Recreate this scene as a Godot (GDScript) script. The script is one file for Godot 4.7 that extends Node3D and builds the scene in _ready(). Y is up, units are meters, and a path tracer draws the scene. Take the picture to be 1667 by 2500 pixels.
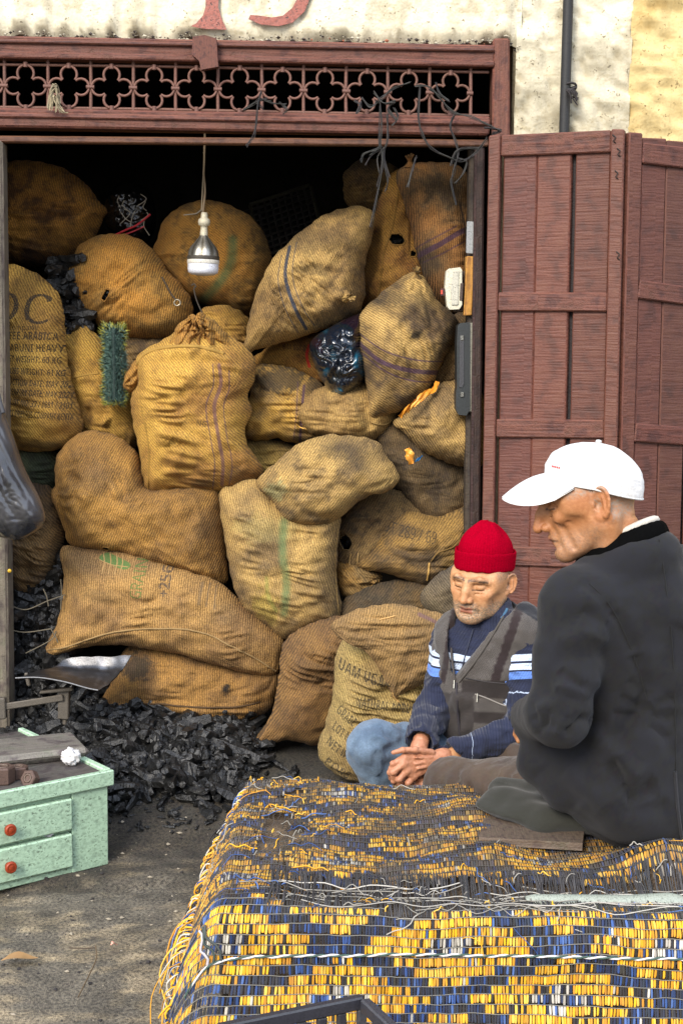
extends Node3D
# Charcoal shop front: sacks in a doorway, two men, a scale desk and a mat-covered crate.
# Pixel helpers take points of the photograph at 1568 px width and a world depth z.

const K := 1667.0 / 1568.0
const F := 3472.0
const WALL_Z := -4.75
var cam_xf := Transform3D()
var M := {}
var used := {}
var rng := RandomNumberGenerator.new()
var nz := FastNoiseLite.new()
var nzf := FastNoiseLite.new()
var fonts := {}


func _ready() -> void:
	# ---- camera
	var cam := Camera3D.new()
	cam.name = "camera"
	cam.fov = rad_to_deg(2.0 * atan(1250.0 / F))
	cam.near = 0.05
	cam.far = 900.0
	cam.position = Vector3(0, 1.55, 0)
	cam.rotation_degrees = Vector3(-6.6, 0, 0.8)
	add_child(cam)
	cam.make_current()
	cam_xf = cam.transform
	# ---- sky, sun, exposure
	var env := Environment.new()
	env.background_mode = Environment.BG_SKY
	var sky := Sky.new()
	var sm := ProceduralSkyMaterial.new()
	sm.sky_top_color = Color(0.78, 0.83, 0.92)
	sm.sky_horizon_color = Color(0.80, 0.81, 0.83)
	sm.sky_curve = 0.2
	sm.ground_horizon_color = Color(0.5, 0.48, 0.45)
	sm.ground_bottom_color = Color(0.3, 0.28, 0.26)
	sm.sky_energy_multiplier = 1.0
	sky.sky_material = sm
	env.sky = sky
	env.ambient_light_source = Environment.AMBIENT_SOURCE_SKY
	env.tonemap_mode = Environment.TONE_MAPPER_LINEAR
	env.tonemap_exposure = 3.3
	env.sdfgi_enabled = true
	env.ssao_enabled = true
	env.ssil_enabled = true
	var we := WorldEnvironment.new()
	we.name = "world_environment"
	we.environment = env
	add_child(we)
	var sun := DirectionalLight3D.new()
	sun.name = "sun"
	sun.light_energy = 0.5
	sun.light_angular_distance = 24.0
	sun.light_color = Color(1.0, 0.97, 0.93)
	sun.shadow_enabled = true
	sun.look_at_from_position(Vector3(-2.6, 3.9, 5.6), Vector3.ZERO)
	add_child(sun)
	# ---- build
	rng.seed = 20240611
	nz.seed = 7
	nz.noise_type = FastNoiseLite.TYPE_SIMPLEX_SMOOTH
	nz.frequency = 1.0
	nz.fractal_type = FastNoiseLite.FRACTAL_FBM
	nz.fractal_octaves = 2
	nzf.seed = 19
	nzf.noise_type = FastNoiseLite.TYPE_SIMPLEX_SMOOTH
	nzf.frequency = 1.0
	nzf.fractal_type = FastNoiseLite.FRACTAL_NONE
	var t0 := Time.get_ticks_msec()
	make_materials()
	print("materials ", Time.get_ticks_msec() - t0)
	build_ground()
	build_shop()
	build_doors()
	build_grille()
	print("setting ", Time.get_ticks_msec() - t0)
	build_sacks()
	print("sacks ", Time.get_ticks_msec() - t0)
	build_charcoal()
	build_desk()
	build_mat()
	print("mat ", Time.get_ticks_msec() - t0)
	build_props()
	print("props ", Time.get_ticks_msec() - t0)
	build_seated_man()
	print("man1 ", Time.get_ticks_msec() - t0)
	build_jacket_man()
	print("man2 ", Time.get_ticks_msec() - t0)


# ------------------------------------------------------------------ helpers
func P(dx: float, dy: float, z: float) -> Vector3:
	var d := cam_xf.basis * Vector3((dx * K - 833.5) / F, -(dy * K - 1250.0) / F, -1.0)
	return cam_xf.origin + d * ((z - cam_xf.origin.z) / d.z)


func PY(dx: float, dy: float, y: float) -> Vector3:
	var d := cam_xf.basis * Vector3((dx * K - 833.5) / F, -(dy * K - 1250.0) / F, -1.0)
	return cam_xf.origin + d * ((y - cam_xf.origin.y) / d.y)


func lin(r: float, g: float, b: float) -> Color:   # 0..255 sRGB to linear
	return Color(r / 255.0, g / 255.0, b / 255.0).srgb_to_linear()


func numbered(s: String, key := "") -> String:
	var k := key + s
	var n: int = used.get(k, 0)
	used[k] = n + 1
	return s if n == 0 else "%s_%03d" % [s, n]


func thing(called: String, label: String, category: String, at := Vector3.ZERO, group := "") -> Node3D:
	var o := Node3D.new()
	o.name = numbered(called)
	o.position = at
	add_child(o, true)
	o.set_meta("label", label)
	o.set_meta("category", category)
	if group != "":
		o.set_meta("group", group)
	return o


func part(parent: Node, called: String, mesh: Mesh, mat: Material) -> MeshInstance3D:
	var o := MeshInstance3D.new()
	o.name = numbered(called, str(parent.get_instance_id()))
	o.mesh = mesh
	o.material_override = null
	if mesh.get_surface_count() > 0:
		mesh.surface_set_material(0, mat)
	parent.add_child(o, true)
	return o


func part_shared(parent: Node, called: String, mesh: Mesh, mat: Material, xf := Transform3D()) -> MeshInstance3D:
	var o := MeshInstance3D.new()
	o.name = numbered(called, str(parent.get_instance_id()))
	o.mesh = mesh
	o.material_override = mat
	o.transform = xf
	parent.add_child(o, true)
	return o


func single(called: String, label: String, category: String, mesh: Mesh, mat: Material, at := Vector3.ZERO, group := "") -> MeshInstance3D:
	var o := MeshInstance3D.new()
	o.name = numbered(called)
	o.mesh = mesh
	o.position = at
	if mesh.get_surface_count() > 0:
		mesh.surface_set_material(0, mat)
	add_child(o, true)
	o.set_meta("label", label)
	o.set_meta("category", category)
	if group != "":
		o.set_meta("group", group)
	return o


func structure(called: String, mesh: Mesh, mat: Material) -> MeshInstance3D:
	var o := MeshInstance3D.new()
	o.name = numbered(called)
	o.mesh = mesh
	mesh.surface_set_material(0, mat)
	add_child(o, true)
	o.set_meta("kind", "structure")
	return o


class MB:
	var v := PackedVector3Array()
	var n := PackedVector3Array()
	var uv := PackedVector2Array()
	var uv2 := PackedVector2Array()
	var c := PackedColorArray()
	var ix := PackedInt32Array()

	func vert(p: Vector3, nn := Vector3.UP, u := Vector2.ZERO, col := Color.WHITE) -> int:
		v.append(p)
		n.append(nn)
		uv.append(u)
		c.append(col)
		return v.size() - 1

	func tri(a: int, b: int, d: int) -> void:
		ix.append(a)
		ix.append(b)
		ix.append(d)

	# corners counter-clockwise as seen from outside
	func quad(p0: Vector3, p1: Vector3, p2: Vector3, p3: Vector3, col := Color.WHITE, us := 1.0, uo := Vector2.ZERO) -> void:
		var nn := (p1 - p0).cross(p2 - p0)
		if nn.length_squared() < 1e-14:
			nn = (p2 - p0).cross(p3 - p0)
		nn = nn.normalized()
		var ux := (p1 - p0).length() * us
		var uy := (p3 - p0).length() * us
		var a := vert(p0, nn, uo, col)
		vert(p1, nn, uo + Vector2(ux, 0), col)
		vert(p2, nn, uo + Vector2(ux, uy), col)
		vert(p3, nn, uo + Vector2(0, uy), col)
		tri(a, a + 2, a + 1)
		tri(a, a + 3, a + 2)

	func tri_flat(p0: Vector3, p1: Vector3, p2: Vector3, col := Color.WHITE, us := 1.0) -> void:
		var nn := (p1 - p0).cross(p2 - p0).normalized()
		var a := vert(p0, nn, Vector2(p0.x, p0.y) * us, col)
		vert(p1, nn, Vector2(p1.x, p1.y) * us, col)
		vert(p2, nn, Vector2(p2.x, p2.y) * us, col)
		tri(a, a + 2, a + 1)

	# a grid of (rows x cols) vertices already appended from index s, row by row
	func grid(s: int, rows: int, cols: int, flip := false, wrap := false) -> void:
		var cc := cols if wrap else cols - 1
		for i in rows - 1:
			for j in cc:
				var a := s + i * cols + j
				var b := s + i * cols + (j + 1) % cols
				var d := a + cols
				var e := b + cols
				if flip:
					tri(a, b, d)
					tri(b, e, d)
				else:
					tri(a, d, b)
					tri(b, d, e)

	func smooth() -> void:
		for i in n.size():
			n[i] = Vector3.ZERO
		var i2 := 0
		while i2 < ix.size():
			var a := ix[i2]
			var b := ix[i2 + 1]
			var d := ix[i2 + 2]
			var f := (v[d] - v[a]).cross(v[b] - v[a])
			n[a] += f
			n[b] += f
			n[d] += f
			i2 += 3
		for i in n.size():
			n[i] = n[i].normalized() if n[i].length_squared() > 1e-20 else Vector3.UP

	func commit(shift := Vector3.ZERO, tangents := false) -> ArrayMesh:
		var vv := v
		if shift != Vector3.ZERO:
			vv = v.duplicate()
			for i in vv.size():
				vv[i] -= shift
		var a := []
		a.resize(Mesh.ARRAY_MAX)
		a[Mesh.ARRAY_VERTEX] = vv
		a[Mesh.ARRAY_NORMAL] = n
		a[Mesh.ARRAY_TEX_UV] = uv
		if uv2.size() == v.size():
			a[Mesh.ARRAY_TEX_UV2] = uv2
		a[Mesh.ARRAY_COLOR] = c
		a[Mesh.ARRAY_INDEX] = ix
		var m := ArrayMesh.new()
		if tangents:
			var st := SurfaceTool.new()
			st.create_from_arrays(a)
			st.generate_tangents()
			return st.commit()
		m.add_surface_from_arrays(Mesh.PRIMITIVE_TRIANGLES, a)
		return m


func bevel_box(mb: MB, xf: Transform3D, size: Vector3, bev: float, col := Color.WHITE, jit := 0.0, us := 1.0) -> void:
	# a box with chamfered edges; uv v runs along the longest axis
	var h := size * 0.5
	bev = minf(bev, minf(h.x, minf(h.y, h.z)) * 0.9)
	var p := {}
	var jv := []
	for i in 8:
		jv.append(Vector3(rng.randf_range(-jit, jit), rng.randf_range(-jit, jit), rng.randf_range(-jit, jit)))
	var uo := Vector2(rng.randf() * 7.0, rng.randf() * 7.0)
	var sx := [-1.0, 1.0]
	for ci in 8:
		var s := Vector3(sx[ci & 1], sx[(ci >> 1) & 1], sx[(ci >> 2) & 1])
		for ax in 3:
			var q := Vector3(s.x * (h.x - bev), s.y * (h.y - bev), s.z * (h.z - bev))
			q[ax] = s[ax] * h[ax]
			p[ci * 3 + ax] = xf * (q + jv[ci])
	var long := 0
	if size.y >= size.x and size.y >= size.z:
		long = 1
	elif size.z >= size.x and size.z >= size.y:
		long = 2
	for ax in 3:
		var b := (ax + 1) % 3
		var cc := (ax + 2) % 3
		for sgn in 2:
			var q := []
			for k in [[0, 0], [1, 0], [1, 1], [0, 1]]:
				var ci: int = (sgn << ax) | (k[0] << b) | (k[1] << cc)
				q.append(p[ci * 3 + ax])
			if sgn == 0:
				q = [q[0], q[3], q[2], q[1]]
			# rotate so that v runs along the long axis
			var along_u: bool = (b == long and sgn == 1) or (cc == long and sgn == 0)
			if along_u:
				q = [q[1], q[2], q[3], q[0]]
			mb.quad(q[0], q[1], q[2], q[3], col, us, uo + Vector2(ax * 0.31, ax * 0.17))
		# edges parallel to ax
		for k in [[0, 0], [1, 0], [1, 1], [0, 1]]:
			var c0: int = (k[0] << b) | (k[1] << cc)
			var c1: int = c0 | (1 << ax)
			var q := [p[c0 * 3 + b], p[c1 * 3 + b], p[c1 * 3 + cc], p[c0 * 3 + cc]]
			var ec := col * (1.0 if us < 0.0 else 1.22)      # paint rubbed thin on the arris
			if k[0] == k[1]:
				q = [q[0], q[3], q[2], q[1]]
			mb.quad(q[0], q[1], q[2], q[3], ec, us, uo)
	for ci in 8:
		var par: int = (ci & 1) + ((ci >> 1) & 1) + ((ci >> 2) & 1)
		if par % 2 == 1:
			mb.tri_flat(p[ci * 3], p[ci * 3 + 1], p[ci * 3 + 2], col)
		else:
			mb.tri_flat(p[ci * 3], p[ci * 3 + 2], p[ci * 3 + 1], col)


func tube(mb: MB, path: Array, rad, sides := 6, col := Color.WHITE, closed := false, us := 8.0) -> void:
	# path of Vector3, rad a float or an array of floats
	var m := path.size()
	if m < 2:
		return
	var up := Vector3.UP
	var start := mb.v.size()
	var prev := Vector3.ZERO
	var dist := 0.0
	for i in m:
		var a: Vector3 = path[(i - 1 + m) % m] if (closed or i > 0) else path[i]
		var b: Vector3 = path[(i + 1) % m] if (closed or i < m - 1) else path[i]
		var t := (b - a).normalized()
		if i == 0:
			up = Vector3.UP if absf(t.y) < 0.9 else Vector3.RIGHT
			prev = up
		var sd := t.cross(prev)
		if sd.length_squared() < 1e-8:
			sd = t.cross(Vector3(0.3, 0.2, 0.9))
		sd = sd.normalized()
		prev = sd.cross(t).normalized()
		var r: float = rad if not (rad is Array) else rad[i]
		if i > 0:
			dist += (path[i] - path[i - 1]).length()
		for s in sides:
			var an := TAU * s / sides
			var nn := sd * cos(an) + prev * sin(an)
			mb.vert(path[i] + nn * r, nn, Vector2(float(s) / sides, dist * us), col)
	mb.grid(start, m, sides, true, true)
	if closed:
		for s in sides:
			var a2 := start + (m - 1) * sides + s
			var b2 := start + (m - 1) * sides + (s + 1) % sides
			mb.tri(a2, b2, start + s)
			mb.tri(b2, start + (s + 1) % sides, start + s)
	else:
		for e in 2:
			var base := start if e == 0 else start + (m - 1) * sides
			var ce: Vector3 = path[0] if e == 0 else path[m - 1]
			var ci := mb.vert(ce, mb.n[base], Vector2.ZERO, col)
			for s in sides:
				if e == 0:
					mb.tri(ci, base + s, base + (s + 1) % sides)
				else:
					mb.tri(ci, base + (s + 1) % sides, base + s)


func lathe(mb: MB, prof: Array, sides: int, xf: Transform3D, col := Color.WHITE, wob := 0.0) -> void:
	# prof: [r, y] pairs; axis along local y
	var start := mb.v.size()
	for i in prof.size():
		var cc: Color = prof[i][2] if prof[i].size() > 2 else col
		for s in sides:
			var an := TAU * s / sides
			var r: float = prof[i][0] * (1.0 + wob * sin(an * 3.0 + i))
			mb.vert(xf * Vector3(cos(an) * r, prof[i][1], sin(an) * r), Vector3.UP, Vector2(float(s) / sides * 4.0, i * 0.2), cc)
	mb.grid(start, prof.size(), sides, false, true)


func smooth_path(pts: Array, per := 6, closed := false) -> Array:
	var out := []
	var m := pts.size()
	var segs := m if closed else m - 1
	for i in segs:
		var p0 = pts[(i - 1 + m) % m] if (closed or i > 0) else pts[i]
		var p1 = pts[i]
		var p2 = pts[(i + 1) % m]
		var p3 = pts[(i + 2) % m] if (closed or i < m - 2) else pts[(i + 1) % m]
		for k in per:
			var t := float(k) / per
			out.append(0.5 * ((2.0 * p1) + (p2 - p0) * t + (2.0 * p0 - 5.0 * p1 + 4.0 * p2 - p3) * t * t + (3.0 * p1 - p0 - 3.0 * p2 + p3) * t * t * t))
	if not closed:
		out.append(pts[m - 1])
	return out


func px_path(pts: Array, z: float, per := 6) -> Array:
	# flat [x, y, x, y ...] or with z overrides as [x, y, z] triples inside
	var a := []
	for p in pts:
		a.append(P(p[0], p[1], p[2] if p.size() > 2 else z))
	return smooth_path(a, per)


func prism(mb: MB, poly: PackedVector2Array, xf: Transform3D, depth: float, col := Color.WHITE, bev := 0.0) -> void:
	# polygon in local xy, from z = 0 (front) back to -depth; any winding
	var pts := poly
	if Geometry2D.is_polygon_clockwise(pts):
		pts.reverse()
	var front := pts
	if bev > 0.0:
		var ins := Geometry2D.offset_polygon(pts, -bev)
		if ins.size() == 1 and ins[0].size() == pts.size():
			front = ins[0]
	var idx := Geometry2D.triangulate_polygon(pts)
	var nn := xf.basis.z.normalized()
	var s := mb.v.size()
	for p in pts:
		mb.vert(xf * Vector3(p.x, p.y, 0), nn, p * 4.0, col)
	for i in range(0, idx.size(), 3):
		var a := pts[idx[i]]
		var b := pts[idx[i + 1]]
		var d := pts[idx[i + 2]]
		if (b - a).cross(d - a) > 0:
			mb.tri(s + idx[i], s + idx[i + 2], s + idx[i + 1])
		else:
			mb.tri(s + idx[i], s + idx[i + 1], s + idx[i + 2])
	for i in pts.size():
		var a := pts[i]
		var b := pts[(i + 1) % pts.size()]
		mb.quad(xf * Vector3(a.x, a.y, 0), xf * Vector3(a.x, a.y, -depth), xf * Vector3(b.x, b.y, -depth), xf * Vector3(b.x, b.y, 0), col)


func rot_to(dir: Vector3, up := Vector3.UP) -> Basis:
	# basis whose y axis runs along dir
	var y := dir.normalized()
	var x := up.cross(y)
	if x.length_squared() < 1e-6:
		x = Vector3.RIGHT.cross(y)
	x = x.normalized()
	return Basis(x, y, x.cross(y).normalized())


# ------------------------------------------------------------------ materials
func noise_img(w: int, h: int, freq: float, oct := 4, sd := 1, kind := FastNoiseLite.TYPE_SIMPLEX_SMOOTH) -> PackedByteArray:
	var n := FastNoiseLite.new()
	n.seed = sd
	n.noise_type = kind
	n.frequency = freq
	n.fractal_octaves = oct
	n.fractal_type = FastNoiseLite.FRACTAL_FBM if oct > 1 else FastNoiseLite.FRACTAL_NONE
	var im := n.get_seamless_image(w, h)
	return im.get_data()


func tex_rgb(w: int, h: int, d: PackedByteArray) -> ImageTexture:
	var im := Image.create_from_data(w, h, false, Image.FORMAT_RGB8, d)
	im.generate_mipmaps()
	return ImageTexture.create_from_image(im)


func tex_norm(w: int, h: int, hgt: PackedByteArray, strength: float) -> ImageTexture:
	var d := PackedByteArray()
	d.resize(w * h * 3)
	for y in h:
		for x in w:
			var i := y * w + x
			var dx := float(hgt[y * w + (x + 1) % w]) - float(hgt[y * w + (x - 1 + w) % w])
			var dy := float(hgt[((y + 1) % h) * w + x]) - float(hgt[((y - 1 + h) % h) * w + x])
			var v := Vector3(-dx * strength / 255.0, dy * strength / 255.0, 1.0).normalized()
			d[i * 3] = int(v.x * 127.0 + 128.0)
			d[i * 3 + 1] = int(v.y * 127.0 + 128.0)
			d[i * 3 + 2] = int(v.z * 127.0 + 128.0)
	return tex_rgb(w, h, d)


func mat(color := Color.WHITE, rough := 0.85, metal := 0.0, vc := true) -> StandardMaterial3D:
	var m := StandardMaterial3D.new()
	m.albedo_color = color
	m.roughness = rough
	m.metallic = metal
	m.vertex_color_use_as_albedo = vc
	return m


func clampb(f: float) -> int:
	return int(clampf(f, 0.0, 255.0))


func make_materials() -> void:
	fonts["b"] = SystemFont.new()
	fonts["b"].font_names = PackedStringArray(["Droid Sans"])
	fonts["b"].font_weight = 700
	fonts["s"] = SystemFont.new()
	fonts["s"].font_names = PackedStringArray(["Droid Serif"])
	fonts["r"] = SystemFont.new()
	fonts["r"].font_names = PackedStringArray(["Droid Sans"])
	# ---- burlap: diagonal ribs of coarse yarn, 0.2 m a tile
	var W := 512
	var wob := noise_img(W, W, 0.02, 3, 3)
	var fine := noise_img(W, W, 0.16, 2, 4)
	var slub := noise_img(W, W, 0.05, 3, 5)
	var d := PackedByteArray()
	d.resize(W * W * 3)
	var hg := PackedByteArray()
	hg.resize(W * W)
	for y in W:
		for x in W:
			var i := y * W + x
			var wv := (wob[i] - 128.0) / 128.0
			var ph := TAU * (24.0 * x + 20.0 * y) / W + wv * 1.6
			var pt := TAU * (-27.0 * x + 31.0 * y) / W + wv * 1.2
			var rib := 0.5 + 0.5 * sin(ph)
			var yarn := 0.5 + 0.5 * sin(pt)
			var hh := rib * (0.72 + 0.28 * yarn)
			var f := (fine[i] - 128.0) / 128.0
			var s := (slub[i] - 128.0) / 128.0
			hg[i] = clampb(60.0 + 150.0 * hh + f * 34.0)
			var l := 0.66 + 0.28 * hh + 0.22 * f + 0.14 * s
			d[i * 3] = clampb(255.0 * l)
			d[i * 3 + 1] = clampb(255.0 * (l - 0.015 * (1.0 - rib)))
			d[i * 3 + 2] = clampb(255.0 * (l - 0.05 * (1.0 - rib)))
	M["burlap_tex"] = tex_rgb(W, W, d)
	M["burlap_nrm"] = tex_norm(W, W, hg, 2.2)
	M["burlap"] = burlap_mat(null)
	# ---- generic grain for painted timber: grain along v
	var wn := 512
	var g1 := noise_img(wn, wn, 0.03, 4, 21)
	var g2 := noise_img(wn, wn, 0.012, 4, 22)
	var g3 := noise_img(wn, wn, 0.11, 3, 23)
	var wd := PackedByteArray()
	wd.resize(wn * wn * 3)
	var wh := PackedByteArray()
	wh.resize(wn * wn)
	var saw := PackedByteArray()
	saw.resize(wn * wn)
	var sd := PackedByteArray()
	sd.resize(wn * wn * 3)
	for y in wn:
		for x in wn:
			var i := y * wn + x
			# stretched grain: sample noise compressed along v
			var gi := ((y / 8) % wn) * wn + (x * 2) % wn
			var gr := (g1[gi] - 128.0) / 128.0
			var pt2 := (g2[i] - 128.0) / 128.0
			var sp := (g3[i] - 128.0) / 128.0
			var chip := smoothstep(0.36, 0.44, pt2 * 0.75 + sp * 0.4 + gr * 0.28)
			var dirt := smoothstep(0.0, 0.7, -pt2 + sp * 0.4)
			var l := 0.86 + 0.12 * gr + 0.12 * sp - 0.22 * dirt
			var col := Vector3(l, l * (1.0 - 0.05 * dirt), l)
			col = col.lerp(Vector3(1.0, 1.05, 1.0) * (0.75 + 0.22 * gr), chip * 0.8)
			wd[i * 3] = clampb(col.x * 235.0)
			wd[i * 3 + 1] = clampb(col.y * 235.0)
			wd[i * 3 + 2] = clampb(col.z * 235.0)
			wh[i] = clampb(140.0 + gr * 70.0 + sp * 26.0 - chip * 60.0)
			# rough saw marks across the board (paint dragged over them)
			var ri := ((x / 16) % wn) + ((y * 2) % wn) * wn
			var ln := (g1[ri] - 128.0) / 128.0
			var ln2 := (g3[((x / 12) % wn) + y * wn] - 128.0) / 128.0
			var sv := ln * 0.45 + ln2 * 0.55
			saw[i] = clampb(128.0 + sv * 120.0 + sp * 16.0)
			var l2 := 0.86 + 0.06 * sv + 0.08 * sp - 0.16 * dirt
			var dusty := smoothstep(0.0, 0.7, pt2 + 0.5 * sv + 0.3 * sp) * 0.45
			var c2 := Vector3(l2, l2, l2).lerp(Vector3(0.93, 1.02, 1.0), dusty)
			sd[i * 3] = clampb(c2.x * 235.0)
			sd[i * 3 + 1] = clampb(c2.y * 235.0)
			sd[i * 3 + 2] = clampb(c2.z * 235.0)
	var wt := tex_rgb(wn, wn, wd)
	var wnrm := tex_norm(wn, wn, wh, 2.6)
	var m := mat(Color.WHITE, 0.72)
	m.albedo_texture = wt
	m.normal_enabled = true
	m.normal_texture = wnrm
	m.uv1_scale = Vector3(2.2, 2.2, 2.2)
	M["wood"] = m
	m = mat(Color.WHITE, 0.68)
	m.albedo_texture = tex_rgb(wn, wn, sd)
	m.normal_enabled = true
	m.normal_texture = tex_norm(wn, wn, saw, 1.4)
	m.uv1_scale = Vector3(2.0, 2.0, 2.0)
	M["sawn"] = m
	# ---- limewash over rough plaster, 1.4 m a tile
	var pn := 1024
	var p1 := noise_img(pn, pn, 0.006, 5, 31)
	var p2 := noise_img(pn, pn, 0.03, 4, 32)
	var p3 := noise_img(pn, pn, 0.12, 3, 33)
	var p4 := noise_img(pn, pn, 0.022, 3, 34)
	var pd := PackedByteArray()
	pd.resize(pn * pn * 3)
	var ph2 := PackedByteArray()
	ph2.resize(pn * pn)
	for y in pn:
		for x in pn:
			var i := y * pn + x
			var a := (p1[i] - 128.0) / 128.0
			var b := (p2[i] - 128.0) / 128.0
			var c := (p3[i] - 128.0) / 128.0
			var h4 := (p4[((y * 2) % pn) * pn + (x / 2)] - 128.0) / 128.0
			var stain := smoothstep(0.12, 0.6, a + 0.45 * b + 0.2 * c)
			var pit := smoothstep(0.44, 0.58, b * 0.62 + c * 0.55)
			var streak := smoothstep(0.25, 0.6, h4 + 0.4 * c)
			var l := 0.93 + 0.05 * c + 0.06 * b
			var col := Vector3(l, l * 0.985, l * 0.93)
			col = col.lerp(Vector3(0.60, 0.56, 0.47) * (1.0 + 0.2 * c), stain * 0.42)
			col = col.lerp(Vector3(0.70, 0.66, 0.56), streak * 0.4)
			col = col.lerp(Vector3(0.26, 0.23, 0.18), pit * 0.62)
			pd[i * 3] = clampb(col.x * 245.0)
			pd[i * 3 + 1] = clampb(col.y * 245.0)
			pd[i * 3 + 2] = clampb(col.z * 245.0)
			ph2[i] = clampb(150.0 + b * 60.0 + c * 34.0 - pit * 70.0)
	m = mat(Color.WHITE, 0.92)
	m.albedo_texture = tex_rgb(pn, pn, pd)
	m.normal_enabled = true
	m.normal_texture = tex_norm(pn, pn, ph2, 1.8)
	m.uv1_triplanar = true
	m.uv1_world_triplanar = true
	m.uv1_scale = Vector3(0.72, 0.72, 0.72)
	M["plaster"] = m
	# ---- trodden earth and concrete with grit, 1.1 m a tile
	var e1 := noise_img(pn, pn, 0.008, 5, 41)
	var e2 := noise_img(pn, pn, 0.06, 4, 42)
	var e3 := noise_img(pn, pn, 0.25, 2, 43)
	var e4 := noise_img(pn, pn, 0.1, 1, 44, FastNoiseLite.TYPE_CELLULAR)
	var ed := PackedByteArray()
	ed.resize(pn * pn * 3)
	var eh := PackedByteArray()
	eh.resize(pn * pn)
	for y in pn:
		for x in pn:
			var i := y * pn + x
			var a := (e1[i] - 128.0) / 128.0
			var b := (e2[i] - 128.0) / 128.0
			var c := (e3[i] - 128.0) / 128.0
			var grit := smoothstep(0.30, 0.46, c * 0.8 + b * 0.35)
			var dark := smoothstep(0.22, 0.5, -c * 0.6 - b * 0.55)
			var stone := 1.0 - smoothstep(20.0, 60.0, float(e4[i]))
			var l := 0.76 + 0.12 * a + 0.20 * b + 0.22 * c
			var col := Vector3(l, l * 0.97, l * 0.92)
			col = col.lerp(Vector3(1.0, 0.96, 0.86), grit * 0.55)
			col = col.lerp(Vector3(0.22, 0.21, 0.21), dark * 0.75)
			col *= 1.0 + 0.12 * stone
			ed[i * 3] = clampb(col.x * 255.0)
			ed[i * 3 + 1] = clampb(col.y * 255.0)
			ed[i * 3 + 2] = clampb(col.z * 255.0)
			eh[i] = clampb(128.0 + b * 60.0 + c * 45.0 + stone * 30.0)
	m = mat(Color.WHITE, 0.95)
	m.albedo_texture = tex_rgb(pn, pn, ed)
	m.normal_enabled = true
	m.normal_texture = tex_norm(pn, pn, eh, 3.4)
	m.uv1_scale = Vector3(1.0 / 0.85, 1.0 / 0.85, 1.0)
	M["earth"] = m
	# ---- charcoal
	var cn := 256
	var c1 := noise_img(cn, cn, 0.05, 4, 51)
	var c2 := noise_img(cn, cn, 0.2, 2, 52)
	var cd := PackedByteArray()
	cd.resize(cn * cn * 3)
	var ch := PackedByteArray()
	ch.resize(cn * cn)
	for y in cn:
		for x in cn:
			var i := y * cn + x
			var a := (c1[((y / 3) % cn) * cn + x] - 128.0) / 128.0
			var b := (c2[i] - 128.0) / 128.0
			var ash := smoothstep(0.15, 0.6, a * 0.7 + b * 0.5)
			var l := 0.33 + 0.13 * a + 0.14 * b + 0.30 * ash
			cd[i * 3] = clampb(l * 255.0)
			cd[i * 3 + 1] = clampb(l * 253.0)
			cd[i * 3 + 2] = clampb(l * 250.0)
			ch[i] = clampb(128.0 + a * 80.0 + b * 40.0)
	m = mat(Color.WHITE, 0.46)
	m.albedo_texture = tex_rgb(cn, cn, cd)
	m.normal_enabled = true
	m.normal_texture = tex_norm(cn, cn, ch, 4.5)
	m.uv1_triplanar = true
	m.uv1_scale = Vector3(7, 7, 7)
	M["coal"] = m
	# ---- chipped enamel / painted metal: speckle of small dark chips
	var k1 := noise_img(wn, wn, 0.05, 4, 61)
	var k2 := noise_img(wn, wn, 0.2, 2, 62)
	var kd := PackedByteArray()
	kd.resize(wn * wn * 3)
	var kh := PackedByteArray()
	kh.resize(wn * wn)
	for y in wn:
		for x in wn:
			var i := y * wn + x
			var a := (k1[i] - 128.0) / 128.0
			var b := (k2[i] - 128.0) / 128.0
			var chip := smoothstep(0.39, 0.49, a * 0.70 + b * 0.34)
			var smudge := smoothstep(0.0, 0.7, -a + 0.3 * b)
			var l := 0.98 + 0.06 * b - 0.24 * smudge
			var col := Vector3(l, l, l).lerp(Vector3(0.20, 0.19, 0.17), chip * 0.85)
			kd[i * 3] = clampb(col.x * 250.0)
			kd[i * 3 + 1] = clampb(col.y * 250.0)
			kd[i * 3 + 2] = clampb(col.z * 250.0)
			kh[i] = clampb(160.0 + b * 22.0 + a * 30.0 - chip * 60.0)
	var chipt := tex_rgb(wn, wn, kd)
	m = mat(Color.WHITE, 0.5)
	m.albedo_texture = chipt
	m.normal_enabled = true
	m.normal_texture = tex_norm(wn, wn, kh, 1.6)
	m.uv1_triplanar = true
	m.uv1_scale = Vector3(1.9, 1.9, 1.9)
	M["enamel"] = m
	var rm := m.duplicate()
	rm.roughness = 0.62
	rm.metallic = 0.25
	rm.uv1_scale = Vector3(6, 6, 6)
	M["metal"] = rm
	rm = m.duplicate()
	rm.roughness = 0.38
	rm.metallic = 0.9
	rm.uv1_scale = Vector3(5, 5, 5)
	M["steel"] = rm
	rm = m.duplicate()
	rm.roughness = 0.45
	rm.uv1_scale = Vector3(5, 5, 5)
	M["plastic"] = rm
	# ---- woven cloth (fine) and wool
	var f1 := noise_img(cn, cn, 0.06, 3, 71)
	var f2 := noise_img(cn, cn, 0.3, 1, 72)
	var fd := PackedByteArray()
	fd.resize(cn * cn * 3)
	var fh := PackedByteArray()
	fh.resize(cn * cn)
	for y in cn:
		for x in cn:
			var i := y * cn + x
			var a := (f1[i] - 128.0) / 128.0
			var b := (f2[i] - 128.0) / 128.0
			var tw := sin(TAU * (32.0 * x + 32.0 * y) / cn)
			var l := 0.82 + 0.10 * a + 0.14 * b + 0.06 * tw
			fd[i * 3] = clampb(l * 255.0)
			fd[i * 3 + 1] = clampb(l * 255.0)
			fd[i * 3 + 2] = clampb(l * 255.0)
			fh[i] = clampb(128.0 + 50.0 * b + 40.0 * tw)
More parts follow.
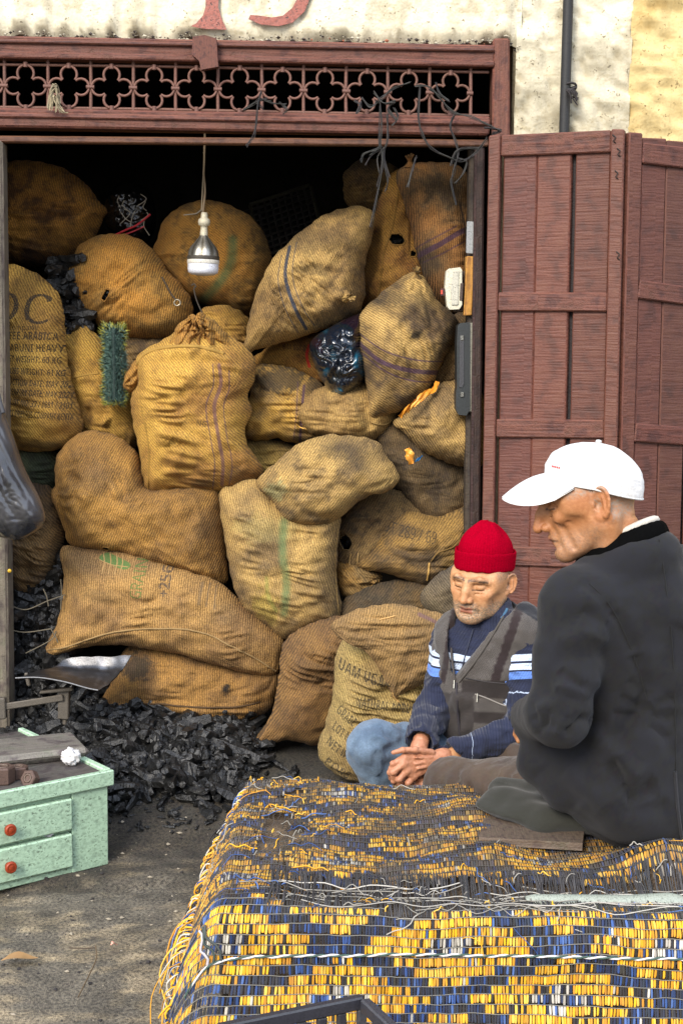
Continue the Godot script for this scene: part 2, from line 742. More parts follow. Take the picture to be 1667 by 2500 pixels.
	M["cloth_nrm"] = tex_norm(cn, cn, fh, 1.2)
	m = mat(Color.WHITE, 0.95)
	m.albedo_texture = tex_rgb(cn, cn, fd)
	m.normal_enabled = true
	m.normal_texture = M["cloth_nrm"]
	m.uv1_triplanar = true
	m.uv1_scale = Vector3(9, 9, 9)
	m.rim_enabled = true
	m.rim = 0.25
	m.rim_tint = 0.6
	M["cloth"] = m
	var wool := m.duplicate()
	wool.rim = 0.08
	wool.uv1_scale = Vector3(14, 14, 14)
	M["wool"] = wool
	var knit := m.duplicate()
	knit.rim_enabled = false
	knit.metallic_specular = 0.1
	M["knit"] = knit
	# tweed: strongly mottled
	var td := PackedByteArray()
	td.resize(cn * cn * 3)
	for y in cn:
		for x in cn:
			var i := y * cn + x
			var b := (f2[i] - 128.0) / 128.0
			var hb := sin(TAU * (24.0 * x + (16.0 if (x / 32) % 2 == 0 else -16.0) * y) / cn)
			var l := 0.62 + 0.55 * b + 0.1 * hb
			td[i * 3] = clampb(l * 255.0)
			td[i * 3 + 1] = clampb(l * 250.0)
			td[i * 3 + 2] = clampb(l * 246.0)
	rm = m.duplicate()
	rm.albedo_texture = tex_rgb(cn, cn, td)
	rm.uv1_scale = Vector3(8, 8, 8)
	M["tweed"] = rm
	# ---- skin: pores and blotches
	var s1 := noise_img(cn, cn, 0.04, 4, 81)
	var s2 := noise_img(cn, cn, 0.22, 2, 82)
	var skd := PackedByteArray()
	skd.resize(cn * cn * 3)
	var skh := PackedByteArray()
	skh.resize(cn * cn)
	for y in cn:
		for x in cn:
			var i := y * cn + x
			var a := (s1[i] - 128.0) / 128.0
			var b := (s2[i] - 128.0) / 128.0
			skd[i * 3] = clampb((0.93 + 0.07 * a + 0.05 * b) * 250.0)
			skd[i * 3 + 1] = clampb((0.92 + 0.10 * a + 0.07 * b) * 250.0)
			skd[i * 3 + 2] = clampb((0.90 + 0.12 * a + 0.08 * b) * 250.0)
			skh[i] = clampb(128.0 + a * 40.0 + b * 50.0)
	m = mat(Color.WHITE, 0.55)
	m.albedo_texture = tex_rgb(cn, cn, skd)
	m.normal_enabled = true
	m.normal_texture = tex_norm(cn, cn, skh, 1.0)
	m.uv1_triplanar = true
	m.uv1_scale = Vector3(11, 11, 11)
	M["skin"] = m
	M["thread"] = mat(Color.WHITE, 0.75)
	M["plain"] = mat(Color.WHITE, 0.8)


func burlap_mat(print_tex: Texture2D) -> StandardMaterial3D:
	var m := mat(Color.WHITE, 0.95)
	m.albedo_texture = M["burlap_tex"]
	m.normal_enabled = true
	m.normal_texture = M["burlap_nrm"]
	m.normal_scale = 1.0
	if print_tex != null:
		m.detail_enabled = true
		m.detail_blend_mode = BaseMaterial3D.BLEND_MODE_MIX
		m.detail_uv_layer = BaseMaterial3D.DETAIL_UV_2
		m.detail_albedo = print_tex
	return m


# ------------------------------------------------------------------ ground
func ground_y(x: float, z: float) -> float:
	var r := smoothstep(-4.12, -4.78, z) * 0.15
	var n := nz.get_noise_3d(x * 1.6, 0.0, z * 1.6) * 0.018 + nz.get_noise_3d(x * 6.0, 4.0, z * 6.0) * 0.006
	# a shallow worn kerb line of the doorstep
	var lip := smoothstep(-3.93, -3.99, z + nz.get_noise_3d(x * 3.0, 9.0, 0.0) * 0.04 + x * 0.05) * 0.016
	return r + lip + n * (1.0 if z > -6.0 else 0.3)


func axis_lines(lo: float, hi: float, fine: float) -> Array:
	var a := []
	var far := [400.0, 150.0, 60.0, 25.0, 12.0, 7.0, 4.5]
	for f in far:
		if -f < lo - 0.5:
			a.append(-f)
	var x := lo
	while x <= hi + 1e-4:
		a.append(x)
		x += fine
	far.reverse()
	for f in far:
		if f > hi + 0.5:
			a.append(f)
	return a


func build_ground() -> void:
	var mb := MB.new()
	var xs := axis_lines(-1.5, 1.3, 0.016)
	var zs := axis_lines(-5.2, -2.3, 0.016)
	var sand := lin(158, 147, 127)
	var grey := lin(118, 113, 104)
	var coal := lin(56, 53, 49)
	var pale := lin(200, 184, 154)
	for z in zs:
		for x in xs:
			var near: bool = absf(x) < 3.0 and z > -6.5 and z < -1.0
			var y := ground_y(x, z) if near else (0.12 if z < -4.6 else -0.01)
			# charcoal dust trodden out from the heap, drawn out along the step
			var n := nz.get_noise_3d(x * 2.2, 2.0, z * 5.0)
			var n2 := nz.get_noise_3d(x * 9.0, 5.0, z * 14.0)
			var n3 := nzf.get_noise_3d(x * 45.0, 1.0, z * 45.0)
			var dust := smoothstep(-3.55, -4.25, z + n * 0.55 + n2 * 0.22 + n3 * 0.05)
			var c := sand.lerp(pale, smoothstep(0.05, 0.6, n2 + 0.5 * n + 0.3 * n3) * 0.6)
			c = c.lerp(grey, smoothstep(-0.35, 0.35, n * 1.2 - n2 * 0.7 + 0.1))
			c = c.lerp(coal, dust * 0.9)
			var blot := smoothstep(0.22, 0.42, nz.get_noise_3d(x * 5.0, 8.0, z * 9.0) + n3 * 0.3)
			c = c.lerp(coal, blot * 0.35)
			# pale grit swept against the edge of the doorstep
			var sw := exp(-pow((z + 3.86 + n * 0.10 + x * 0.05) / 0.07, 2.0))
			c = c.lerp(lin(128, 124, 116), sw * smoothstep(-0.1, 0.5, n3 + n2) * 0.7)
			mb.vert(Vector3(x, y, z), Vector3.UP, Vector2(x, z), c)
	mb.grid(0, zs.size(), xs.size(), true)
	mb.smooth()
	structure("ground", mb.commit(Vector3.ZERO, true), M["earth"])
	# pebbles and crumbs of charcoal lying about, too many to count
	var cr := MB.new()
	for i in 700:
		var x := rng.randf_range(-1.2, 0.1)
		var z := -2.6 - 1.9 * pow(rng.randf(), 0.75)
		var r := 0.0018 + 0.005 * pow(rng.randf(), 3.0)
		var p := Vector3(x, ground_y(x, z) + r * 0.4, z)
		var g := rng.randf()
		var col := lin(40, 38, 36) if g < 0.62 else (lin(140, 130, 112) if g < 0.97 else lin(130, 96, 76))
		blob(cr, p, Vector3(r * rng.randf_range(0.8, 1.7), r * 0.7, r * rng.randf_range(0.8, 1.5)), col, rng.randf() * TAU)
	var gr := single("grit", "dark crumbs and pale pebbles strewn over the trodden ground before the doorway", "grit", cr.commit(), M["plain"])
	gr.set_meta("kind", "stuff")


func blob(mb: MB, p: Vector3, r: Vector3, col: Color, yaw: float) -> void:
	# small irregular octahedron-like stone
	var b := Basis(Vector3.UP, yaw)
	var s := []
	for q in [Vector3(1, 0, 0), Vector3(0, 0, 1), Vector3(-1, 0, 0), Vector3(0, 0, -1)]:
		s.append(p + b * (q * r * rng.randf_range(0.75, 1.2)))
	var top := p + b * (Vector3(rng.randf_range(-0.3, 0.3), 1, rng.randf_range(-0.3, 0.3)) * r)
	var bot := p - Vector3(0, r.y, 0)
	for i in 4:
		mb.tri_flat(s[(i + 1) % 4], s[i], top, col)
		mb.tri_flat(s[i], s[(i + 1) % 4], bot, col)


# ------------------------------------------------------------------ shop front
func wall_sheet(mb: MB, x0: float, x1: float, y0: float, y1: float, z: float, step: float, amp: float, edge: Callable) -> void:
	# a lumpy wall face of plaster in the plane z
	var nx := maxi(2, int((x1 - x0) / step))
	var ny := maxi(2, int((y1 - y0) / step))
	var s := mb.v.size()
	for j in ny + 1:
		for i in nx + 1:
			var x := x0 + (x1 - x0) * i / nx
			var y := y0 + (y1 - y0) * j / ny
			var lump := nz.get_noise_3d(x * 3.0, y * 3.0, 1.0) * amp + nz.get_noise_3d(x * 14.0, y * 14.0, 2.0) * amp * 0.5
			var e: Vector3 = edge.call(x, y)      # x: push out, y: shift along y, z: colour index
			mb.vert(Vector3(x, y + e.y, z + lump + e.x), Vector3.BACK, Vector2(x, y), wall_col(x, y, e.z))
	mb.grid(s, ny + 1, nx + 1, true)


var wall_cols := [lin(232, 227, 212), lin(214, 194, 146), lin(206, 200, 184)]


func wall_col(x: float, y: float, k: float) -> Color:
	var c: Color = wall_cols[int(k)]
	var n := nz.get_noise_3d(x * 5.0, y * 5.0, 6.0) + 0.5 * nz.get_noise_3d(x * 18.0, y * 18.0, 7.0)
	if int(k) == 2:
		c = c.lerp(lin(120, 112, 92), smoothstep(-0.1, 0.7, n) * 0.55)
		c = c.lerp(lin(236, 228, 208), smoothstep(0.1, 0.5, -n) * 0.6)
	elif int(k) == 1:
		c = c.lerp(lin(196, 160, 92), smoothstep(0.1, 0.7, n) * 0.5)
	else:
		c = c.lerp(lin(212, 202, 178), smoothstep(0.1, 0.7, n) * 0.4)
	return c


func build_shop() -> void:
	var a := P(0, 84, WALL_Z)         # underside of the plaster over the frame, left
	var ytop := a.y
	var xr := P(1178, 200, WALL_Z).x    # outer edge of the frame on the right
	var xy := P(1447, 150, WALL_Z).x    # where the yellow wall begins
	# plaster over the doorway, with a broken lower edge
	var mb := MB.new()
	var under := func(x: float, y: float) -> Vector3:
		var t := clampf((y - ytop) / 0.05, 0.0, 1.0)
		var rag := nz.get_noise_3d(x * 16.0, 3.0, 0.0) * 0.020 + nz.get_noise_3d(x * 60.0, 3.0, 0.0) * 0.009
		return Vector3((0.012 + rag * 0.8) * smoothstep(0.0, 0.5, t) - 0.012 * (1.0 - t), rag * (1.0 - t), 0.0 if y > ytop + 0.035 + rag * 2.0 else 2.0)
	wall_sheet(mb, -4.0, xr + 0.02, ytop, ytop + 0.9, WALL_Z, 0.012, 0.004, under)
	mb.smooth()
	var front := thing("shop_wall", "cream limewashed shop wall over the doorway with a crumbling lower edge", "wall", Vector3(0, 0, WALL_Z))
	part(front, "plaster_face", mb.commit(Vector3(0, 0, WALL_Z)), M["plaster"])
	# crumbs of mortar and brick along the broken edge
	var cb := MB.new()
	for i in 800:
		var x := rng.randf_range(-1.6, xr + 0.02)
		var p := Vector3(x, ytop + rng.randf_range(-0.016, 0.012) + nz.get_noise_3d(x * 16.0, 3.0, 0.0) * 0.018, WALL_Z + rng.randf_range(0.0, 0.022))
		var g := rng.randf()
		blob(cb, p, Vector3(1.3, 0.8, 1.0) * 0.0022 / (0.25 + rng.randf()), lin(168, 160, 140) if g < 0.5 else (lin(64, 58, 50) if g < 0.97 else lin(150, 90, 64)), rng.randf() * TAU)
	var cbp := part(front, "mortar_crumbs", cb.commit(Vector3(0, 0, WALL_Z)), M["plain"])
	cbp.set_meta("kind", "stuff")
	# stained pier right of the frame
	var pb := MB.new()
	var pier := func(x: float, y: float) -> Vector3:
		var d := nz.get_noise_3d(x * 9.0, y * 9.0, 11.0)
		var hole := smoothstep(0.28, 0.5, nz.get_noise_3d(x * 16.0, y * 12.0, 15.0))
		return Vector3(0.010 + d * 0.012 - hole * 0.016, 0.0, 2.0 if y < ytop + 0.02 + d * 0.08 else 0.0)
	wall_sheet(pb, xr + 0.005, xy, -0.1, ytop + 0.9, WALL_Z, 0.014, 0.007, pier)
	pb.smooth()
	part(front, "stained_pier", pb.commit(Vector3(0, 0, WALL_Z)), M["plaster"])
	# masonry behind: lintel block, left and right masses, so the room is closed
	var back := MB.new()
	var yl := P(0, 305, WALL_Z).y
	var xj := P(1112, 700, WALL_Z).x
	var xl := P(-30, 700, WALL_Z).x
	bevel_box(back, Transform3D(Basis(), Vector3(0, ytop + 0.9, WALL_Z - 0.21)), Vector3(8, 1.79, 0.38), 0.01, lin(150, 140, 120))
	bevel_box(back, Transform3D(Basis(), Vector3((xr + 4.0) / 2 + 0.0, 1.0, WALL_Z - 0.21)), Vector3(4.0 - xr, 3.2, 0.37), 0.01, lin(150, 140, 120))
	bevel_box(back, Transform3D(Basis(), Vector3((xl - 4.0) / 2 - 0.05, 1.0, WALL_Z - 0.20)), Vector3(4.0 + xl, 3.2, 0.37), 0.01, lin(150, 140, 120))
	part(front, "masonry", back.commit(Vector3(0, 0, WALL_Z)), M["plaster"])
	# old numerals painted in red above the door: the feet of a 1 and a 5
	var red := lin(146, 80, 66)
	var num := MB.new()
	prism(num, curve_poly([[470, 70], [522, 72], [510, 45], [503, 20], [508, -190], [486, -190], [452, -160], [452, -144], [478, -156], [474, 20], [468, 40], [452, 58], [440, 64]], WALL_Z), Transform3D(Basis(), Vector3(0, 0, WALL_Z + 0.0245)), 0.003, red)
	var one := part(front, "painted_numeral", num.commit(Vector3(0, 0, WALL_Z)), M["enamel"])
	one.set_meta("label", "foot of a red painted numeral 1")
	num = MB.new()
	prism(num, curve_poly([[576, 38], [572, 48], [600, 60], [640, 64], [672, 56], [700, 30], [714, -5], [712, -40], [690, -74], [650, -88], [612, -80], [618, -160], [704, -160], [706, -186], [594, -186], [584, -46], [608, -44], [634, -62], [664, -58], [684, -34], [688, -8], [672, 22], [650, 40], [625, 44], [600, 40]], WALL_Z), Transform3D(Basis(), Vector3(0, 0, WALL_Z + 0.0245)), 0.003, red)
	var five := part(front, "painted_numeral", num.commit(Vector3(0, 0, WALL_Z)), M["enamel"])
	five.set_meta("label", "lower bowl of a red painted numeral 5")
	# yellow neighbour
	var yb := MB.new()
	var rough := func(x: float, y: float) -> Vector3:
		var d := absf(nz.get_noise_3d(x * 7.0, y * 10.0, 21.0))
		var e := smoothstep(xy + 0.03, xy, x)
		return Vector3(0.03 + (0.35 - d) * 0.032 - e * 0.03 + nz.get_noise_3d(x * 20.0, y * 28.0, 22.0) * 0.008, 0.0, 1.0)
	wall_sheet(yb, xy - 0.004, 4.0, -0.1, ytop + 0.9, WALL_Z, 0.013, 0.012, rough)
	yb.smooth()
	single("neighbour_wall", "rough pale yellow plaster wall beside the drainpipe", "wall", yb.commit(Vector3(0, 0, WALL_Z)), M["plaster"], Vector3(0, 0, WALL_Z))
	# the dark room behind
	var room := MB.new()
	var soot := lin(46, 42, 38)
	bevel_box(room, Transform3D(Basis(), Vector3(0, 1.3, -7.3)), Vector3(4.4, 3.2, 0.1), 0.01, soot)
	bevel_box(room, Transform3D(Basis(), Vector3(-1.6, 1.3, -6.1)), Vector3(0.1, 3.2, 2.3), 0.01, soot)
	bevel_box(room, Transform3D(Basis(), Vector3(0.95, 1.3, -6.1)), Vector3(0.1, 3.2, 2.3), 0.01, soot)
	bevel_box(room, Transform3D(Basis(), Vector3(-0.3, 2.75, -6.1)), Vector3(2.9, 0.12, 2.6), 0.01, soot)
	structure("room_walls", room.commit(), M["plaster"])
	# drainpipe with a twisted wire round it
	var dp := thing("drainpipe", "black iron drainpipe on the stained wall, bound with a knot of black string", "pipe", P(1306, 300, WALL_Z + 0.05))
	var pm := MB.new()
	var pa := P(1314, -330, WALL_Z + 0.05)
	var pz := Vector3(pa.x, P(1306, 306, WALL_Z + 0.05).y - 0.9, pa.z)
	tube(pm, [pa, pa.lerp(pz, 0.3), pa.lerp(pz, 0.6), pz], 0.0165, 14, lin(44, 44, 46))
	part(dp, "pipe", pm.commit(dp.position), M["metal"])
	var tw := MB.new()
	for k in 4:
		var ring := []
		for q in 15:
			var an := TAU * q / 14.0
			ring.append(P(1308, 200 + k * 5, WALL_Z + 0.05) + Vector3(cos(an) * 0.02, sin(an * 1.0 + k * 2.0) * 0.010, sin(an) * 0.02))
		tube(tw, ring, 0.004, 5, lin(34, 32, 32))
	for k in 7:
		var b0 := P(1306 + k, 206, WALL_Z + 0.075)
		tube(tw, [b0, b0 + Vector3(rng.randf_range(-0.02, 0.025), rng.randf_range(-0.02, 0.0), 0.008), b0 + Vector3(rng.randf_range(-0.03, 0.035), rng.randf_range(-0.05, -0.015), 0.002)], 0.0028, 4, lin(34, 32, 32))
	part(dp, "string_knot", tw.commit(dp.position), M["thread"])


func curve_poly(pts: Array, z: float) -> PackedVector2Array:
	var out := PackedVector2Array()
	for p in pts:
		var q := P(p[0], p[1], z)
		out.append(Vector2(q.x, q.y))
	return out


func beam(parent: Node3D, called: String, p0: Vector3, p1: Vector3, hgt: float, depth: float, col: Color, m: Material, bev := 0.006, jit := 0.003) -> MeshInstance3D:
	# a straight timber whose front face runs from p0 to p1 (centre line), depth going back
	var mb := MB.new()
	var d := p1 - p0
	var x := d.normalized()
	var y := Vector3(0, 0, 1).cross(x).normalized()
	var zz := x.cross(y)
	var c := (p0 + p1) * 0.5 - zz * depth * 0.5
	bevel_box(mb, Transform3D(Basis(x, y, zz), c), Vector3(d.length(), hgt, depth), bev, col, jit)
	return part(parent, called, mb.commit(parent.position, true), m)


func build_frame_timber(parent: Node3D) -> void:
	pass


const RED := Color(0.115, 0.036, 0.030)


func build_doors() -> void:
	var red := lin(117, 69, 53)
	var z := WALL_Z + 0.035
	var fr := thing("door_frame", "dark red timber door frame with a peeling lintel over the sack-filled doorway", "door frame", P(590, 300, z))
	# head beam with a moulded line, right post, transom under the grille, rusty rail
	beam(fr, "head_beam", P(-60, 102, z), P(1135, 124, z), 0.062, 0.10, red, M["wood"])
	beam(fr, "head_moulding", P(-60, 92, z + 0.012), P(1135, 113, z + 0.012), 0.014, 0.03, red * 0.9, M["wood"], 0.004, 0.001)
	beam(fr, "head_moulding", P(-60, 124, z + 0.008), P(1135, 146, z + 0.008), 0.020, 0.03, red, M["wood"], 0.004, 0.001)
	beam(fr, "transom", P(-60, 268, z), P(1124, 288, z), 0.056, 0.10, red, M["wood"])
	beam(fr, "transom_moulding", P(-60, 262, z + 0.010), P(1124, 281, z + 0.010), 0.018, 0.03, red * 1.05, M["wood"], 0.004, 0.001)
	beam(fr, "rusty_rail", P(-60, 318, z - 0.02), P(1122, 328, z - 0.02), 0.020, 0.05, lin(112, 72, 50), M["wood"], 0.004, 0.001)
	beam(fr, "post", P(1151, 88, z), P(1151, 318, z), 0.058, 0.10, red * 1.08, M["wood"])
	# jamb running down to the step behind the open leaf
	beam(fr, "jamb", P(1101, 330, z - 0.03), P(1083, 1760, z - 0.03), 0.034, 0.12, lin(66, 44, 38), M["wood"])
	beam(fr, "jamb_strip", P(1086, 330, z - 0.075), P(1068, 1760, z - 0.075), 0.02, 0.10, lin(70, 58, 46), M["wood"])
	# loose broken block hung over the head beam
	var blk := MB.new()
	prism(blk, curve_poly([[443, 84], [470, 80], [497, 88], [501, 153], [462, 160], [458, 140], [441, 125]], z + 0.04), Transform3D(Basis(), Vector3(0, 0, z + 0.04)), 0.03, red * 1.05)
	part(fr, "broken_block", blk.commit(fr.position), M["wood"]).set_meta("label", "splintered block nailed over the head beam")
	# weathered grey post at the left edge
	var lp := thing("door_post", "grey weathered timber post at the left edge of the doorway", "post", P(0, 1600, z))
	beam(lp, "post", P(-14, 320, z), P(6, 1740, z), 0.052, 0.09, lin(118, 108, 92), M["wood"], 0.008, 0.004)
	beam(lp, "inner_strip", P(-12, 320, z - 0.08), P(-2, 1640, z - 0.08), 0.05, 0.06, lin(70, 62, 52), M["wood"], 0.008, 0.004)
	var nl := MB.new()
	lathe(nl, [[0.0, 0.012], [0.006, 0.011], [0.007, 0.006], [0.004, 0.0], [0.0, -0.02]], 8, Transform3D(Basis(Vector3.RIGHT, PI / 2), P(24, 1310, z + 0.005)), lin(214, 170, 40))
	nl.smooth()
	part(lp, "pin", nl.commit(lp.position), M["plastic"]).set_meta("label", "yellow pin on the post")
	leaf("door_leaf", "dark red boarded door leaf standing open beside the doorway, behind both men",
		P(1121, 310, z + 0.06), P(1098, 1640, z + 0.06), P(1432, 296, z + 0.21), P(1398, 1660, z + 0.21),
		[[310, 359, 298, 347], [672, 714, 672, 716], [962, 1003, 966, 1008], [1253, 1296, 1265, 1305], [1560, 1610, 1575, 1625]], 3, 0.040, 0.046, lin(116, 69, 53), lin(110, 62, 47))
	leaf("door_leaf", "worn dark red boarded door leaf at the right edge, its lower paint scraped",
		P(1444, 303, z + 0.20), P(1408, 1640, z + 0.19), P(1690, 330, z + 0.06), P(1652, 1650, z + 0.05),
		[[322, 371, 350, 400], [640, 683, 668, 712], [971, 1014, 985, 1030], [1262, 1300, 1272, 1312], [1560, 1610, 1575, 1625]], 3, 0.052, 0.05, lin(108, 62, 49), lin(98, 54, 42))


func leaf(called: String, label: String, tl: Vector3, bl: Vector3, tr: Vector3, br: Vector3, rails: Array, planks: int, ws: float, wr: float, cs: Color, cp: Color) -> void:
	var o := thing(called, label, "door", (bl + br) * 0.5)
	var across := (tr - tl).normalized()
	var nrm := across.cross((bl - tl).normalized()).normalized()
	if nrm.z < 0:
		nrm = -nrm
	var up := (tl - bl).normalized()
	# frame members are proud of the planks by 14 mm
	var st := func(p0: Vector3, p1: Vector3, w: float, dep: float, c: Color, m: Material, nm2: String, push: float) -> MeshInstance3D:
		var mb := MB.new()
		var y := (p0 - p1).normalized()
		var x := y.cross(nrm).normalized()
		var zz := x.cross(y)
		bevel_box(mb, Transform3D(Basis(x, y, zz), (p0 + p1) * 0.5 + nrm * (push - dep * 0.5)), Vector3(w, (p0 - p1).length(), dep), 0.004, c, 0.0022)
		return part(o, nm2, mb.commit(o.position, true), m)
	var il := tl + across * ws * 0.5
	var ibl := bl + across * ws * 0.5
	var ir := tr - across * ws * 0.5
	var ibr := br - across * ws * 0.5
	st.call(il, ibl, ws, 0.034, cs, M["sawn"], "stile", 0.0)
	st.call(ir, ibr, ws, 0.034, cs * 0.97, M["sawn"], "stile", 0.0)
	var wtot := (tr - tl).length() - 2.0 * ws
	for k in planks:
		var f0: float = (k + 0.5) / planks + [0.01, -0.012, 0.006][k % 3]
		var w := wtot / planks - 0.005
		var a := (il + across * (ws * 0.5)).lerp(ir - across * (ws * 0.5), f0) - up * 0.012
		var b := (ibl + across * (ws * 0.5)).lerp(ibr - across * (ws * 0.5), f0)
		var c := cp * rng.randf_range(0.84, 1.18)
		st.call(a + up * rng.randf_range(-0.004, 0.008), b, w, 0.018, c, M["sawn"], "plank", -0.015 + rng.randf_range(-0.002, 0.002))
	# dark ledge behind the gaps
	for r in rails:
		var lt := _on(tl, bl, r[0])
		var lb := _on(tl, bl, r[1])
		var rt := _on(tr, br, r[2])
		var rb := _on(tr, br, r[3])
		var p0 := (lt + lb) * 0.5 + across * (ws + 0.001)
		var p1 := (rt + rb) * 0.5 - across * (ws + 0.001)
		var mb := MB.new()
		var x := (p1 - p0).normalized()
		var y := nrm.cross(x).normalized()
		bevel_box(mb, Transform3D(Basis(x, y, nrm), (p0 + p1) * 0.5 - nrm * (0.016 + 0.002)), Vector3((p1 - p0).length(), (lt - lb).length(), 0.032), 0.004, cs * rng.randf_range(0.95, 1.08), 0.0015)
		part(o, "rail", mb.commit(o.position, true), M["wood"])
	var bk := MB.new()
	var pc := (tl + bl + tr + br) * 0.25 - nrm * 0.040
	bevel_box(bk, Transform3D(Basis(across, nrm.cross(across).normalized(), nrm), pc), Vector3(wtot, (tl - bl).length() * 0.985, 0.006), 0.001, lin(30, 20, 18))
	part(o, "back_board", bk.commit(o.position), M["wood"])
	# bent nails and a hinge cup
	if called == "door_leaf" and planks == 3:
		for q in 4:
			var nb := MB.new()
			var p := ir.lerp(ibr, 0.015 + [0.0, 0.022, 0.058, 0.19][q]) + nrm * 0.002 + across * rng.randf_range(-0.012, 0.012)
			tube(nb, [p + Vector3(-0.006, 0.012, 0.0), p + Vector3(0.004, 0.004, 0.004), p + Vector3(-0.003, -0.008, 0.003), p + Vector3(0.006, -0.014, 0.0)], 0.0018, 5, lin(40, 34, 32))
			part(o, "bent_nail", nb.commit(o.position), M["metal"])


func _on(t: Vector3, b: Vector3, dy: float) -> Vector3:
	# point on the line t-b whose photograph row is dy
	var inv := cam_xf.affine_inverse()
	var lo := 0.0
	var hi := 1.0
	for i in 24:
		var mid := (lo + hi) * 0.5
		var q := inv * t.lerp(b, mid)
		var y := (-q.y / -q.z * -F + 1250.0) / K if false else (1250.0 - F * q.y / -q.z) / K
		if y < dy:
			lo = mid
		else:
			hi = mid
	return t.lerp(b, (lo + hi) * 0.5)


# ------------------------------------------------------------------ iron grille
func build_grille() -> void:
	var z := WALL_Z + 0.01
	var iron := lin(112, 78, 66)
	var o := thing("iron_grille", "rusty iron fanlight grille of quatrefoils above the doorway", "grille", P(560, 250, z))
	var top0 := P(-20, 148, z)
	var top1 := P(1122, 166, z)
	var bot0 := P(-20, 246, z)
	var bot1 := P(1122, 266, z)
	for q in [[top0, top1], [bot0, bot1]]:
		var mb := MB.new()
		tube(mb, [q[0], q[0].lerp(q[1], 0.34) + Vector3(0, 0.002, 0), q[0].lerp(q[1], 0.66), q[1]], 0.0052, 8, iron)
		part(o, "rail", mb.commit(o.position), M["metal"])
	var xs := [11, 111, 209, 307, 404, 501, 601, 697, 795, 890, 986, 1080]
	var bars := []
	for x in xs:
		var f: float = (x + 20.0) / 1142.0
		var a := top0.lerp(top1, f) + Vector3(0, 0.016, 0)
		var b := bot0.lerp(bot1, f) - Vector3(0, 0.016, 0)
		var mb := MB.new()
		tube(mb, [a, a.lerp(b, 0.5) + Vector3(rng.randf_range(-0.002, 0.002), 0, 0), b], 0.0058, 8, iron * rng.randf_range(0.85, 1.15))
		part(o, "bar", mb.commit(o.position), M["metal"])
		bars.append((a + b) * 0.5)
	bars.append(bars[11] + (bars[11] - bars[10]) * 0.99)
	bars.insert(0, bars[0] - (bars[1] - bars[0]))
	for i in bars.size() - 1:
		if i == bars.size() - 2:
			continue
		var c: Vector3 = (bars[i] + bars[i + 1]) * 0.5 + Vector3(0, 0, 0.006)
		var hw: float = (bars[i + 1].x - bars[i].x) * 0.5 - 0.004
		var path := []
		var r := hw * 0.40
		for lobe in 4:
			var th := lobe * PI / 2.0
			var ce := Vector2(cos(th), sin(th)) * (hw - r)
			for k in 13:
				var an := th - 2.25 + 4.5 * k / 12.0
				path.append(c + Vector3(ce.x + cos(an) * r, ce.y + sin(an) * r, 0))
		var mb := MB.new()
		tube(mb, path, 0.0046, 7, iron * rng.randf_range(0.9, 1.2), true)
		for lobe in 4:
			var th := lobe * PI / 2.0
			var cp := c + Vector3(cos(th), sin(th), 0) * (hw + 0.001)
			var tdir := Vector3(sin(th), -cos(th), 0) if lobe % 2 == 0 else Vector3(cos(th), sin(th), 0)
			if lobe % 2 == 1:
				tube(mb, [cp - tdir * 0.008, cp + tdir * 0.008], 0.0085, 8, iron * 0.95)
			else:
				tube(mb, [cp - Vector3(0.010, 0, 0), cp + Vector3(0.010, 0, 0)], 0.0072, 8, iron * 0.95)
		part(o, "quatrefoil", mb.commit(o.position), M["metal"])


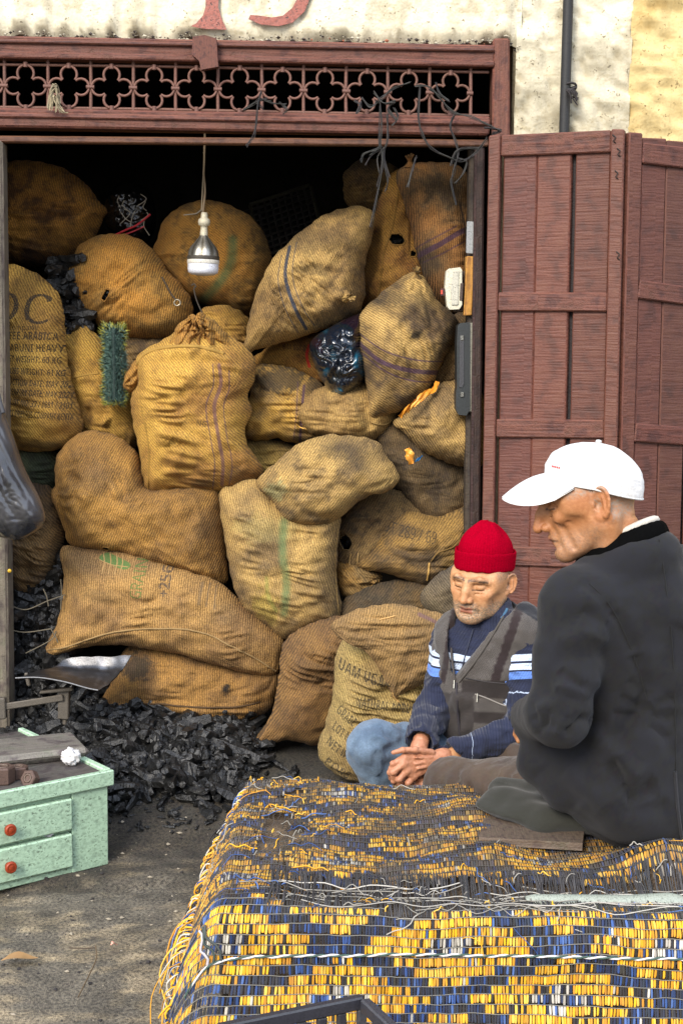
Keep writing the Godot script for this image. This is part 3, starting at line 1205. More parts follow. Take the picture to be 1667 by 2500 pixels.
# ------------------------------------------------------------------ sacks
class Sack:
	var z := 0.0
	var thick := 0.2
	var poly := PackedVector2Array()
	var c := Vector2.ZERO
	var tilt := Vector2.ZERO
	var u := PackedFloat32Array()
	var n := 40
	var org := Vector2.ZERO
	var cell := 0.01
	var rtab := PackedFloat32Array()
	var folds := []
	var gathers := []
	var lumps := 1.0
	var sd := 0.0
	var nz: FastNoiseLite
	var nzf: FastNoiseLite
	var wrd := Vector2(1, 0)
	var wramp := 0.0

	func solve() -> void:
		var lo := poly[0]
		var hi := poly[0]
		for p in poly:
			lo = lo.min(p)
			hi = hi.max(p)
		var big := maxf(hi.x - lo.x, hi.y - lo.y)
		cell = big / (n - 7)
		org = lo - Vector2(cell, cell) * 3.5
		var dil := poly
		var od := Geometry2D.offset_polygon(poly, cell * 1.3, Geometry2D.JOIN_ROUND)
		if od.size() > 0:
			dil = od[0]
		var inside := PackedByteArray()
		inside.resize(n * n)
		u.resize(n * n)
		for j in n:
			for i in n:
				inside[j * n + i] = 1 if Geometry2D.is_point_in_polygon(org + Vector2(i, j) * cell, dil) else 0
		for it in 70:
			for j in range(1, n - 1):
				for i in range(1, n - 1):
					var k := j * n + i
					if inside[k]:
						u[k] += 1.75 * ((u[k - 1] + u[k + 1] + u[k - n] + u[k + n] + 1.0) * 0.25 - u[k])
		var best := 0
		for k in n * n:
			if u[k] > u[best]:
				best = k
		var mx := u[best]
		for k in n * n:
			u[k] = maxf(0.0, u[k] / mx)
		c = org + Vector2(best % n, best / n) * cell
		rtab.resize(360)
		rtab.fill(0.0)
		var m := poly.size()
		for k in 360:
			var d := Vector2.from_angle(deg_to_rad(k))
			var far := 0.0
			for q in m:
				var hit = Geometry2D.segment_intersects_segment(c, c + d * 4.0, poly[q], poly[(q + 1) % m])
				if hit != null:
					far = maxf(far, c.distance_to(hit))
			rtab[k] = maxf(far, 0.01)

	func ubil(p: Vector2) -> float:
		var q := (p - org) / cell
		var i := clampi(int(q.x), 0, n - 2)
		var j := clampi(int(q.y), 0, n - 2)
		var fx := clampf(q.x - i, 0.0, 1.0)
		var fy := clampf(q.y - j, 0.0, 1.0)
		var k := j * n + i
		return lerpf(lerpf(u[k], u[k + 1], fx), lerpf(u[k + n], u[k + n + 1], fx), fy)

	func height(p: Vector2, t: float, front := true) -> float:
		var h := thick * pow(ubil(p), 0.40) * sqrt(maxf(0.0, 1.0 - pow(t, 6.0)))
		if not front:
			return z + tilt.x * (p.x - c.x) + tilt.y * (p.y - c.y) - h * 0.8
		var edge := 1.0 - t * t * t
		var dz := (nz.get_noise_3d(p.x * 7.0 + sd, p.y * 7.0, sd) * 0.022 + nzf.get_noise_3d(p.x * 22.0, p.y * 22.0 + sd, sd) * 0.0045 + nzf.get_noise_3d(p.x * 55.0, p.y * 55.0 + sd, sd) * 0.0013) * lumps
		# slack ripples of cloth lying across the direction wrd
		if wramp > 0.0:
			var a := p.dot(wrd)
			var b := p.dot(Vector2(-wrd.y, wrd.x))
			var rp := nzf.get_noise_3d(a * 30.0 + sd, b * 5.0, 3.0 + sd)
			var mask := smoothstep(-0.25, 0.45, nz.get_noise_3d(p.x * 4.0, p.y * 4.0, 9.0 + sd))
			dz += (absf(rp) * 2.0 - 0.4) * wramp * 1.5 * mask
		for f in folds:
			var a: Vector2 = f[0]
			var ab: Vector2 = f[1] - a
			var tt := clampf((p - a).dot(ab) / ab.length_squared(), 0.0, 1.0)
			var dd := p.distance_to(a + ab * tt)
			var amp: float = f[2]
			var w: float = f[3]
			if dd < w * 3.0:
				dz += amp * exp(-dd * dd / (w * w)) * (1.0 - pow(absf(tt * 2.0 - 1.0), 4.0))
		for g in gathers:
			var d: Vector2 = p - g[0]
			var r := d.length()
			var rad: float = g[1]
			if r < rad * 1.6:
				var fall := exp(-r * r / (rad * rad)) * smoothstep(0.0, rad * 0.25, r)
				dz += (sin(d.angle() * g[2] + nzf.get_noise_2d(r * 20.0, sd) * 2.0) + 0.3 * sin(d.angle() * g[2] * 2.3)) * g[3] * fall
		return z + tilt.x * (p.x - c.x) + tilt.y * (p.y - c.y) + h + dz * (0.25 + 0.75 * edge)

	func tparam(p: Vector2) -> float:
		var d := p - c
		var a := fposmod(rad_to_deg(d.angle()), 360.0)
		var i := int(a) % 360
		var r := lerpf(rtab[i], rtab[(i + 1) % 360], a - floorf(a))
		return clampf(d.length() / r, 0.0, 1.0)

	func surf(p: Vector2, off := 0.0) -> Vector3:
		return Vector3(p.x, p.y, height(p, minf(tparam(p), 0.985)) + off)


class Print:
	# a sheet of ink on a sack: pixels in the sack's own bounding box
	var w := 512
	var h := 512
	var d := PackedByteArray()
	var lo := Vector2.ZERO
	var sz := Vector2.ONE
	var nz: FastNoiseLite

	func start(l: Vector2, s: Vector2, res: int) -> void:
		lo = l
		sz = s
		w = res
		h = res
		d.resize(w * h * 4)
		d.fill(0)

	func px(p: Vector2) -> Vector2:
		return Vector2((p.x - lo.x) / sz.x * w, (1.0 - (p.y - lo.y) / sz.y) * h)

	func put(x: int, y: int, col: Color, al: float) -> void:
		if x < 1 or y < 1 or x >= w - 1 or y >= h - 1:
			return
		var i := (y * w + x) * 4
		var a := int(al * 255.0)
		if a > d[i + 3]:
			d[i + 3] = a
		d[i] = int(col.r * 255.0)
		d[i + 1] = int(col.g * 255.0)
		d[i + 2] = int(col.b * 255.0)

	func tri(a: Vector2, b: Vector2, c: Vector2, col: Color, al: float) -> void:
		var x0 := int(minf(a.x, minf(b.x, c.x)))
		var x1 := int(maxf(a.x, maxf(b.x, c.x))) + 1
		var y0 := int(minf(a.y, minf(b.y, c.y)))
		var y1 := int(maxf(a.y, maxf(b.y, c.y))) + 1
		var ar := (b - a).cross(c - a)
		if absf(ar) < 1e-6:
			return
		for y in range(y0, y1 + 1):
			for x in range(x0, x1 + 1):
				var p := Vector2(x + 0.5, y + 0.5)
				var w0 := (b - a).cross(p - a) / ar
				var w1 := (c - b).cross(p - b) / ar
				var w2 := (a - c).cross(p - c) / ar
				if w0 >= -0.01 and w1 >= -0.01 and w2 >= -0.01:
					var wear := smoothstep(-0.75, -0.15, nz.get_noise_2d(x * 0.09, y * 0.09) + 0.6 * nz.get_noise_2d(x * 0.35, y * 0.35))
					put(x, y, col, al * wear)

	func stroke(pts: Array, wid: float, col: Color, al: float, ragged := 0.25) -> void:
		var r := wid / sz.x * w * 0.5
		for i in pts.size() - 1:
			var a := px(pts[i])
			var b := px(pts[i + 1])
			var steps := maxi(1, int(a.distance_to(b) * 0.8))
			for s in steps:
				var p := a.lerp(b, float(s) / steps)
				for y in range(int(p.y - r) - 1, int(p.y + r) + 2):
					for x in range(int(p.x - r) - 1, int(p.x + r) + 2):
						var dd := Vector2(x + 0.5, y + 0.5).distance_to(p) / r
						var nn := nz.get_noise_2d(x * 0.15, y * 0.15) * 0.7 + nz.get_noise_2d(x * 0.5, y * 0.5) * 0.5
						var k := smoothstep(1.05, 1.0 - ragged * 1.6, dd + nn * ragged)
						if k > 0.02:
							put(x, y, col, minf(1.0, al * 1.15) * k * smoothstep(-1.0, -0.1, nn))

	func tex() -> ImageTexture:
		# bleed the ink colour outwards so that edges do not darken
		var im := Image.create_from_data(w, h, false, Image.FORMAT_RGBA8, d)
		im.fix_alpha_edges()
		return ImageTexture.create_from_image(im)


func v2(p: Array, z: float) -> Vector2:
	var q := P(p[0], p[1], z)
	return Vector2(q.x, q.y)


func text_on(pr: Print, s: Sack, text: String, x: float, y: float, cap: float, ang: float, wid: float, font: String, col: Color, al := 0.85, bend := 0.0) -> void:
	# x, y: left end of the baseline in the photograph; cap height and width in its pixels; ang in degrees
	var tm := TextMesh.new()
	tm.font = fonts[font]
	tm.text = text
	tm.font_size = 64
	tm.depth = 0.0
	tm.pixel_size = 0.01
	tm.curve_step = 2.0
	var ar := tm.get_mesh_arrays()
	var v: PackedVector3Array = ar[Mesh.ARRAY_VERTEX]
	if v.size() == 0:
		return
	var bb := tm.get_aabb()
	var capm := 0.4569
	var base := bb.position.y
	if text.find("y") >= 0 or text.find("p") >= 0 or text.find("/") >= 0 or text.find(",") >= 0:
		base = -0.22
	var ca := cos(deg_to_rad(ang))
	var sa := sin(deg_to_rad(ang))
	var pts := PackedVector2Array()
	for q in v:
		var lx := (q.x - bb.position.x) / bb.size.x * wid
		var ly := (q.y - base) / capm * cap
		ly += bend * sin(PI * lx / wid)
		var dx := x + lx * ca + ly * sa * 1.0
		var dy := y + lx * sa - ly * ca
		pts.append(pr.px(v2([dx, dy], s.z)))
	var ix: PackedInt32Array = ar[Mesh.ARRAY_INDEX]
	for i in range(0, ix.size(), 3):
		pr.tri(pts[ix[i]], pts[ix[i + 1]], pts[ix[i + 2]], col, al)


func make_sack(o: Dictionary) -> Node3D:
	var s := Sack.new()
	s.nz = nz
	s.nzf = nzf
	s.z = o.z
	s.thick = float(o.get("t", 0.14)) * 0.88
	s.lumps = o.get("lumps", 1.0)
	s.sd = o.get("sd", used.get("burlap_sack", 0) * 3.7 + 1.3)
	s.wramp = float(o.get("wr", 0.004)) * 1.6 + 0.002
	s.wrd = Vector2.from_angle(deg_to_rad(o.get("wd", 90.0)))
	var flat: Array = o.pts
	var ctl := []
	for i in range(0, flat.size(), 2):
		ctl.append(v2([flat[i], flat[i + 1]], s.z))
	var dense := smooth_path(ctl, 8, true)
	var rs := PackedVector2Array()
	for i in dense.size():
		var p: Vector2 = dense[i]
		# a little wobble of the cloth's edge
		rs.append(p + Vector2(nzf.get_noise_2d(p.x * 26.0, p.y * 26.0 + s.sd), nzf.get_noise_2d(p.y * 26.0, p.x * 26.0 + 40.0 + s.sd)) * 0.0045)
	var grown := Geometry2D.offset_polygon(rs, o.get("grow", 0.006), Geometry2D.JOIN_ROUND)
	if grown.size() == 1:
		rs = grown[0]
	s.poly = rs
	if o.has("tilt"):
		s.tilt = Vector2(o.tilt[0], o.tilt[1])
	for f in o.get("folds", []):
		s.folds.append([v2([f[0], f[1]], s.z), v2([f[2], f[3]], s.z), f[4], f[5]])
	for g in o.get("gather", []):
		s.gathers.append([v2([g[0], g[1]], s.z), g[2], g[3], g[4]])
	# cloth pulled tight at every sharp corner of the outline
	for e in ctl.size():
		var c0: Vector2 = ctl[e]
		var d0: Vector2 = (ctl[e - 1] - c0).normalized()
		var d1: Vector2 = (ctl[(e + 1) % ctl.size()] - c0).normalized()
		if absf(d0.angle_to(d1)) < deg_to_rad(118.0):
			s.gathers.append([c0, 0.10, 7.0 + e % 4, 0.0075])
	s.solve()
	# resample the outline evenly in angle index
	var m := 150
	var lens := PackedFloat32Array()
	var tot := 0.0
	for i in rs.size():
		lens.append(tot)
		tot += rs[i].distance_to(rs[(i + 1) % rs.size()])
	var ring := PackedVector2Array()
	var k := 0
	for j in m:
		var want := tot * j / m
		while k < rs.size() - 1 and lens[k + 1] <= want:
			k += 1
		var seg := rs[k].distance_to(rs[(k + 1) % rs.size()])
		ring.append(rs[k].lerp(rs[(k + 1) % rs.size()], (want - lens[k]) / maxf(seg, 1e-6)))
	var lo := rs[0]
	var hi := rs[0]
	for p in rs:
		lo = lo.min(p)
		hi = hi.max(p)
	var bsz := hi - lo
	var base_col: Color = o.get("col", lin(150, 112, 62)) * Color(1.0, 0.98, 0.86)
	var col2: Color = o.get("col2", base_col * 0.8)
	var soot: float = o.get("soot", 0.35)
	var spots: Array = o.get("spots", [])
	var ang := deg_to_rad(o.get("ang", 0.0))
	var ca := cos(ang) / 0.235
	var sa := sin(ang) / 0.235
	var mb := MB.new()
	var rings := 46
	var has_print: bool = o.has("print")
	var clock := lin(40, 35, 29)
	for pass_ in 2:
		var st := mb.v.size()
		var nr := rings if pass_ == 0 else 9
		for i in nr:
			var t := sin(PI * 0.5 * float(i) / (nr - 1))
			for j in m:
				var p := s.c.lerp(ring[j], t)
				var zz := s.height(p, t, pass_ == 0)
				var cc := base_col
				if pass_ == 0:
					var n1 := nz.get_noise_3d(p.x * 5.0 + s.sd, p.y * 5.0, 3.0)
					var n2 := nz.get_noise_3d(p.x * 20.0, p.y * 20.0 + s.sd, 5.0)
					var n3 := nzf.get_noise_3d(p.x * 70.0, p.y * 70.0, s.sd)
					cc = base_col.lerp(col2, clampf(0.5 + n1 * 1.1 + n2 * 0.5, 0.0, 1.0))
					var q := smoothstep(0.20, 0.62, n1 * 0.55 + n2 * 0.65 + n3 * 0.42 + soot * 0.5 - 0.1)
					cc = cc.lerp(clock, q * soot)
					for sp in spots:
						var dd: float = Vector2((p.x - sp[0].x) / sp[1], (p.y - sp[0].y) / sp[2]).length()
						var kk := smoothstep(1.15, 0.55, dd + (n2 * 0.5 + n3 * 0.35))
						cc = cc.lerp(sp[4], kk * sp[3])
				mb.vert(Vector3(p.x, p.y, zz), Vector3.BACK, Vector2(p.x * ca - p.y * sa, p.x * sa + p.y * ca), cc)
				mb.uv2.append(Vector2(clampf((p.x - lo.x) / bsz.x, 0.0, 1.0), clampf(1.0 - (p.y - lo.y) / bsz.y, 0.0, 1.0)))
		mb.grid(st, nr, m, pass_ == 1, true)
	mb.smooth()
	if o.has("holes"):
		# the cloth is really open there
		var keep := PackedInt32Array()
		for e in range(0, mb.ix.size(), 3):
			var ce := (mb.v[mb.ix[e]] + mb.v[mb.ix[e + 1]] + mb.v[mb.ix[e + 2]]) / 3.0
			var out := mb.ix[e] < rings * m
			if out:
				for q in o.holes:
					var hd := (Vector2(ce.x, ce.y) - v2([q[0], q[1]], s.z)).rotated(-deg_to_rad(q[4]))
					if Vector2(hd.x / q[2], hd.y / q[3]).length() < 0.96:
						out = false
						break
			else:
				out = true
			if out:
				keep.append_array([mb.ix[e], mb.ix[e + 1], mb.ix[e + 2]])
		mb.ix = keep
	# weld the rim's normals
	for j in m:
		var a := (rings - 1) * m + j
		var b := rings * m + 8 * m + j
		var nn := (mb.n[a] + mb.n[b]).normalized()
		mb.n[a] = nn
		mb.n[b] = nn
	for j in m:
		mb.n[j] = mb.n[0] if j == 0 else mb.n[0]
	var at := Vector3(s.c.x, lo.y, s.z)
	var root: Node3D
	if o.has("parent"):
		root = sack_node[o.parent]
		at = root.position
	else:
		root = thing("burlap_sack", o.label, "sack", at, "burlap sacks heaped in the doorway")
		sack_node[o.get("id", "")] = root
	var mt: Material = M["burlap"]
	if has_print:
		var pr := Print.new()
		pr.nz = nz
		pr.start(lo, bsz, o.get("res", 512))
		for q in o.print:
			if q[0] == "t":
				text_on(pr, s, q[1], q[2], q[3], q[4], q[5], q[6], q[7], q[8], q[9] if q.size() > 9 else 0.85, q[10] if q.size() > 10 else 0.0)
			elif q[0] == "l":
				var line := []
				for e in smooth_path(_v2s(q[1]), 8):
					line.append(v2([e.x, e.y], s.z))
				pr.stroke(line, q[2], q[3], q[4], q[5] if q.size() > 5 else 0.25)
		mt = burlap_mat(pr.tex())
	part(root, o.get("called", "cloth"), mb.commit(at, true), mt)
	for q in o.get("seams", []):
		var line := []
		var w: float = q[1] * 0.68
		for e in smooth_path(_v2s(q[0]), 8):
			var pp := v2([e.x, e.y], s.z)
			line.append(s.surf(pp, w * 0.35 + nzf.get_noise_2d(pp.x * 80.0, pp.y * 80.0) * w * 0.5))
		var sm := MB.new()
		tube(sm, line, w, 6, q[2] if q.size() > 2 else base_col * 0.75, false, 30.0)
		part(root, "seam", sm.commit(at, true), M["burlap"])
	for q in o.get("threads", []):
		var line := []
		for e in smooth_path(_v2s(q[0]), 6):
			var pp := v2([e.x, e.y], s.z)
			line.append(s.surf(pp, q[2] if q.size() > 2 else 0.006))
		var sm := MB.new()
		tube(sm, line, q[1], 5, base_col * 1.2)
		part(root, "loose_thread", sm.commit(at), M["thread"])
	for q in o.get("holes", []):
		# a torn hole with a frayed rim; lumps of charcoal lie inside
		var hc := v2([q[0], q[1]], s.z)
		var nn2 := 18
		var rim := []
		for e in nn2:
			var an := TAU * e / nn2
			var rr := 1.0 + nzf.get_noise_2d(e * 7.3, q[0]) * 0.22
			var pp := hc + Vector2(cos(an) * q[2], sin(an) * q[3]).rotated(deg_to_rad(q[4])) * rr
			rim.append(s.surf(pp, 0.001))
		var hm := MB.new()
		for e in 9:
			var pp := hc + Vector2(rng.randf_range(-1, 1) * q[2], rng.randf_range(-1, 1) * q[3]) * 0.9
			var lump := s.surf(pp, -0.034 - rng.randf() * 0.02)
			blob(hm, lump, Vector3(1.0, 0.8, 1.0) * rng.randf_range(0.012, 0.02), Color(0.10, 0.10, 0.10), rng.randf() * TAU)
		part(root, "charcoal_inside", hm.commit(at), M["coal"])
		var rm := MB.new()
		rim.append(rim[0])
		tube(rm, rim, 0.0028, 5, base_col * 0.7)
		part(root, "frayed_rim", rm.commit(at), M["burlap"])
	for q in o.get("knots", []):
		# gathered, tied mouth: a twisted tuft standing off the cloth
		var kc := v2([q[0], q[1]], s.z)
		var km := MB.new()
		var b0 := s.surf(kc, -0.012)
		var dirv := Vector3(q[2], -q[3], q[4]).normalized()
		var L: float = q[5]
		var bs := rot_to(dirv)
		for e in 9:
			var an := TAU * e / 9.0
			var o1 := bs * Vector3(cos(an), 0, sin(an))
			var f1 := rng.randf_range(0.7, 1.25)
			var path := smooth_path([b0 + o1 * L * 0.40, b0 + dirv * L * 0.42 + o1 * L * 0.13, b0 + dirv * L * 0.75 * f1 + o1 * L * 0.20, b0 + dirv * L * f1 + o1 * L * 0.36 * f1], 4)
			var rr := []
			for w in path.size():
				var tt := float(w) / (path.size() - 1)
				rr.append(L * (0.20 - 0.10 * sin(PI * tt)) * (1.0 - 0.45 * tt))
			tube(km, path, rr, 6, base_col.lerp(col2, rng.randf()), false, 8.0)
		part(root, "tied_mouth", km.commit(at, true), M["burlap"])
	sack_ref[o.get("id", "")] = s
	return root


var sack_ref := {}
var sack_node := {}


func _v2s(a: Array) -> Array:
	var out := []
	for i in range(0, a.size(), 2):
		out.append(Vector2(a[i], a[i + 1]))
	return out


func spot(x: float, y: float, rx: float, ry: float, z: float, k: float, col: Color) -> Array:
	return [v2([x, y], z), rx, ry, k, col]


func build_sacks() -> void:
	var ink := Color(30 / 255.0, 27 / 255.0, 25 / 255.0)
	var purple := Color(62 / 255.0, 40 / 255.0, 58 / 255.0)
	var blue := Color(40 / 255.0, 46 / 255.0, 58 / 255.0)
	var green := Color(66 / 255.0, 96 / 255.0, 58 / 255.0)
	var leafg := Color(74 / 255.0, 98 / 255.0, 46 / 255.0)
	var teal := Color(104 / 255.0, 126 / 255.0, 96 / 255.0)
	var soot := lin(34, 31, 27)
	var L := []
	var gold := lin(208, 165, 80)
	var gold2 := lin(168, 126, 58)
	var tan_ := lin(196, 162, 102)
	var tan2 := lin(156, 124, 74)
	var drab := lin(140, 114, 74)
	var drab2 := lin(108, 86, 56)
	var rust := lin(186, 134, 60)
	var rust2 := lin(136, 92, 40)
	# --- back row, high in the dark
	L.append({label = "big dark rust sack topmost at the left, its tied corner sticking out right", z = -5.62, t = 0.26, pts = [-70, 400, 0, 380, 70, 372, 140, 388, 195, 424, 226, 466, 246, 484, 234, 500, 214, 548, 178, 588, 110, 610, 40, 606, -60, 590, -110, 500], col = rust, col2 = rust2, soot = 0.55, folds = [[190, 420, 220, 480, 0.014, 0.02], [225, 490, 120, 520, -0.012, 0.012]], gather = [[238, 488, 0.12, 7.0, 0.010]], ang = 20})
	L.append({label = "fat sack behind the hanging bulb, with a broad green painted stripe", z = -5.50, t = 0.25, pts = [335, 600, 350, 590, 364, 556, 380, 510, 422, 476, 480, 464, 545, 482, 592, 520, 616, 575, 626, 625, 606, 690, 575, 726, 520, 708, 460, 694, 420, 680, 388, 640, 356, 614], col = rust, col2 = gold2, soot = 0.5, gather = [[350, 592, 0.13, 8.0, 0.009]], ang = -12, threads = [[[342, 598, 336, 622, 330, 640], 0.004, 0.012], [[345, 600, 352, 660, 356, 690], 0.002, 0.02]],
		print = [["l", [545, 560, 540, 610, 510, 660, 470, 692], 0.052, green, 0.62, 0.5]], knots = [[346, 596, -0.6, 0.3, 0.5, 0.045]]})
	L.append({label = "small dark sack high at the back, beside the upright sack with a torn hole", z = -5.62, t = 0.18, pts = [790, 425, 796, 396, 826, 370, 870, 370, 910, 392, 915, 440, 880, 485, 830, 482, 800, 468], col = tan2, col2 = drab2, soot = 0.4})
	L.append({label = "grey-brown sack lying under the orange sack, right of the green brush", z = -5.36, t = 0.15, pts = [270, 760, 340, 770, 400, 770, 420, 810, 390, 870, 330, 900, 285, 900, 262, 830], col = drab, col2 = drab2, soot = 0.4})
	L.append({label = "bright lumpy sack tucked behind the tall striped sack's gathered mouth", z = -5.30, t = 0.13, pts = [462, 722, 482, 708, 520, 706, 560, 724, 582, 760, 574, 806, 546, 810, 500, 790, 470, 760], col = gold, col2 = gold2, soot = 0.2, folds = [[490, 715, 510, 770, -0.012, 0.015]]})
	L.append({label = "brown wedge-shaped sack end under the big diagonal sack, with faint ink and a red corner", z = -5.30, t = 0.12, pts = [572, 842, 598, 812, 660, 778, 730, 770, 770, 800, 775, 870, 735, 886, 690, 862, 640, 848, 604, 844], col = gold2, col2 = rust2, soot = 0.35, print = [["t", "644 868 07 1", 652, 802, 13, 5, 66, "b", ink, 0.7], ["l", [712, 792, 706, 815, 712, 842], 0.014, Color(0.62, 0.10, 0.09), 0.8, 0.3]]})
	L.append({label = "pale yellowish sack end showing between the tall striped sack and the spotted sack", z = -5.22, t = 0.12, pts = [550, 1020, 600, 1010, 650, 1018, 690, 1040, 660, 1080, 610, 1120, 585, 1115, 560, 1070], col = lin(170, 142, 78), col2 = lin(140, 114, 60), soot = 0.2, folds = [[570, 1040, 660, 1042, -0.018, 0.016]]})
	# --- second row
	L.append({id = "orange", label = "orange-brown sack with a dark torn patch, its pointed ear at left", z = -5.32, t = 0.20, pts = [126, 630, 150, 616, 168, 594, 192, 562, 240, 542, 300, 545, 345, 572, 388, 628, 428, 672, 440, 706, 432, 746, 384, 774, 320, 776, 260, 766, 214, 734, 180, 694, 162, 652], col = rust, col2 = gold2, soot = 0.28, ang = 48, gather = [[134, 630, 0.11, 8.0, 0.010]], wd = 130.0, wr = 0.006, folds = [[290, 570, 250, 640, 0.010, 0.02], [170, 680, 215, 690, -0.012, 0.02], [215, 730, 330, 768, -0.010, 0.018]], holes = [[262, 682, 0.014, 0.024, -25]]})
	L.append({id = "hole", label = "upright sack with a torn round hole, behind the big diagonal striped sack", z = -5.30, t = 0.16, pts = [836, 700, 828, 650, 842, 570, 860, 500, 886, 430, 905, 398, 940, 400, 956, 480, 975, 560, 990, 620, 960, 680, 900, 710], col = gold2, col2 = rust2, soot = 0.3, folds = [[895, 440, 855, 690, 0.016, 0.022], [905, 480, 880, 560, -0.012, 0.016]], seams = [[[912, 440, 900, 520, 878, 590, 872, 650, 862, 700], 0.004]], holes = [[908, 556, 0.030, 0.022, -12], [944, 588, 0.012, 0.013, 30]], wd = 0.0})
	L.append({label = "tall leaning sack at upper right with one purple woven stripe, by the jamb", z = -5.16, t = 0.20, pts = [912, 400, 938, 384, 960, 378, 1010, 378, 1060, 392, 1085, 450, 1080, 560, 1075, 650, 1048, 712, 1020, 706, 985, 650, 962, 590, 946, 520, 926, 450], col = lin(158, 112, 64), col2 = drab2, soot = 0.4, ang = 35, folds = [[930, 400, 1000, 620, 0.010, 0.03], [1050, 470, 1075, 620, -0.02, 0.02]], gather = [[938, 386, 0.09, 7.0, 0.01]],
		print = [["l", [958, 590, 1000, 570, 1040, 546, 1075, 528], 0.012, purple, 0.8, 0.2], ["l", [950, 574, 995, 552, 1040, 528], 0.004, purple, 0.55, 0.2], ["l", [968, 606, 1010, 588, 1060, 560], 0.004, purple, 0.55, 0.2], ["l", [1048, 480, 1060, 530, 1072, 600], 0.010, Color(0.06, 0.05, 0.05), 0.7, 0.4]], knots = [[940, 388, -0.1, -1.0, 0.3, 0.04]]})
	L.append({id = "diag", label = "largest diagonal sack, with a blue-black triple stripe and a knobbed corner", z = -5.12, t = 0.23, pts = [562, 812, 566, 780, 576, 735, 592, 676, 630, 598, 688, 540, 750, 496, 818, 478, 856, 492, 850, 550, 834, 610, 836, 665, 826, 708, 796, 734, 740, 754, 680, 774, 622, 790, 584, 800], col = tan_, col2 = tan2, soot = 0.42, ang = 14, wd = 50.0, wr = 0.005, folds = [[700, 620, 790, 640, -0.018, 0.02], [760, 690, 800, 680, 0.034, 0.022], [650, 745, 810, 725, -0.014, 0.02], [770, 620, 830, 660, -0.014, 0.016], [735, 660, 720, 715, -0.012, 0.018]],
		spots = [spot(700, 560, 0.16, 0.05, -5.12, 0.45, soot), spot(720, 625, 0.07, 0.02, -5.12, 0.5, soot), spot(800, 715, 0.05, 0.03, -5.12, 0.5, soot)], gather = [[566, 805, 0.10, 6.0, 0.008]],
		print = [["l", [668, 572, 660, 640, 680, 708, 705, 756], 0.013, blue, 0.85, 0.15], ["l", [684, 564, 676, 640, 696, 704, 724, 750], 0.0045, blue, 0.6, 0.2], ["l", [650, 592, 644, 650, 660, 712, 686, 764], 0.0045, blue, 0.6, 0.2]], knots = [[792, 684, 0.7, 0.1, 0.9, 0.040]], threads = [[[566, 806, 563, 820, 564, 840], 0.004, 0.01]]})
	L.append({label = "sack with folded hem standing behind the green brush", z = -5.20, t = 0.14, pts = [140, 770, 168, 752, 200, 752, 235, 790, 262, 850, 300, 900, 320, 960, 318, 1010, 296, 1040, 250, 1020, 206, 1000, 180, 950, 160, 860], col = gold, col2 = gold2, soot = 0.3, folds = [[185, 870, 260, 860, 0.014, 0.012], [215, 930, 215, 990, -0.02, 0.012], [200, 975, 280, 1030, 0.016, 0.012], [250, 960, 262, 968, 0.03, 0.018]], seams = [[[184, 920, 196, 960, 204, 990, 236, 1012, 268, 1030], 0.007, gold * 0.8], [[182, 866, 210, 860, 240, 856], 0.006, gold * 0.85]]})
	L.append({id = "ldc", label = "sack printed with large letters and lines of coffee data at the left post", z = -5.05, t = 0.20, pts = [-60, 640, 0, 611, 50, 616, 96, 640, 128, 672, 142, 706, 146, 760, 150, 820, 164, 890, 184, 956, 186, 990, 152, 1022, 96, 1034, 40, 1028, -40, 1020, -90, 900, -90, 750], col = gold, col2 = gold2, soot = 0.22, ang = 10, res = 1024, wr = 0.006, wd = 80.0, folds = [[20, 800, 150, 806, -0.008, 0.012], [20, 870, 160, 880, -0.008, 0.012], [110, 1010, 180, 980, -0.016, 0.016], [60, 1020, 150, 960, 0.010, 0.02]], spots = [spot(110, 1018, 0.10, 0.02, -5.05, 0.55, soot)],
		print = [["t", "DC", 2, 740, 66, 3, 124, "s", ink, 0.9], ["t", "reyfus Company", 2, 758, 12, 1, 106, "r", ink, 0.85], ["t", "N COFFEE ARABICA", 2, 779, 17, 1, 142, "b", ink, 0.88], ["t", "ENYA MBUNI HEAVY", 2, 806, 17, 1, 150, "b", ink, 0.88], ["t", "NET WEIGHT: 60 KG", 38, 829, 14, 3, 112, "b", ink, 0.88], ["t", "GROSS WEIGHT: 61 KG", 34, 855, 14, 4, 124, "b", ink, 0.88], ["t", "PRODUCTION DATE: MAY 2021", 16, 879, 14, 4, 158, "b", ink, 0.88], ["t", "EXPIRY DATE: MAY 2021", 52, 903, 14, 5, 120, "b", ink, 0.88], ["t", "LOT NO: 37 / 0681 / 2101", 50, 926, 14, 5, 124, "b", ink, 0.88], ["t", "LOUIS DREYFUS COMPANY KENYA", 30, 950, 15, 5, 148, "b", ink, 0.88]]})
	L.append({label = "squat sack in the middle with a sooty top and purple stripe at its right end", z = -5.18, t = 0.16, pts = [552, 970, 572, 930, 584, 880, 590, 842, 640, 842, 690, 856, 732, 880, 745, 920, 735, 960, 742, 1000, 690, 1016, 640, 1004, 600, 1008, 558, 1000], col = gold, col2 = tan2, soot = 0.25, ang = -8, spots = [spot(640, 870, 0.11, 0.055, -5.18, 0.85, lin(50, 44, 36)), spot(720, 890, 0.04, 0.05, -5.18, 0.6, soot)], folds = [[590, 1000, 650, 985, 0.012, 0.016], [640, 960, 640, 1000, -0.012, 0.014], [690, 890, 680, 1000, 0.010, 0.008]],
		print = [["l", [686, 876, 684, 940, 676, 1008], 0.004, purple, 0.7, 0.2], ["l", [700, 884, 696, 940, 690, 1012], 0.011, purple, 0.75, 0.2]], threads = [[[682, 968, 690, 976, 700, 980], 0.002]]})
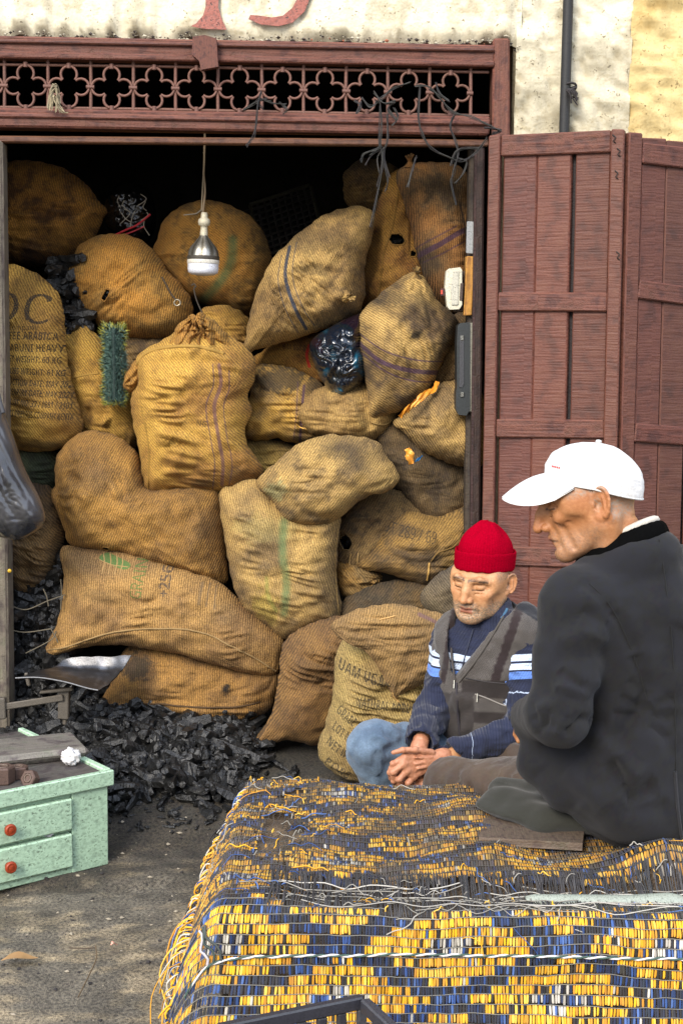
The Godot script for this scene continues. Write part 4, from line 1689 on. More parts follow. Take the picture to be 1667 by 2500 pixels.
	L.append({label = "smooth sack end below the black plastic bag, folded at its right", z = -5.10, t = 0.17, pts = [678, 952, 692, 926, 716, 902, 760, 884, 820, 880, 870, 900, 905, 940, 900, 975, 860, 1006, 810, 1012, 760, 1004, 712, 988], col = tan_, col2 = tan2, soot = 0.25, ang = 30, folds = [[800, 900, 830, 985, 0.018, 0.018], [835, 930, 850, 985, -0.016, 0.014], [865, 950, 900, 965, 0.02, 0.014]], seams = [[[850, 965, 880, 972, 900, 960], 0.005]]})
	L.append({id = "purple", label = "plump sack leaning right of the black plastic bag, banded with purple stripes", z = -5.00, t = 0.20, pts = [944, 630, 972, 640, 990, 672, 1010, 702, 1036, 722, 1048, 760, 1026, 800, 1004, 850, 975, 900, 940, 930, 900, 946, 862, 958, 850, 950, 848, 900, 838, 850, 828, 780, 828, 730, 850, 700, 900, 660], col = tan_, col2 = drab2, soot = 0.4, ang = -18, wd = 20.0, folds = [[900, 680, 1000, 780, -0.012, 0.02], [955, 690, 970, 740, 0.012, 0.02], [860, 800, 1000, 850, 0.006, 0.015]], gather = [[950, 640, 0.10, 8.0, 0.012]], spots = [spot(948, 770, 0.018, 0.018, -5.0, 0.85, soot), spot(880, 690, 0.08, 0.03, -5.0, 0.5, soot), spot(960, 700, 0.05, 0.05, -5.0, 0.4, soot)],
		print = [["l", [826, 790, 870, 828, 930, 848, 1010, 856], 0.012, purple, 0.8, 0.18], ["l", [826, 768, 880, 806, 950, 826, 1020, 830], 0.0045, purple, 0.7, 0.2], ["l", [832, 812, 880, 850, 940, 872, 1000, 876], 0.0045, purple, 0.7, 0.2]], knots = [[952, 640, 0.1, -0.8, 0.5, 0.035]]})
	L.append({label = "narrow grey-brown sack squeezed beside the black power case, with ink scrawl", z = -5.08, t = 0.12, pts = [1044, 726, 1080, 724, 1100, 800, 1098, 890, 1050, 880, 1010, 890, 985, 905, 980, 890, 992, 850, 1008, 800, 1022, 760], col = drab, col2 = drab2, soot = 0.4, folds = [[1060, 800, 1000, 890, -0.014, 0.012]], seams = [[[1066, 800, 1030, 840, 1010, 872, 996, 890], 0.004]], print = [["t", "OIT", 1018, 778, 22, -30, 40, "r", ink, 0.8]]})
	L.append({label = "dark grey-brown sack slanting below the torn orange lining", z = -5.10, t = 0.15, pts = [858, 992, 884, 962, 920, 960, 980, 1010, 1040, 1050, 1090, 1070, 1095, 1140, 1050, 1190, 1000, 1212, 950, 1176, 918, 1126, 888, 1070], col = lin(112, 92, 64), col2 = lin(88, 72, 50), soot = 0.4, ang = 26})
	L.append({label = "smooth sack at right against the jamb, orange plastic lining torn out of its mouth", z = -4.99, t = 0.17, pts = [908, 974, 920, 956, 950, 930, 985, 896, 1040, 876, 1090, 868, 1110, 960, 1100, 1070, 1060, 1068, 1012, 1052, 962, 1024, 938, 1000], col = tan_, col2 = drab, soot = 0.25, ang = 5, folds = [[950, 950, 1040, 900, -0.008, 0.015]]})
	# --- centre, tall sack with gathered mouth
	L.append({id = "tall", label = "tall golden sack with a gathered mouth and three long purple stripes", z = -4.98, t = 0.20, pts = [318, 850, 322, 814, 352, 796, 400, 770, 430, 738, 458, 726, 490, 738, 520, 772, 560, 796, 582, 830, 582, 870, 566, 905, 574, 945, 558, 985, 568, 1030, 590, 1060, 600, 1088, 570, 1112, 520, 1122, 450, 1126, 392, 1124, 344, 1136, 332, 1090, 322, 1020, 310, 960, 306, 910, 322, 880], col = gold, col2 = lin(160, 116, 54), soot = 0.12, ang = -4, wd = 84.0, wr = 0.008, res = 640,
		folds = [[330, 812, 480, 800, 0.022, 0.016], [480, 800, 570, 850, 0.014, 0.014], [340, 836, 540, 826, -0.014, 0.014], [566, 905, 520, 920, -0.014, 0.012], [566, 985, 520, 975, -0.014, 0.012], [350, 960, 480, 970, -0.006, 0.010], [330, 1010, 460, 1030, -0.006, 0.01], [560, 1060, 590, 1090, 0.016, 0.016], [520, 1020, 560, 1040, -0.012, 0.012]], gather = [[455, 745, 0.13, 11.0, 0.012]], seams = [[[334, 830, 330, 880, 334, 920, 350, 1000, 352, 1060, 346, 1120], 0.0045], [[318, 842, 336, 816, 380, 800, 460, 796, 520, 812], 0.009, gold * 0.85]],
		spots = [spot(475, 1105, 0.05, 0.02, -4.98, 0.6, lin(60, 48, 32)), spot(550, 1090, 0.05, 0.035, -4.98, 0.5, lin(80, 62, 40))],
		print = [["l", [512, 838, 516, 880, 502, 930, 512, 1000, 520, 1060, 514, 1110], 0.013, Color(92 / 255.0, 62 / 255.0, 58 / 255.0), 0.75, 0.15], ["l", [498, 836, 500, 880, 484, 930, 494, 1000, 502, 1060, 492, 1120], 0.005, purple, 0.6, 0.2], ["l", [534, 850, 534, 890, 522, 930, 530, 1000, 540, 1060, 530, 1110], 0.005, purple, 0.55, 0.2], ["t", "NG", 462, 972, 14, 10, 22, "b", ink, 0.6]], threads = [[[476, 770, 482, 745, 470, 725], 0.002, 0.02]]})
	L.append({parent = "tall", called = "gathered_mouth", z = -4.95, t = 0.10, pts = [384, 806, 398, 780, 412, 752, 428, 736, 440, 724, 452, 732, 462, 722, 476, 734, 500, 748, 524, 780, 540, 806, 470, 816, 420, 814], col = gold2, col2 = rust, soot = 0.25, wr = 0.010, wd = 10.0, ang = 40, lumps = 1.4, gather = [[452, 728, 0.11, 17.0, 0.016], [470, 760, 0.06, 9.0, 0.010]], folds = [[420, 750, 400, 796, -0.016, 0.008], [440, 735, 432, 800, -0.014, 0.008], [466, 735, 476, 800, -0.016, 0.008], [490, 750, 512, 800, -0.012, 0.008]]})
	L.append({parent = "tall", called = "rolled_hem", z = -4.98, t = 0.06, pts = [288, 885, 296, 856, 318, 826, 340, 806, 356, 806, 340, 832, 330, 862, 316, 890, 300, 896], col = gold2, col2 = rust, soot = 0.3, wr = 0.010, wd = 130.0})
	# --- left column
	L.append({label = "small greenish stained sack under the coffee-printed sack at the left post", z = -5.12, t = 0.12, pts = [20, 1030, 90, 1022, 128, 1046, 146, 1088, 124, 1134, 90, 1150, 40, 1140], col = lin(100, 92, 58), col2 = lin(66, 74, 50), soot = 0.35})
	L.append({label = "dull brown crumpled sack below the hanging grey plastic bag", z = -5.00, t = 0.14, pts = [0, 1180, 60, 1120, 110, 1120, 134, 1150, 148, 1200, 140, 1268, 118, 1330, 84, 1366, 44, 1360, 20, 1320, 0, 1260], col = lin(118, 92, 56), col2 = lin(88, 68, 42), soot = 0.3, wr = 0.012, wd = 70.0, folds = [[60, 1180, 130, 1200, -0.012, 0.012], [40, 1300, 120, 1290, -0.012, 0.012], [50, 1240, 130, 1250, 0.01, 0.012]], threads = [[[100, 1352, 106, 1370, 110, 1386], 0.005, 0.0]]})
	L.append({id = "leftmid", label = "wide orange-gold sack with a bunched left end, lying on the long printed sack", z = -4.98, t = 0.21, pts = [124, 1136, 134, 1112, 132, 1066, 148, 1030, 190, 996, 240, 996, 290, 1020, 316, 1056, 340, 1120, 400, 1120, 470, 1118, 504, 1134, 514, 1200, 514, 1260, 520, 1334, 474, 1322, 420, 1308, 370, 1300, 330, 1286, 290, 1268, 220, 1260, 166, 1248, 152, 1206], col = lin(178, 134, 68), col2 = lin(146, 108, 54), soot = 0.25, ang = 62, wd = 20.0, wr = 0.006, lumps = 1.3, folds = [[180, 1070, 200, 1110, -0.030, 0.02], [165, 1050, 210, 1040, 0.016, 0.014], [150, 1130, 180, 1170, -0.022, 0.014], [160, 1160, 165, 1210, -0.02, 0.012], [330, 1250, 500, 1310, 0.010, 0.012], [280, 1240, 420, 1220, -0.010, 0.016], [330, 1280, 350, 1240, -0.012, 0.012], [430, 1290, 500, 1270, -0.010, 0.012]], gather = [[140, 1130, 0.12, 8.0, 0.012]], holes = [[258, 1248, 0.012, 0.008, 0]], threads = [[[214, 1256, 216, 1270, 214, 1282], 0.004]], spots = [spot(240, 1095, 0.06, 0.06, -4.98, 0.4, lin(120, 96, 66)), spot(470, 1200, 0.07, 0.05, -4.98, 0.3, lin(110, 86, 58))]})
	L.append({label = "green-striped sack standing in the lower middle with a yellow stained foot", z = -4.92, t = 0.20, pts = [508, 1136, 536, 1118, 590, 1106, 640, 1150, 700, 1180, 776, 1176, 772, 1250, 770, 1330, 780, 1412, 730, 1436, 690, 1456, 656, 1462, 616, 1436, 562, 1390, 538, 1330, 520, 1240], col = tan_, col2 = drab, soot = 0.25, ang = 22, wd = 80.0, folds = [[560, 1120, 590, 1160, -0.012, 0.014], [640, 1190, 760, 1210, 0.008, 0.014], [530, 1190, 640, 1180, -0.006, 0.012], [640, 1440, 700, 1380, -0.010, 0.014]], spots = [spot(615, 1380, 0.05, 0.07, -4.92, 0.6, lin(168, 148, 62)), spot(610, 1200, 0.12, 0.05, -4.92, 0.25, lin(150, 150, 92))],
		print = [["l", [656, 1190, 654, 1250, 662, 1320, 656, 1390], 0.042, Color(82 / 255.0, 104 / 255.0, 62 / 255.0), 0.62, 0.5], ["l", [618, 1310, 622, 1350, 640, 1385], 0.022, Color(110 / 255.0, 118 / 255.0, 50 / 255.0), 0.45, 0.6]], seams = [[[778, 1200, 770, 1270, 772, 1340, 778, 1400], 0.003]]})
	L.append({label = "black-speckled rounded sack with a pale green patch at its folded left end", z = -4.88, t = 0.20, pts = [594, 1112, 612, 1086, 646, 1056, 690, 1022, 740, 1004, 800, 1004, 862, 1016, 886, 1050, 912, 1096, 890, 1122, 838, 1138, 800, 1166, 762, 1196, 720, 1204, 680, 1200, 646, 1186, 622, 1140], col = tan_, col2 = drab, soot = 0.4, ang = 75, folds = [[610, 1110, 640, 1190, 0.016, 0.012], [660, 1100, 690, 1150, 0.016, 0.018], [640, 1110, 668, 1180, -0.016, 0.012], [690, 1170, 770, 1180, -0.018, 0.014], [700, 1060, 740, 1130, -0.010, 0.02]], gather = [[900, 1095, 0.09, 7.0, 0.008]], spots = [spot(780, 1030, 0.09, 0.03, -4.88, 0.5, soot), spot(820, 1060, 0.05, 0.03, -4.88, 0.35, soot), spot(640, 1120, 0.045, 0.04, -4.88, 0.55, lin(138, 150, 112))]})
	L.append({label = "dark sack with a black charcoal-filled hole, left of the sack inked 289", z = -5.06, t = 0.13, pts = [772, 1220, 790, 1180, 830, 1146, 900, 1128, 960, 1160, 970, 1210, 900, 1260, 850, 1290, 826, 1312, 788, 1318, 774, 1280], col = drab, col2 = drab2, soot = 0.5, ang = 70, holes = [[794, 1238, 0.022, 0.030, 10]], folds = [[830, 1220, 900, 1160, -0.012, 0.012]], threads = [[[822, 1260, 820, 1280, 824, 1300], 0.0025], [[806, 1262, 802, 1284, 808, 1300], 0.002]]})
	L.append({label = "sack inked with the lot number 289", z = -4.98, t = 0.16, pts = [820, 1300, 846, 1268, 874, 1236, 900, 1196, 940, 1176, 1000, 1190, 1050, 1176, 1090, 1160, 1094, 1260, 1066, 1310, 1010, 1332, 974, 1340, 920, 1322, 870, 1308], col = lin(160, 126, 70), col2 = drab2, soot = 0.38, ang = 80, folds = [[990, 1190, 1010, 1250, -0.014, 0.014], [1000, 1250, 1060, 1220, 0.010, 0.010]], seams = [[[984, 1276, 1000, 1256, 1030, 1246, 1060, 1222], 0.004]], gather = [[826, 1298, 0.08, 6.0, 0.008]], spots = [spot(940, 1210, 0.06, 0.025, -4.98, 0.5, soot), spot(1000, 1260, 0.05, 0.04, -4.98, 0.4, soot)], threads = [[[980, 1280, 978, 1300, 976, 1320], 0.0035]],
		print = [["t", "LOT 289 / 69", 866, 1214, 25, 10, 130, "r", ink, 0.8]], res = 640})
	L.append({label = "small brown sack end under the charcoal-filled hole", z = -5.02, t = 0.10, pts = [776, 1300, 800, 1290, 840, 1300, 872, 1320, 866, 1350, 846, 1372, 806, 1374, 780, 1352], col = drab, col2 = gold2, soot = 0.35, folds = [[810, 1310, 830, 1360, 0.012, 0.012]], wr = 0.01})
	L.append({label = "grey flattened sack behind the folded empty sack", z = -4.96, t = 0.12, pts = [776, 1430, 784, 1390, 826, 1356, 890, 1338, 950, 1336, 1000, 1344, 1030, 1400, 1010, 1440, 900, 1450, 800, 1450], col = drab2, col2 = lin(84, 72, 54), soot = 0.4, ang = 80})
	L.append({label = "small grey cloth-like sack corner beside the red-capped man's cheek", z = -4.72, t = 0.09, pts = [970, 1372, 980, 1350, 1004, 1324, 1040, 1302, 1080, 1310, 1090, 1400, 1050, 1430, 1010, 1412, 978, 1396], col = lin(120, 106, 86), col2 = lin(96, 84, 68), soot = 0.2, wr = 0.008, wd = 40.0})
	L.append({id = "grain", label = "long pale sack with a green leaf emblem and faded green and black print", z = -4.90, t = 0.19, pts = [104, 1500, 116, 1472, 134, 1436, 146, 1390, 152, 1320, 144, 1262, 200, 1262, 280, 1268, 360, 1284, 440, 1312, 510, 1346, 560, 1392, 616, 1436, 650, 1474, 646, 1500, 628, 1544, 560, 1536, 480, 1514, 420, 1496, 340, 1482, 250, 1472, 170, 1486, 124, 1500], col = lin(184, 144, 88), col2 = lin(154, 118, 72), soot = 0.22, ang = 40, wd = 100.0, wr = 0.006, res = 768, seams = [[[116, 1486, 170, 1470, 230, 1446, 300, 1428, 390, 1422, 470, 1432, 540, 1466, 600, 1506, 634, 1536], 0.005, lin(176, 144, 96)]], gather = [[116, 1492, 0.10, 7.0, 0.010]], folds = [[190, 1480, 330, 1440, -0.010, 0.012], [150, 1300, 160, 1400, 0.010, 0.016], [560, 1480, 620, 1520, -0.008, 0.012], [420, 1470, 440, 1490, 0.012, 0.012]], spots = [spot(250, 1350, 0.06, 0.03, -4.9, 0.3, lin(110, 92, 66)), spot(520, 1400, 0.05, 0.04, -4.9, 0.3, lin(110, 92, 66)), spot(280, 1290, 0.2, 0.03, -4.9, 0.3, lin(120, 98, 64))],
		print = [["l", [252, 1272, 276, 1280, 298, 1288], 0.046, leafg, 0.9, 0.12], ["l", [240, 1276, 270, 1286, 306, 1290], 0.004, Color(0.60, 0.48, 0.30), 1.0, 0.1], ["l", [244, 1264, 252, 1282, 250, 1304], 0.0035, Color(0.60, 0.48, 0.30), 1.0, 0.1], ["l", [258, 1264, 266, 1282, 264, 1304], 0.0035, Color(0.60, 0.48, 0.30), 1.0, 0.1], ["l", [272, 1264, 280, 1282, 278, 1304], 0.0035, Color(0.60, 0.48, 0.30), 1.0, 0.1], ["l", [284, 1264, 292, 1282, 290, 1304], 0.0035, Color(0.60, 0.48, 0.30), 1.0, 0.1], ["t", "GRAIN", 340, 1356, 26, -84, 78, "r", Color(72 / 255.0, 92 / 255.0, 40 / 255.0), 0.9], ["t", "+256", 400, 1354, 24, -85, 62, "b", Color(44 / 255.0, 42 / 255.0, 44 / 255.0), 0.75], ["l", [470, 1330, 466, 1372], 0.016, Color(74 / 255.0, 66 / 255.0, 56 / 255.0), 0.45, 0.5], ["l", [486, 1334, 482, 1378], 0.010, Color(74 / 255.0, 66 / 255.0, 56 / 255.0), 0.45, 0.5], ["l", [500, 1340, 500, 1384], 0.010, Color(74 / 255.0, 66 / 255.0, 56 / 255.0), 0.4, 0.5]]})
	L.append({id = "flat", label = "lowest flat sack on the charcoal, blackened at its left end, with a stitched edge", z = -4.93, t = 0.14, pts = [226, 1634, 238, 1606, 254, 1580, 270, 1530, 300, 1486, 380, 1482, 470, 1504, 560, 1532, 636, 1540, 632, 1590, 616, 1626, 580, 1646, 530, 1652, 460, 1646, 380, 1626, 310, 1614], col = lin(172, 130, 72), col2 = lin(134, 100, 58), soot = 0.32, ang = 38, seams = [[[252, 1630, 300, 1614, 340, 1600, 420, 1602, 520, 1606, 600, 1600], 0.005, lin(96, 72, 44)]], spots = [spot(310, 1530, 0.07, 0.05, -4.86, 0.85, lin(48, 44, 38)), spot(522, 1578, 0.014, 0.02, -4.86, 0.95, lin(26, 25, 24)), spot(600, 1640, 0.05, 0.02, -4.86, 0.6, soot)], folds = [[300, 1600, 420, 1590, -0.008, 0.012], [440, 1640, 460, 1610, 0.012, 0.012], [540, 1610, 560, 1640, 0.010, 0.012]]})
	L.append({label = "brown slouching sack with a pulled-out bottom corner, left of the standing printed sack", z = -4.78, t = 0.17, pts = [652, 1486, 672, 1460, 704, 1440, 750, 1424, 796, 1420, 800, 1480, 786, 1540, 778, 1600, 766, 1650, 748, 1692, 720, 1706, 672, 1694, 630, 1698, 586, 1706, 606, 1680, 626, 1640, 640, 1580, 646, 1530], col = lin(148, 112, 66), col2 = lin(124, 92, 54), soot = 0.25, ang = 72, wd = 74.0, wr = 0.010, folds = [[660, 1490, 780, 1540, 0.012, 0.012], [650, 1520, 780, 1570, -0.010, 0.012], [700, 1450, 720, 1490, 0.018, 0.012], [690, 1460, 704, 1500, -0.014, 0.01]], gather = [[598, 1700, 0.08, 6.0, 0.008]]})
	L.append({label = "standing pale sack printed with black capitals, a folded empty sack on top", z = -4.52, t = 0.20, pts = [776, 1500, 800, 1462, 850, 1456, 920, 1470, 980, 1500, 1012, 1560, 1000, 1620, 990, 1660, 960, 1700, 930, 1780, 860, 1790, 800, 1786, 760, 1762, 736, 1736, 736, 1704, 752, 1660, 764, 1610, 772, 1560], col = lin(184, 160, 104), col2 = lin(160, 134, 84), soot = 0.15, ang = 15, res = 768, wd = 78.0, wr = 0.012, folds = [[770, 1540, 900, 1590, -0.012, 0.014], [780, 1570, 920, 1620, 0.012, 0.014], [760, 1590, 860, 1640, -0.012, 0.012], [770, 1610, 990, 1680, 0.010, 0.014], [860, 1660, 990, 1690, -0.010, 0.012]], spots = [spot(780, 1780, 0.10, 0.03, -4.52, 0.6, soot), spot(940, 1690, 0.08, 0.02, -4.52, 0.5, lin(90, 84, 52))],
		print = [["t", "UAM UGANDA", 776, 1524, 24, 14, 150, "b", ink, 0.85], ["t", "NATURAL ROBUSTA", 816, 1592, 20, 8, 150, "b", ink, 0.82], ["t", "GRADE", 772, 1618, 22, 28, 42, "b", ink, 0.8], ["t", "LOT NUMBER", 762, 1656, 22, 26, 90, "b", ink, 0.82], ["t", "NET WEIGHT", 750, 1690, 22, 28, 94, "b", ink, 0.82], ["t", "PORS", 744, 1738, 22, 30, 60, "b", ink, 0.75]]})
	L.append({id = "draped", label = "folded empty sack draped over the standing printed sack", z = -4.36, t = 0.085, pts = [764, 1440, 790, 1416, 840, 1398, 900, 1392, 960, 1400, 1020, 1418, 1040, 1460, 1030, 1540, 980, 1560, 930, 1586, 906, 1600, 886, 1556, 860, 1510, 830, 1482, 796, 1470], col = lin(170, 136, 88), col2 = lin(146, 116, 74), soot = 0.15, ang = 55, wr = 0.004, folds = [[800, 1430, 960, 1420, 0.006, 0.02]], print = [["l", [960, 1404, 1000, 1424, 1024, 1450], 0.014, Color(98 / 255.0, 70 / 255.0, 76 / 255.0), 0.6, 0.3]], seams = [[[768, 1446, 800, 1470, 840, 1490, 866, 1522, 908, 1598], 0.005, lin(140, 110, 70)]], threads = [[[870, 1414, 890, 1410, 905, 1406], 0.0022, 0.005], [[900, 1584, 906, 1600, 916, 1610], 0.003, 0.005]]})
	L.append({parent = "draped", called = "lower_fold", z = -4.44, t = 0.06, pts = [900, 1606, 930, 1586, 980, 1560, 1030, 1540, 1040, 1570, 1000, 1600, 960, 1620, 934, 1640, 912, 1632], col = lin(130, 100, 58), col2 = lin(104, 80, 48), soot = 0.3, wr = 0.008, threads = [[[952, 1566, 968, 1580, 974, 1602, 968, 1622], 0.0028, 0.012], [[930, 1574, 946, 1568, 950, 1560], 0.0022, 0.015]]})
	for o in L:
		make_sack(o)


# ------------------------------------------------------------------ charcoal
func coal_mesh(len_: float, rad: float) -> ArrayMesh:
	var mb := MB.new()
	var sides := rng.randi_range(6, 8)
	var nr := 7
	var ringp := []
	var x0s := rng.randf() * 90.0
	var bend := Vector2(rng.randf_range(-0.25, 0.25), rng.randf_range(-0.25, 0.25)) * rad
	var flat := rng.randf_range(0.6, 1.0)
	for i in nr:
		var t := float(i) / (nr - 1)
		var row := []
		var rr := rad * (0.80 + 0.30 * sin(PI * t)) * rng.randf_range(0.85, 1.12)
		for s in sides:
			var an := TAU * s / sides + 0.2 * i * rng.randf_range(-0.5, 0.5)
			var q := rr * rng.randf_range(0.80, 1.16) * (1.0 + 0.16 * nz.get_noise_2d(x0s + i * 0.9, s * 1.7))
			var off := bend * sin(PI * t)
			var x := (t - 0.5) * len_ + (rng.randf_range(-0.35, 0.35) * rad if (i == 0 or i == nr - 1) else 0.0)
			row.append(Vector3(x, sin(an) * q * flat + off.x, cos(an) * q + off.y))
		ringp.append(row)
	var g := rng.randf_range(0.045, 0.13)
	for i in nr - 1:
		for s in sides:
			var s2 := (s + 1) % sides
			var c := Color(g, g, g * 0.98) * rng.randf_range(0.75, 1.2)
			mb.tri_flat(ringp[i][s], ringp[i][s2], ringp[i + 1][s], c)
			mb.tri_flat(ringp[i][s2], ringp[i + 1][s2], ringp[i + 1][s], c * rng.randf_range(0.9, 1.1))
	for e in 2:
		var row: Array = ringp[0] if e == 0 else ringp[nr - 1]
		var ce := Vector3.ZERO
		for p in row:
			ce += p
		ce = ce / sides + Vector3((-0.15 if e == 0 else 0.15) * rad, 0, 0)
		for s in sides:
			var s2 := (s + 1) % sides
			var c := Color(g, g, g) * rng.randf_range(0.6, 1.3)
			if e == 0:
				mb.tri_flat(row[s2], row[s], ce, c)
			else:
				mb.tri_flat(row[s], row[s2], ce, c)
	return mb.commit()


func heap_y(x: float, z: float) -> float:
	var fz := -4.40 - 0.10 * absf(x + 0.72) + nz.get_noise_3d(x * 4.0, 3.0, 0.0) * 0.10
	var t := clampf((fz - z) / 0.42, 0.0, 1.0)
	var side := smoothstep(-0.20, -0.44, x)
	return ground_y(x, z) + (0.105 * pow(t, 0.8) + 0.03 * nz.get_noise_3d(x * 6.0, 1.0, z * 6.0)) * side * (1.0 if t > 0.0 else 0.0)


func build_charcoal() -> void:
	var kinds := []
	for i in 18:
		kinds.append(coal_mesh(rng.randf_range(0.08, 0.19) if i % 3 else rng.randf_range(0.04, 0.065), rng.randf_range(0.012, 0.025) if i % 3 else rng.randf_range(0.018, 0.032)))
	# the loose bed below, and slack under the sacks
	var bed := MB.new()
	var xs := []
	var zs := []
	var nx := 60
	var nz2 := 46
	for j in nz2:
		for i in nx:
			var x := -1.25 + 1.25 * i / (nx - 1)
			var z := -5.15 + 0.85 * j / (nz2 - 1)
			var y := heap_y(x, z) - 0.012 + nzf.get_noise_3d(x * 50.0, z * 50.0, 0.0) * 0.012
			bed.vert(Vector3(x, y, z), Vector3.UP, Vector2(x, z), Color(0.07, 0.07, 0.07))
	bed.grid(0, nz2, nx, true)
	bed.smooth()
	var b := single("charcoal_slack", "bed of charcoal dust and slack under the loose lumps", "charcoal", bed.commit(), M["coal"])
	b.set_meta("kind", "stuff")
	var pl := []
	for i in 1500:
		var x := -1.15 + 1.05 * rng.randf()
		var z := -4.36 - 0.62 * rng.randf()
		var onheap := heap_y(x, z) - ground_y(x, z) > 0.012
		if not onheap and rng.randf() > 0.10:
			continue
		pl.append(Vector3(x, heap_y(x, z), z))
	# the ones lying highest and nearest stand as pieces of their own, the rest as one mass
	var made := 0
	var rest := []
	for p in pl:
		var k := rng.randi() % kinds.size()
		var sc := 0.42 + 0.68 * rng.randf() * rng.randf() + 0.1 * rng.randf()
		var bs := Basis(Vector3.UP, rng.randf() * TAU) * Basis(Vector3.FORWARD, rng.randf_range(-0.6, 0.6)) * Basis(Vector3.RIGHT, rng.randf() * TAU)
		var xf := Transform3D(bs.scaled(Vector3(sc, sc, sc)), p + Vector3(0, rng.randf_range(0.0, 0.028), 0))
		if made < 255:
			sc = clampf(sc * 1.35, 0.6, 1.25)
			xf.basis = bs.scaled(Vector3(sc, sc, sc))
		if made < 255 and (rng.randf() < 0.5 or p.z > -4.5):
			coal_piece(kinds[k], xf)
			made += 1
		else:
			xf.origin.y -= 0.012
			rest.append([k, xf])
	for i in 500:
		var x := -1.1 + 1.0 * rng.randf()
		var z := -4.28 - 0.5 * rng.randf()
		if x > -0.86 and x > -0.25 - (z + 4.3) * 0.2 - 0.2 * rng.randf():
			continue
		rest.append([i % kinds.size(), Transform3D((Basis(Vector3.UP, rng.randf() * TAU) * Basis(Vector3.RIGHT, rng.randf() * TAU)).scaled(Vector3.ONE * rng.randf_range(0.10, 0.32)), Vector3(x, heap_y(x, z) + 0.003, z))])
	# a wall of charcoal behind the post at the left, seen between the sacks
	for i in 300:
		var dx := rng.randf_range(10, 160)
		var dy := rng.randf_range(1270, 1660)
		var z := -4.98 + (dy - 1290.0) / 370.0 * 0.16 + rng.randf_range(-0.03, 0.03)
		var p := P(dx, dy, z)
		var bs := Basis(Vector3.UP, rng.randf() * TAU) * Basis(Vector3.FORWARD, rng.randf_range(-0.9, 0.9)) * Basis(Vector3.RIGHT, rng.randf() * TAU)
		var xf := Transform3D(bs.scaled(Vector3.ONE * rng.randf_range(0.7, 1.2)), p)
		if i < 34:
			coal_piece(kinds[i % kinds.size()], xf, "black lump of charcoal stacked between the grey post and the sacks", "charcoal lumps piled behind the left post")
		else:
			rest.append([i % kinds.size(), xf.translated(Vector3(0, 0, -0.02))])
	# more in the gap right of the coffee-printed sack
	for i in 70:
		var p := P(rng.randf_range(120, 196), rng.randf_range(590, 800), -5.22 + rng.randf_range(-0.03, 0.03))
		rest.append([i % kinds.size(), Transform3D(Basis(Vector3.UP, rng.randf() * TAU) * Basis(Vector3.RIGHT, rng.randf() * TAU), p)])
	var mm := MultiMesh.new()
	var mass := MB.new()
	for r in rest:
		var a: Array = kinds[r[0]].surface_get_arrays(0)
		var vv: PackedVector3Array = a[Mesh.ARRAY_VERTEX]
		var nn: PackedVector3Array = a[Mesh.ARRAY_NORMAL]
		var cc: PackedColorArray = a[Mesh.ARRAY_COLOR]
		var ii: PackedInt32Array = a[Mesh.ARRAY_INDEX]
		var s := mass.v.size()
		var xf: Transform3D = r[1]
		for q in vv.size():
			mass.vert(xf * vv[q], (xf.basis * nn[q]).normalized(), Vector2.ZERO, cc[q])
		for q in ii:
			mass.ix.append(s + q)
	var ms := single("charcoal_heap", "mass of smaller charcoal lumps filling the heap and the gaps behind the sacks", "charcoal", mass.commit(), M["coal"])
	ms.set_meta("kind", "stuff")


func coal_piece(mesh: Mesh, xf: Transform3D, label := "black lump of charcoal in the loose heap before the sacks", group := "charcoal lumps spilled on the shop floor") -> void:
	var o := MeshInstance3D.new()
	o.name = numbered("charcoal_lump")
	o.mesh = mesh
	o.material_override = M["coal"]
	o.transform = xf
	add_child(o, true)
	o.set_meta("label", label)
	o.set_meta("category", "charcoal lump")
	o.set_meta("group", group)


